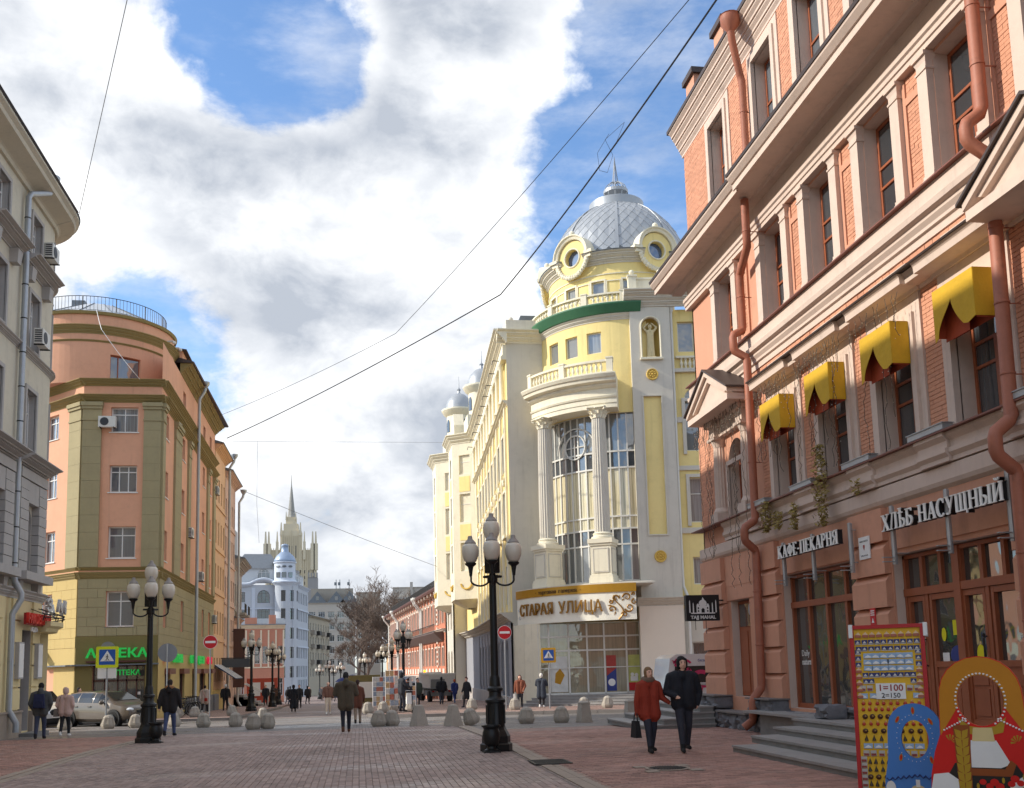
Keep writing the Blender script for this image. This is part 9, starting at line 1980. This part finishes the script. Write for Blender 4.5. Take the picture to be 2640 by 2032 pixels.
p_ = person('man with dark blue backpack walking away at the far left', -9.92, 34.09, PI+0.1, 1.78, [(74, 76, 76), (58, 66, 88), (30, 30, 34), (24, 22, 22), D], step=0.11, hem=0.44, bulk=1.18, hood=True, arms=(((-0.17, 0.02, 0.63), (-0.13, -0.05, 0.52)), ((0.17, 0.02, 0.63), (0.13, -0.05, 0.52))))
b = MB(); b.taper(-0.17, 0.17, 0.16, 0.34, 0.98, 1.42, 0.8); o = mk('backpack', b, cloth((36, 42, 74)), p_, local=True); b = MB(); b.taper(-0.12, 0.12, 0.34, 0.38, 1.0, 1.2, 0.9); mk('pocket', b, cloth((30, 36, 64)), o, local=True)
p_ = person('woman in pale pink hooded puffer coat with shoulder bag at the left', -9.7, 36.0, PI-0.1, 1.62, [(204, 172, 160), (34, 34, 38), (226, 222, 216), (204, 172, 160), D], step=0.10, hem=0.46, flare=0.008, head='hood', bulk=1.18, arms=(((-0.16, 0.02, 0.64), (-0.13, -0.04, 0.53)), ((0.16, 0.02, 0.64), (0.12, -0.05, 0.54))))
bag(p_, (120, 110, 104), (0.20, 0.34, -0.1, 0.12, 0.66, 0.92, 0.9), [(0.27, 0, 0.92), (0.1, 0.15, 1.32)], 'shoulder_bag')
person('man in black jacket with tan fur collar walking away behind the left lamp post', -5.81, 32.98, PI-0.12, 1.76, [(34, 32, 34), (66, 80, 116), (26, 26, 28), (44, 34, 30), (150, 108, 72)], step=0.12, hem=0.45, bulk=1.2, fur=True, hood=True, voxel=0.018)
person('man in dark jacket bending behind the brown crossover', -13.0, 50.4, PI*0.55, 1.74, [(32, 34, 42), D, D, (30, 26, 24), D], step=0.05)
person('man in long olive parka and dark beanie walking away in the street centre', -0.39, 31.26, PI+0.05, 1.80, [(84, 76, 62), (34, 36, 48), (92, 62, 44), (40, 38, 40), D], step=0.07, hem=0.41, bulk=1.25, head='hat', hood=True, voxel=0.018, arms=(((-0.18, -0.02, 0.64), (-0.09, -0.11, 0.60)), ((0.18, -0.02, 0.64), (0.10, -0.11, 0.62))))
p_ = person('woman in brown coat half hidden by the man in the olive parka', -0.05, 38.4, PI, 1.64, [(110, 66, 50), (150, 130, 112), (40, 34, 32), (60, 40, 34), D], step=0.10, hem=0.38); bag(p_, (92, 44, 34), (0.16, 0.3, -0.05, 0.15, 0.62, 0.88, 0.8), None, 'red_bag')
person('man in brown leather jacket and beige trousers walking towards the camera', -1.63, 55.57, 0.05, 1.75, [(122, 86, 70), (216, 196, 172), (220, 216, 208), (190, 150, 124), D], z=gz(55.6), step=0.10, hem=0.53, head='bald', bulk=1.1)
person('woman in long black coat in the middle distance', -4.0, 64.5, PI, 1.68, [(30, 30, 36), D, (60, 46, 40), (40, 30, 28), D], z=gz(64.5), hem=0.16, flare=0.022, head='bob')
person('man in dark coat right behind the woman in the long coat', -4.3, 76.0, 0, 1.74, [(44, 44, 48), D, D, (30, 28, 28), D], z=gz(76), hem=0.36)
t_ = person('man in dark hooded jacket standing on a scooter by the postcard racks', 1.95, 47.3, PI*0.62, 1.80, [(44, 46, 54), (40, 42, 54), (26, 26, 30), (30, 32, 38), D], z=gz(47.3)+0.21, step=0.03, hem=0.46, bulk=1.2, head='hood', arms=(((-0.15, -0.06, 0.66), (-0.10, -0.22, 0.60)), ((0.15, -0.06, 0.66), (0.10, -0.22, 0.60))))
bag(t_, (222, 222, 218), (-0.34, -0.22, -0.35, -0.1, 0.35, 0.85, 0.9), None, 'white_bag')
sc_ = thing('kick_scooter', 'black kick scooter under the man in the hooded jacket', 'scooter', M=Tm(1.95, 47.3, gz(47.3)+0.125) @ Rz(PI*0.62)); b = MB(); b.box(-0.08, 0.08, -0.55, 0.45, 0.05, 0.08); mk('deck', b, M_blkp, sc_, local=True); b = MB(); b.tube([(0, -0.58, 0.1), (0, -0.45, 1.1)], 0.02, 6); b.tube([(-0.22, -0.45, 1.1), (0.22, -0.45, 1.1)], 0.018, 6); mk('handlebar', b, M_blkp, sc_, local=True)
for y_ in (-0.6, 0.5): b = MB(); b.lathe([(0, -0.025), (0.11, -0.025), (0.11, 0.025), (0, 0.025)], 14, M=Tm(0, y_, 0.05) @ Matrix.Rotation(R(90), 4, 'Y')); mk('wheel', b, M_tyre, sc_, local=True)
person('man in black jacket and cap walking away by the service truck', 5.35, 66.8, PI, 1.80, [(30, 31, 36), (70, 74, 86), D, (26, 26, 30), D], hem=0.48, bulk=1.25, head='hat')
person('street worker in blue overall with orange hat', 6.6, 71.0, PI+0.3, 1.66, [(48, 62, 120), (48, 62, 120), (120, 130, 150), (176, 84, 50), D], hem=0.40, head='hat', bulk=1.1)
p_ = person('woman in black coat and dark red beret carrying a pale handbag', 5.86, 55.9, -0.9, 1.66, [(32, 32, 36), (60, 52, 48), D, (84, 40, 36), (170, 60, 50)], hem=0.30, head='hat', step=0.10); bag(p_, (206, 196, 180), (-0.34, -0.2, -0.18, 0.12, 0.42, 0.68, 0.8), [(-0.27, -0.1, 0.66), (-0.26, 0, 0.86), (-0.27, 0.08, 0.66)], 'handbag')
p_ = person('woman in rust brown jacket with long hair standing by the gallery wall', 8.15, 51.6, -0.25, 1.66, [(128, 72, 50), (36, 36, 42), (30, 30, 32), (84, 44, 34), D], hem=0.45, head='long', step=0.03, bulk=1.12, arms=(((-0.15, 0, 0.64), (-0.16, -0.02, 0.5)), ((0.17, -0.02, 0.66), (0.12, -0.09, 0.52)))); bag(p_, (226, 222, 214), (-0.36, -0.22, -0.1, 0.1, 0.3, 0.7, 0.9), None, 'paper_bag')
person('woman in long dark puffer coat, white hat and white boots before the gallery steps', 8.96, 49.9, PI-0.5, 1.68, [(44, 50, 62), (38, 34, 36), (230, 226, 220), (232, 226, 214), D], z=gz(49.9)+0.125, hem=0.30, flare=0.012, head='hat', step=0.03, bulk=1.2, arms=(((-0.17, -0.03, 0.66), (-0.09, -0.11, 0.68)), ((0.17, -0.03, 0.66), (0.08, -0.10, 0.66))))
p_ = person('woman in pale puffer coat with red shoulder bag by the orange house', -9.0, 62.4, PI-0.2, 1.66, [(196, 178, 166), (40, 38, 40), (210, 206, 200), (36, 32, 32), D], hem=0.36, head='short', bulk=1.15); bag(p_, (170, 40, 36), (-0.22, -0.05, 0.14, 0.24, 0.72, 0.9, 0.9), [(-0.1, 0.18, 0.9), (0.12, 0.16, 1.38)], 'red_bag')
person('man in black jacket and white hat walking away along the left row', -8.6, 68.6, PI, 1.72, [(30, 30, 34), (32, 32, 36), (26, 26, 28), (206, 206, 208), D], hem=0.48, head='hat', bulk=1.15)
# far passers-by: a few figures reused in other clothes
base_ = [skin_mesh(figure(1.72, voxel=0.04, **k), 0.04, [cloth(D), cloth(D), cloth(D), M_skin, cloth(D), cloth(D)]) for k in (dict(hem=0.45, bulk=1.12), dict(hem=0.28, flare=0.01, head='bob'), dict(hem=0.46, head='hat', bulk=1.1, step=0.1))]
FC = [(34, 36, 44), (44, 44, 48), (60, 56, 54), (36, 44, 70), (84, 60, 50), (120, 116, 112), (170, 52, 44), (66, 72, 62)]
far_ = [(-8.4, 95, 5, 1, 'woman in grey skirt by the red souvenir kiosk'), (-7.7, 96, 6, 0, 'figure in red jacket by the red souvenir kiosk'), (-7.4, 84, 0, 0, 'dark figure leaning at the second far lamp post'), (-6.9, 86, 4, 2, 'figure in brown jacket near the stair rail'), (-3.2, 110, 0, 0, 'first dark passer-by left of the beige trousered man'), (-2.4, 112, 3, 1, 'passer-by in blue left of the beige trousered man'), (-4.9, 100, 1, 2, 'dark passer-by behind the long coated woman'), (-5.6, 118, 2, 0, 'passer-by in grey brown in the far left crowd'), (-4.4, 125, 5, 1, 'pale grey passer-by in the far crowd'), (-3.5, 132, 0, 2, 'dark hatted passer-by in the far crowd'), (-1.0, 120, 4, 0, 'brown jacketed passer-by right of the beige trousered man'), (-2.0, 140, 1, 1, 'tiny dark passer-by deep in the street'), (-5.0, 140, 3, 0, 'tiny blue passer-by deep in the street'), (-6.2, 132, 0, 1, 'tiny dark coated passer-by before the blue house'), (-0.6, 100, 2, 2, 'hatted passer-by behind the man in the olive parka'), (2.9, 58, 0, 0, 'seller in dark clothes sitting place behind the racks'), (3.4, 60, 7, 2, 'second seller in olive behind the racks'), (-7.0, 104, 1, 1, 'dark coated passer-by before the salmon mansion'), (-6.0, 92, 0, 2, 'dark hatted passer-by beside the third far lamp post'), (-3.0, 150, 2, 0, 'tiny greyish passer-by in the far crowd'), (-4.0, 155, 4, 1, 'tiny brown passer-by in the far crowd'), (-1.5, 158, 0, 2, 'tiny dark passer-by near the street trees')]
for x, y, c, k, lb_ in far_:
 side = 0.125 if (x > 0.7 or x < -6.1) and y < 100 else 0.0
 t_ = thing('person', lb_, 'person', group='far passers-by', M=Tm(x, y, gz(y)+side) @ Rz(random.choice((0, PI, 0.4, PI-0.5)))); o = mk('body', base_[k], None, t_, local=True)
 cc = [FC[c], random.choice(FC[:4]), D, None, random.choice(((40, 30, 28), (60, 46, 36), (34, 34, 38))), D]
 for sl, q in zip(o.material_slots, cc):
  if q: sl.link = 'OBJECT'; sl.material = cloth(q)
# statue in the niche of the gallery
sm_ = mat('statue_stone', C(206, 190, 148), 0.8, 0.12, 3, grime=0.2)
P = figure(1.95, step=0.0, hem=0.05, flare=0.012, head='bob', bulk=0.92, arms=(((-0.19, 0.0, 0.90), (-0.07, 0.0, 1.01)), ((0.19, 0.0, 0.90), (0.07, 0.0, 1.01))))
st_ = thing('niche_statue', 'stone statue with raised arms in the arched niche of the gallery pilaster', 'statue', M=rf_.M(1.12, 18.5) @ Tm(0, 0.16, 0)); mk('figure', skin_mesh(P, 0.022, [sm_]*6), None, st_, local=True); b = MB(); b.box(-0.26, 0.26, -0.2, 0.2, -0.06, 0.06); mk('plinth', b, sm_, st_, local=True)
# ------------------------------------------------------------------ souvenir board and painted face-in-hole boards, bottom right
def board_ring(outer, inner, y0, y1, front, edge, name, parent, M_):
 """board with a hole: outer and inner outlines with equal point counts"""
 b = MB(); n = len(outer)
 for k in range(n):
  j = (k+1) % n; o1, o2, i1, i2 = outer[k], outer[j], inner[k], inner[j]
  b.cm = 0; b.quad((o1[0], y0, o1[1]), (o2[0], y0, o2[1]), (i2[0], y0, i2[1]), (i1[0], y0, i1[1])); b.cm = 1; b.quad((o1[0], y1, o1[1]), (i1[0], y1, i1[1]), (i2[0], y1, i2[1]), (o2[0], y1, o2[1]))
  b.quad((o1[0], y0, o1[1]), (o1[0], y1, o1[1]), (o2[0], y1, o2[1]), (o2[0], y0, o2[1])); b.quad((i1[0], y0, i1[1]), (i2[0], y0, i2[1]), (i2[0], y1, i2[1]), (i1[0], y1, i1[1]))
 return mk(name, b, [front, edge], parent, M_, local=True)
def pnt(name, c, rough=0.45): return mat('paint_'+name, C(*c), rough, 0.06, 4)
red_, blue_, mus_, blk_, wht_, sk_, brn_, gld_, grn_ = pnt('red', (206, 22, 16)), pnt('blue', (70, 128, 200)), pnt('mustard', (190, 124, 18)), pnt('black', (30, 26, 24)), pnt('white', (226, 226, 222)), pnt('cream', (216, 196, 140)), pnt('brown', (140, 70, 20)), pnt('gold', (176, 140, 30)), pnt('green', (96, 120, 50))
def patch(parent, pts, m, lift, M_=None, name='painted_patch'): b = MB(); b.prism(pts, -lift-0.001, 0.0 if lift < 0.002 else -lift+0.0006); return mk(name, b, m, parent, M_, local=True)
def ell(cx, cz, rx, rz, n=28, a0=90): return [(cx+rx*math.cos(R(a0+360*k/n)), cz+rz*math.sin(R(a0+360*k/n))) for k in range(n)]
def mat_out(wh, wn, wb, hz, nz, n=28):
 """doll outline: head ellipse flaring into shoulders, n points counter-clockwise from the top"""
 pts = []
 for k in range(n):
  a = 90+360*k/n; c, s = math.cos(R(a)), math.sin(R(a)); z = hz+nz*s
  if s > -0.35: pts.append((wh*c, z))
  else: t = min(1, (-0.35-s)/0.65); pts.append((math.copysign(wn+(wb-wn)*t, c) if abs(c) > 0.02 else 0.0, hz-0.35*nz-(hz-0.35*nz-0.0)*t))
 return pts
# tall red doll
rd = thing('painted_board', 'large red doll face-in-hole board with mustard headscarf and plait', 'photo board', M=Tm(6.20, 9.5, -0.06) @ Rz(R(-43)) @ Matrix.Diagonal((1.18, 1, 1, 1)))
OUT = [(0.0, 1.79), (-0.09, 1.775), (-0.18, 1.73), (-0.25, 1.66), (-0.30, 1.57), (-0.325, 1.47), (-0.335, 1.36), (-0.34, 1.2), (-0.345, 1.0), (-0.40, 0.82), (-0.44, 0.6), (-0.46, 0.3), (-0.42, 0.0), (-0.2, 0.0), (0.0, 0.0), (0.2, 0.0), (0.42, 0.0), (0.46, 0.3), (0.44, 0.6), (0.40, 0.82), (0.345, 1.0), (0.34, 1.2), (0.335, 1.36), (0.325, 1.47), (0.30, 1.57), (0.25, 1.66), (0.18, 1.73), (0.09, 1.775)]
def hole(n, cz, rx, rz): return [(-rx*math.sin(2*math.pi*k/n), cz+rz*math.cos(2*math.pi*k/n)) for k in range(n)]
IN = hole(28, 1.345, 0.185, 0.255)
board_ring(OUT, IN, 0.0, 0.035, red_, pnt('edge', (206, 96, 60)), 'board', rd, None)
def ringpart(parent, a0, a1, inner_r, outer_pts, m, lift): pass
# mustard scarf: ring sector between hole and outline, upper part
b = MB(); n = 28
for k in list(range(0, 8))+list(range(20, 28)):
 j = (k+1) % n; o1, o2 = OUT[k], OUT[j]; i1, i2 = IN[k], IN[j]; sc_k = 0.985
 b.quad((o1[0]*sc_k, -0.002, o1[1]-0.008), (o2[0]*sc_k, -0.002, o2[1]-0.008), (i2[0], -0.002, i2[1]), (i1[0], -0.002, i1[1]))
mk('scarf', b, mus_, rd, local=True)
for k in range(36):      # pearl edging round the face
 a = R(-58+296*k/35); q = (0.198*math.cos(a), 1.345+0.270*math.sin(a)); b = MB(); b.ball((q[0], -0.004, q[1]), 0.010, 6, 4); mk('pearl', b, wht_, rd, local=True)
for s in (-1, 1):
 patch(rd, [(s*0.02, 1.075), (s*0.10, 1.09), (s*0.19, 1.18), (s*0.16, 1.03), (s*0.06, 1.0)][::s], gld_, 0.003)
 for k in range(9): b = MB(); b.ball((s*(0.13+0.022*k), -0.005, 1.16-0.014*k), 0.010, 6, 4); mk('pearl', b, wht_, rd, local=True)
patch(rd, [(-0.09, 0.94), (0.09, 0.94), (0.075, 1.075), (-0.075, 1.075)], sk_, 0.0035); patch(rd, [(-0.12, 0.68), (0.12, 0.68), (0.20, 0.72), (0.10, 0.95), (-0.10, 0.95)], wht_, 0.003); patch(rd, [(-0.22, 0.60), (0.20, 0.60), (0.24, 0.72), (0.20, 0.76), (0.15, 0.67), (-0.20, 0.67)], brn_, 0.0036)
patch(rd, [(-0.34, 0.28), (0.34, 0.28), (0.30, 0.60), (0.24, 0.72), (-0.24, 0.72), (-0.30, 0.60)], blk_, 0.002)
for s in (-1, 1): patch(rd, [(s*0.16, 0.28), (s*0.44, 0.2), (s*0.455, 0.42), (s*0.42, 0.60), (s*0.30, 0.62), (s*0.18, 0.52)][::s], wht_, 0.004); patch(rd, ell(s*0.10, 0.36, 0.14, 0.05), sk_, 0.005)
for k in range(7):
 for s in (-1, 1): patch(rd, [(-0.17+s*0.005, 1.04-k*0.085), (-0.17+s*0.055, 1.06-k*0.085), (-0.17+s*0.045, 0.985-k*0.085), (-0.17, 0.95-k*0.085)][::s], gld_, 0.006); 
patch(rd, [(-0.235, 1.1), (-0.10, 1.1), (-0.115, 0.45), (-0.22, 0.45)], brn_, 0.005)
for cx, cz, r in ((0.06, 0.54, 0.035), (0.02, 0.50, 0.03), (0.10, 0.50, 0.035), (0.22, 0.58, 0.035), (0.26, 0.54, 0.03), (0.19, 0.53, 0.03), (-0.03, 0.54, 0.028)): patch(rd, ell(cx, cz, r, r, 12), red_, 0.0055)
for cx, cz in ((0.13, 0.56), (0.29, 0.60), (0.28, 0.48), (-0.07, 0.50), (0.15, 0.46)): patch(rd, ell(cx, cz, 0.012, 0.03, 8), gld_, 0.0055)
for s in (-1, 1):
 for k in range(5): a = R(60+k*30); patch(rd, [(s*(0.265+0.012*math.cos(a)), 0.93+0.012*math.sin(a)), (s*(0.265+0.055*math.cos(a+0.15)), 0.93+0.075*math.sin(a+0.15)), (s*(0.265+0.055*math.cos(a-0.15)), 0.93+0.075*math.sin(a-0.15))][::s], gld_, 0.003)
b = MB(); b.tube([(-0.2, 0.05, 1.2), (-0.2, 0.6, 0.06)], 0.02, 6); b.tube([(0.2, 0.05, 1.2), (0.2, 0.6, 0.06)], 0.02, 6); mk('strut', b, M_wood, rd, local=True)
# small blue doll
bl = thing('painted_board', 'small blue doll face-in-hole board with red jewels before the souvenir board', 'photo board', M=Tm(6.15, 10.7, -0.06) @ Rz(R(-42)) @ Matrix.Diagonal((1.08, 1, 1, 1)))
k_ = 0.715; OUT2 = [(x*0.80*(1.0 if z > 0.9 else 0.92), z*k_) for x, z in OUT]; IN2 = hole(28, 0.885, 0.135, 0.21)
board_ring(OUT2, IN2, 0.0, 0.04, blue_, pnt('blue_edge', (44, 84, 150)), 'board', bl, None)
for k in range(28): a = R(12.86*k); b = MB(); b.ball((0.178*math.cos(a), -0.003, 0.895+0.258*math.sin(a)), 0.005, 5, 4); mk('dot', b, wht_, bl, local=True)
for cx, cz, an in ((0, 1.20, 0), (-0.16, 1.10, 25), (0.165, 1.08, -25), (-0.15, 0.68, 10), (0.15, 0.66, -10)):
 M_ = Tm(cx, 0, cz) @ Matrix.Rotation(R(an), 4, 'Y'); patch(bl, ell(0, 0, 0.018, 0.042, 12), gld_, 0.003, M_); patch(bl, ell(0, 0, 0.011, 0.032, 12), red_, 0.0045, M_)
for k in range(11): b = MB(); x_ = -0.28+0.056*k; b.tube([(x_-0.028, -0.004, 0.50-0.01*abs(k-5)), (x_, -0.004, 0.47-0.01*abs(k-5)), (x_+0.028, -0.004, 0.50-0.01*abs(k-5))], 0.008, 5); mk('scallop', b, pnt('navy', (36, 62, 120)), bl, local=True)
patch(bl, [(-0.02, 0.36), (0.02, 0.36), (0.02, 0.44), (-0.02, 0.44)], wht_, 0.004); patch(bl, ell(0, 0.33, 0.07, 0.05), sk_, 0.0035)
for s in (-1, 1): patch(bl, ell(s*0.27, 0.33, 0.05, 0.09), wht_, 0.004)
# brown doll at the picture's edge
br_ = thing('painted_board', 'brown painted doll board cut off at the right edge of the picture', 'photo board', M=Tm(6.22, 8.35, -0.1) @ Rz(R(-42)))
board_ring([(x*0.9, z*0.60) for x, z in OUT], hole(28, 0.80, 0.10, 0.13), 0.0, 0.035, pnt('rust', (120, 50, 22)), brn_, 'board', br_, None)
for k in range(5): patch(br_, [(-0.34, 0.2+k*0.1), (-0.1, 0.16+k*0.1), (-0.1, 0.20+k*0.1), (-0.34, 0.24+k*0.1)], brn_, 0.003)
# souvenir display board with magnets and price card
sv = thing('souvenir_board', 'leaning red framed yellow board covered in rows of souvenir magnets', 'display board', M=Tm(6.74, 12.25, 0.0) @ Rz(R(-34)) @ Matrix.Rotation(R(-5), 4, 'X') @ Matrix.Diagonal((1.0, 1, 0.965, 1)))
W_, H_ = 0.82, 2.20; b = MB(); b.box(-W_/2, W_/2, 0, 0.03, 0, H_); mk('panel', b, pnt('sun_yellow', (226, 178, 20)), sv, local=True)
for x0, x1, z0, z1 in ((-W_/2-0.05, -W_/2, -0.02, H_+0.05), (W_/2, W_/2+0.05, -0.02, H_+0.05), (-W_/2, W_/2, H_, H_+0.05)): b = MB(); b.box(x0, x1, -0.03, 0.09, z0, z1); mk('frame', b, pnt('frame_red', (176, 20, 22)), sv, local=True)
for s in (-1, 1): b = MB(); b.box(s*(W_/2+0.05)-0.01, s*(W_/2+0.05)+0.04, -0.05, 0.1, H_-0.12, H_+0.06); mk('corner_tape', b, wht_, sv, local=True)
mg = {}
def magnet(kind):
 if kind in mg: return mg[kind]
 b = MB(); bm2 = [pnt('mag_base', (150, 92, 60)), pnt('mag_top', (214, 176, 140))]
 if kind == 'house': b.box(-0.036, 0.036, -0.02, 0, 0, 0.035); b.cm = 1; b.prism([(-0.036, 0.035), (0.036, 0.035), (0.012, 0.058), (0, 0.075), (-0.012, 0.058)], -0.018, 0); bm2 = [pnt('mag_brick', (168, 96, 70)), pnt('mag_roof', (222, 190, 150))]
 elif kind == 'navy': b.box(-0.034, 0.034, -0.012, 0, 0, 0.055); b.cm = 1; b.prism([(-0.025, 0.008), (0.025, 0.008), (0.01, 0.03), (0, 0.042), (-0.012, 0.026)], -0.016, -0.0125); b.box(-0.034, 0.034, -0.014, 0, -0.008, 0.0); bm2 = [pnt('mag_navy', (38, 46, 104)), pnt('mag_light', (206, 200, 190))]
 elif kind == 'sky': b.box(-0.055, 0.055, -0.010, 0, 0, 0.068); b.cm = 1; b.prism([(-0.045, 0.008), (0.045, 0.008), (0.03, 0.03), (0.0, 0.046), (-0.03, 0.026)], -0.014, -0.0105); bm2 = [pnt('mag_sky', (150, 176, 204)), pnt('mag_white', (226, 226, 224))]
 elif kind == 'photo': b.box(-0.036, 0.036, -0.010, 0, 0, 0.075); b.cm = 1; b.box(-0.03, 0.03, -0.014, -0.0105, 0.006, 0.036); bm2 = [pnt('mag_grey', (184, 178, 170)), pnt('mag_red2', (140, 60, 50))]
 elif kind == 'doll': b.ball((0, -0.01, 0.022), 0.024, 8, 6, sc=(1, 0.6, 1)); b.cm = 1; b.ball((0, -0.012, 0.052), 0.016, 8, 6, sc=(1, 0.6, 1)); bm2 = [pnt('mag_doll', (184, 60, 40)), pnt('mag_face', (214, 160, 90))]
 elif kind == 'bell': b.lathe([(0.024, 0.0), (0.022, 0.02), (0.012, 0.045), (0.006, 0.06)], 10); b.cm = 1; b.tube([(0, 0, 0.06), (0, 0.01, 0.085)], 0.006, 5); bm2 = [pnt('mag_bronze', (62, 48, 30)), pnt('mag_chain', (110, 90, 50))]
 else: b.ball((0, -0.015, 0.03), 0.034, 10, 7, sc=(1, 0.5, 1)); b.cm = 1; b.ball((0.008, -0.03, 0.035), 0.010, 6, 4); bm2 = [pnt('mag_ball', (74, 44, 26)), pnt('mag_gold2', (180, 140, 60))]
 mg[kind] = b.mesh('magnet', bm2, 40); return mg[kind]
rows_ = [(2.085, 'house', 9, 0.36), (1.995, 'navy', 10, 0.36), (1.905, 'navy', 10, 0.36), (1.80, 'sky', 6, 0.25), (1.715, 'sky', 6, 0.25), (1.63, 'sky', 6, 0.25), (1.55, 'navy', 9, 0.29), (1.465, 'navy', 9, 0.29), (1.36, 'photo', 8, 0.34), (1.26, 'sky', 6, 0.33), (1.17, 'doll', 9, 0.34), (1.09, 'doll', 10, 0.34), (0.99, 'ball', 8, 0.33), (0.90, 'doll', 9, 0.34), (0.80, 'ball', 7, 0.33), (0.70, 'bell', 8, 0.33), (0.60, 'sky', 6, 0.31), (0.50, 'photo', 8, 0.34), (0.40, 'bell', 9, 0.30), (0.30, 'bell', 9, 0.30), (0.20, 'ball', 7, 0.30), (0.11, 'bell', 9, 0.30), (0.02, 'ball', 7, 0.3)]
for z, kind, n, hw in rows_:
 for k in range(n):
  x_ = -hw+2*hw*k/(n-1)
  if 1.20 < z < 1.48 and -0.18 < x_ < 0.22: continue
  mk('magnet', magnet(kind), None, sv, Tm(x_+random.uniform(-0.004, 0.004), -0.002, z) @ Matrix.Rotation(random.gauss(0, 0.05), 4, 'Y'), local=True)
for k in range(8):
 for s in (-1, 1): mk('magnet', magnet('house' if k > 2 else 'navy'), None, sv, Tm(s*0.37, -0.002, 1.86-k*0.085), local=True)
for k in range(6): mk('magnet', magnet('photo'), None, sv, Tm(-0.37, -0.002, 0.42-k*0.08), local=True)
b = MB(); b.box(-0.17, 0.19, -0.03, -0.026, 1.25, 1.46); pc = mk('price_card', b, wht_, sv, local=True)
text('lettering', '1=100', 0.12, 0.003, pnt('price_red', (150, 40, 24)), pc, Tm(0.01, -0.031, 1.395), 0.002, local=True); text('lettering', '2=150', 0.09, 0.003, blk_, pc, Tm(0.01, -0.031, 1.295), 0.001, local=True)
b = MB(); b.tube([(-0.3, 0.06, 1.7), (-0.3, 0.75, 0.02)], 0.02, 6); b.tube([(0.3, 0.06, 1.7), (0.3, 0.75, 0.02)], 0.02, 6); mk('strut', b, M_wood, sv, local=True)
# ------------------------------------------------------------------ overhead cables and birds
M_cab = mat('cable_black', C(34, 36, 42), 0.6, 0.0); M_cabg = mat('cable_grey', C(120, 122, 126), 0.6, 0.0)
def pxp(px, py, Y): v = px_dir(px, py); k = Y/v.y; return Vector((v.x*k, Y, 1.75+v.z*k))
def cable(lb_, pts, r, m, sag=0.0):
 q = []; 
 for a, c in zip(pts, pts[1:]):
  for k in range(16): s = k/16; q.append(a.lerp(c, s)-Vector((0, 0, sag*4*s*(1-s))))
 q.append(pts[-1]); b = MB(); b.tube(q, r, 5, False); o = mk('cable', b, m); tag(o, lb_, 'cable')
cable('thick black cable sagging from the orange house to the terracotta roof', [pxp(585, 1130, 72.5), pxp(1290, 760, 44), pxp(1850, -5, 24.5)], 0.03, M_cab, 0.25)
cable('thin cable above the thick one across the street', [pxp(565, 1072, 73), pxp(1020, 860, 55), pxp(1780, -5, 26)], 0.014, M_cab, 0.2)
cable('thin grey wire from the grey house eaves up out of the picture', [Vector((-11.3, 41.2, 19.7)), pxp(330, -10, 26)], 0.012, M_cabg)
cable('loose wire loop hanging from the thick cable', [pxp(1570, 345, 33), pxp(1540, 395, 33.2), pxp(1546, 440, 33.4), pxp(1566, 445, 33.4), pxp(1580, 400, 33.2), pxp(1560, 360, 33), pxp(1610, 315, 32.6), pxp(1588, 370, 32.8)], 0.007, M_cab)
cable('faint wire crossing low between the pale pink house and the yellow wing', [pxp(618, 1262, 86), pxp(1130, 1462, 93)], 0.02, M_cabg, 0.1); cable('faint level wire between orange house and yellow wing', [pxp(600, 1138, 78), pxp(1142, 1141, 88)], 0.012, M_cabg, 0.0); cable('cut wire hanging down before the tower with the spire', [pxp(664, 1138, 90), pxp(662, 1300, 90), pxp(668, 1400, 90)], 0.014, M_cabg)
cable('white lighting cord across the round storey of the orange house', [Vector((-13.4, 53.2, 20.7)), pxp(262, 850, 52), pxp(345, 960, 52), pxp(470, 1096, 58)], 0.015, M_whi, 0.05)
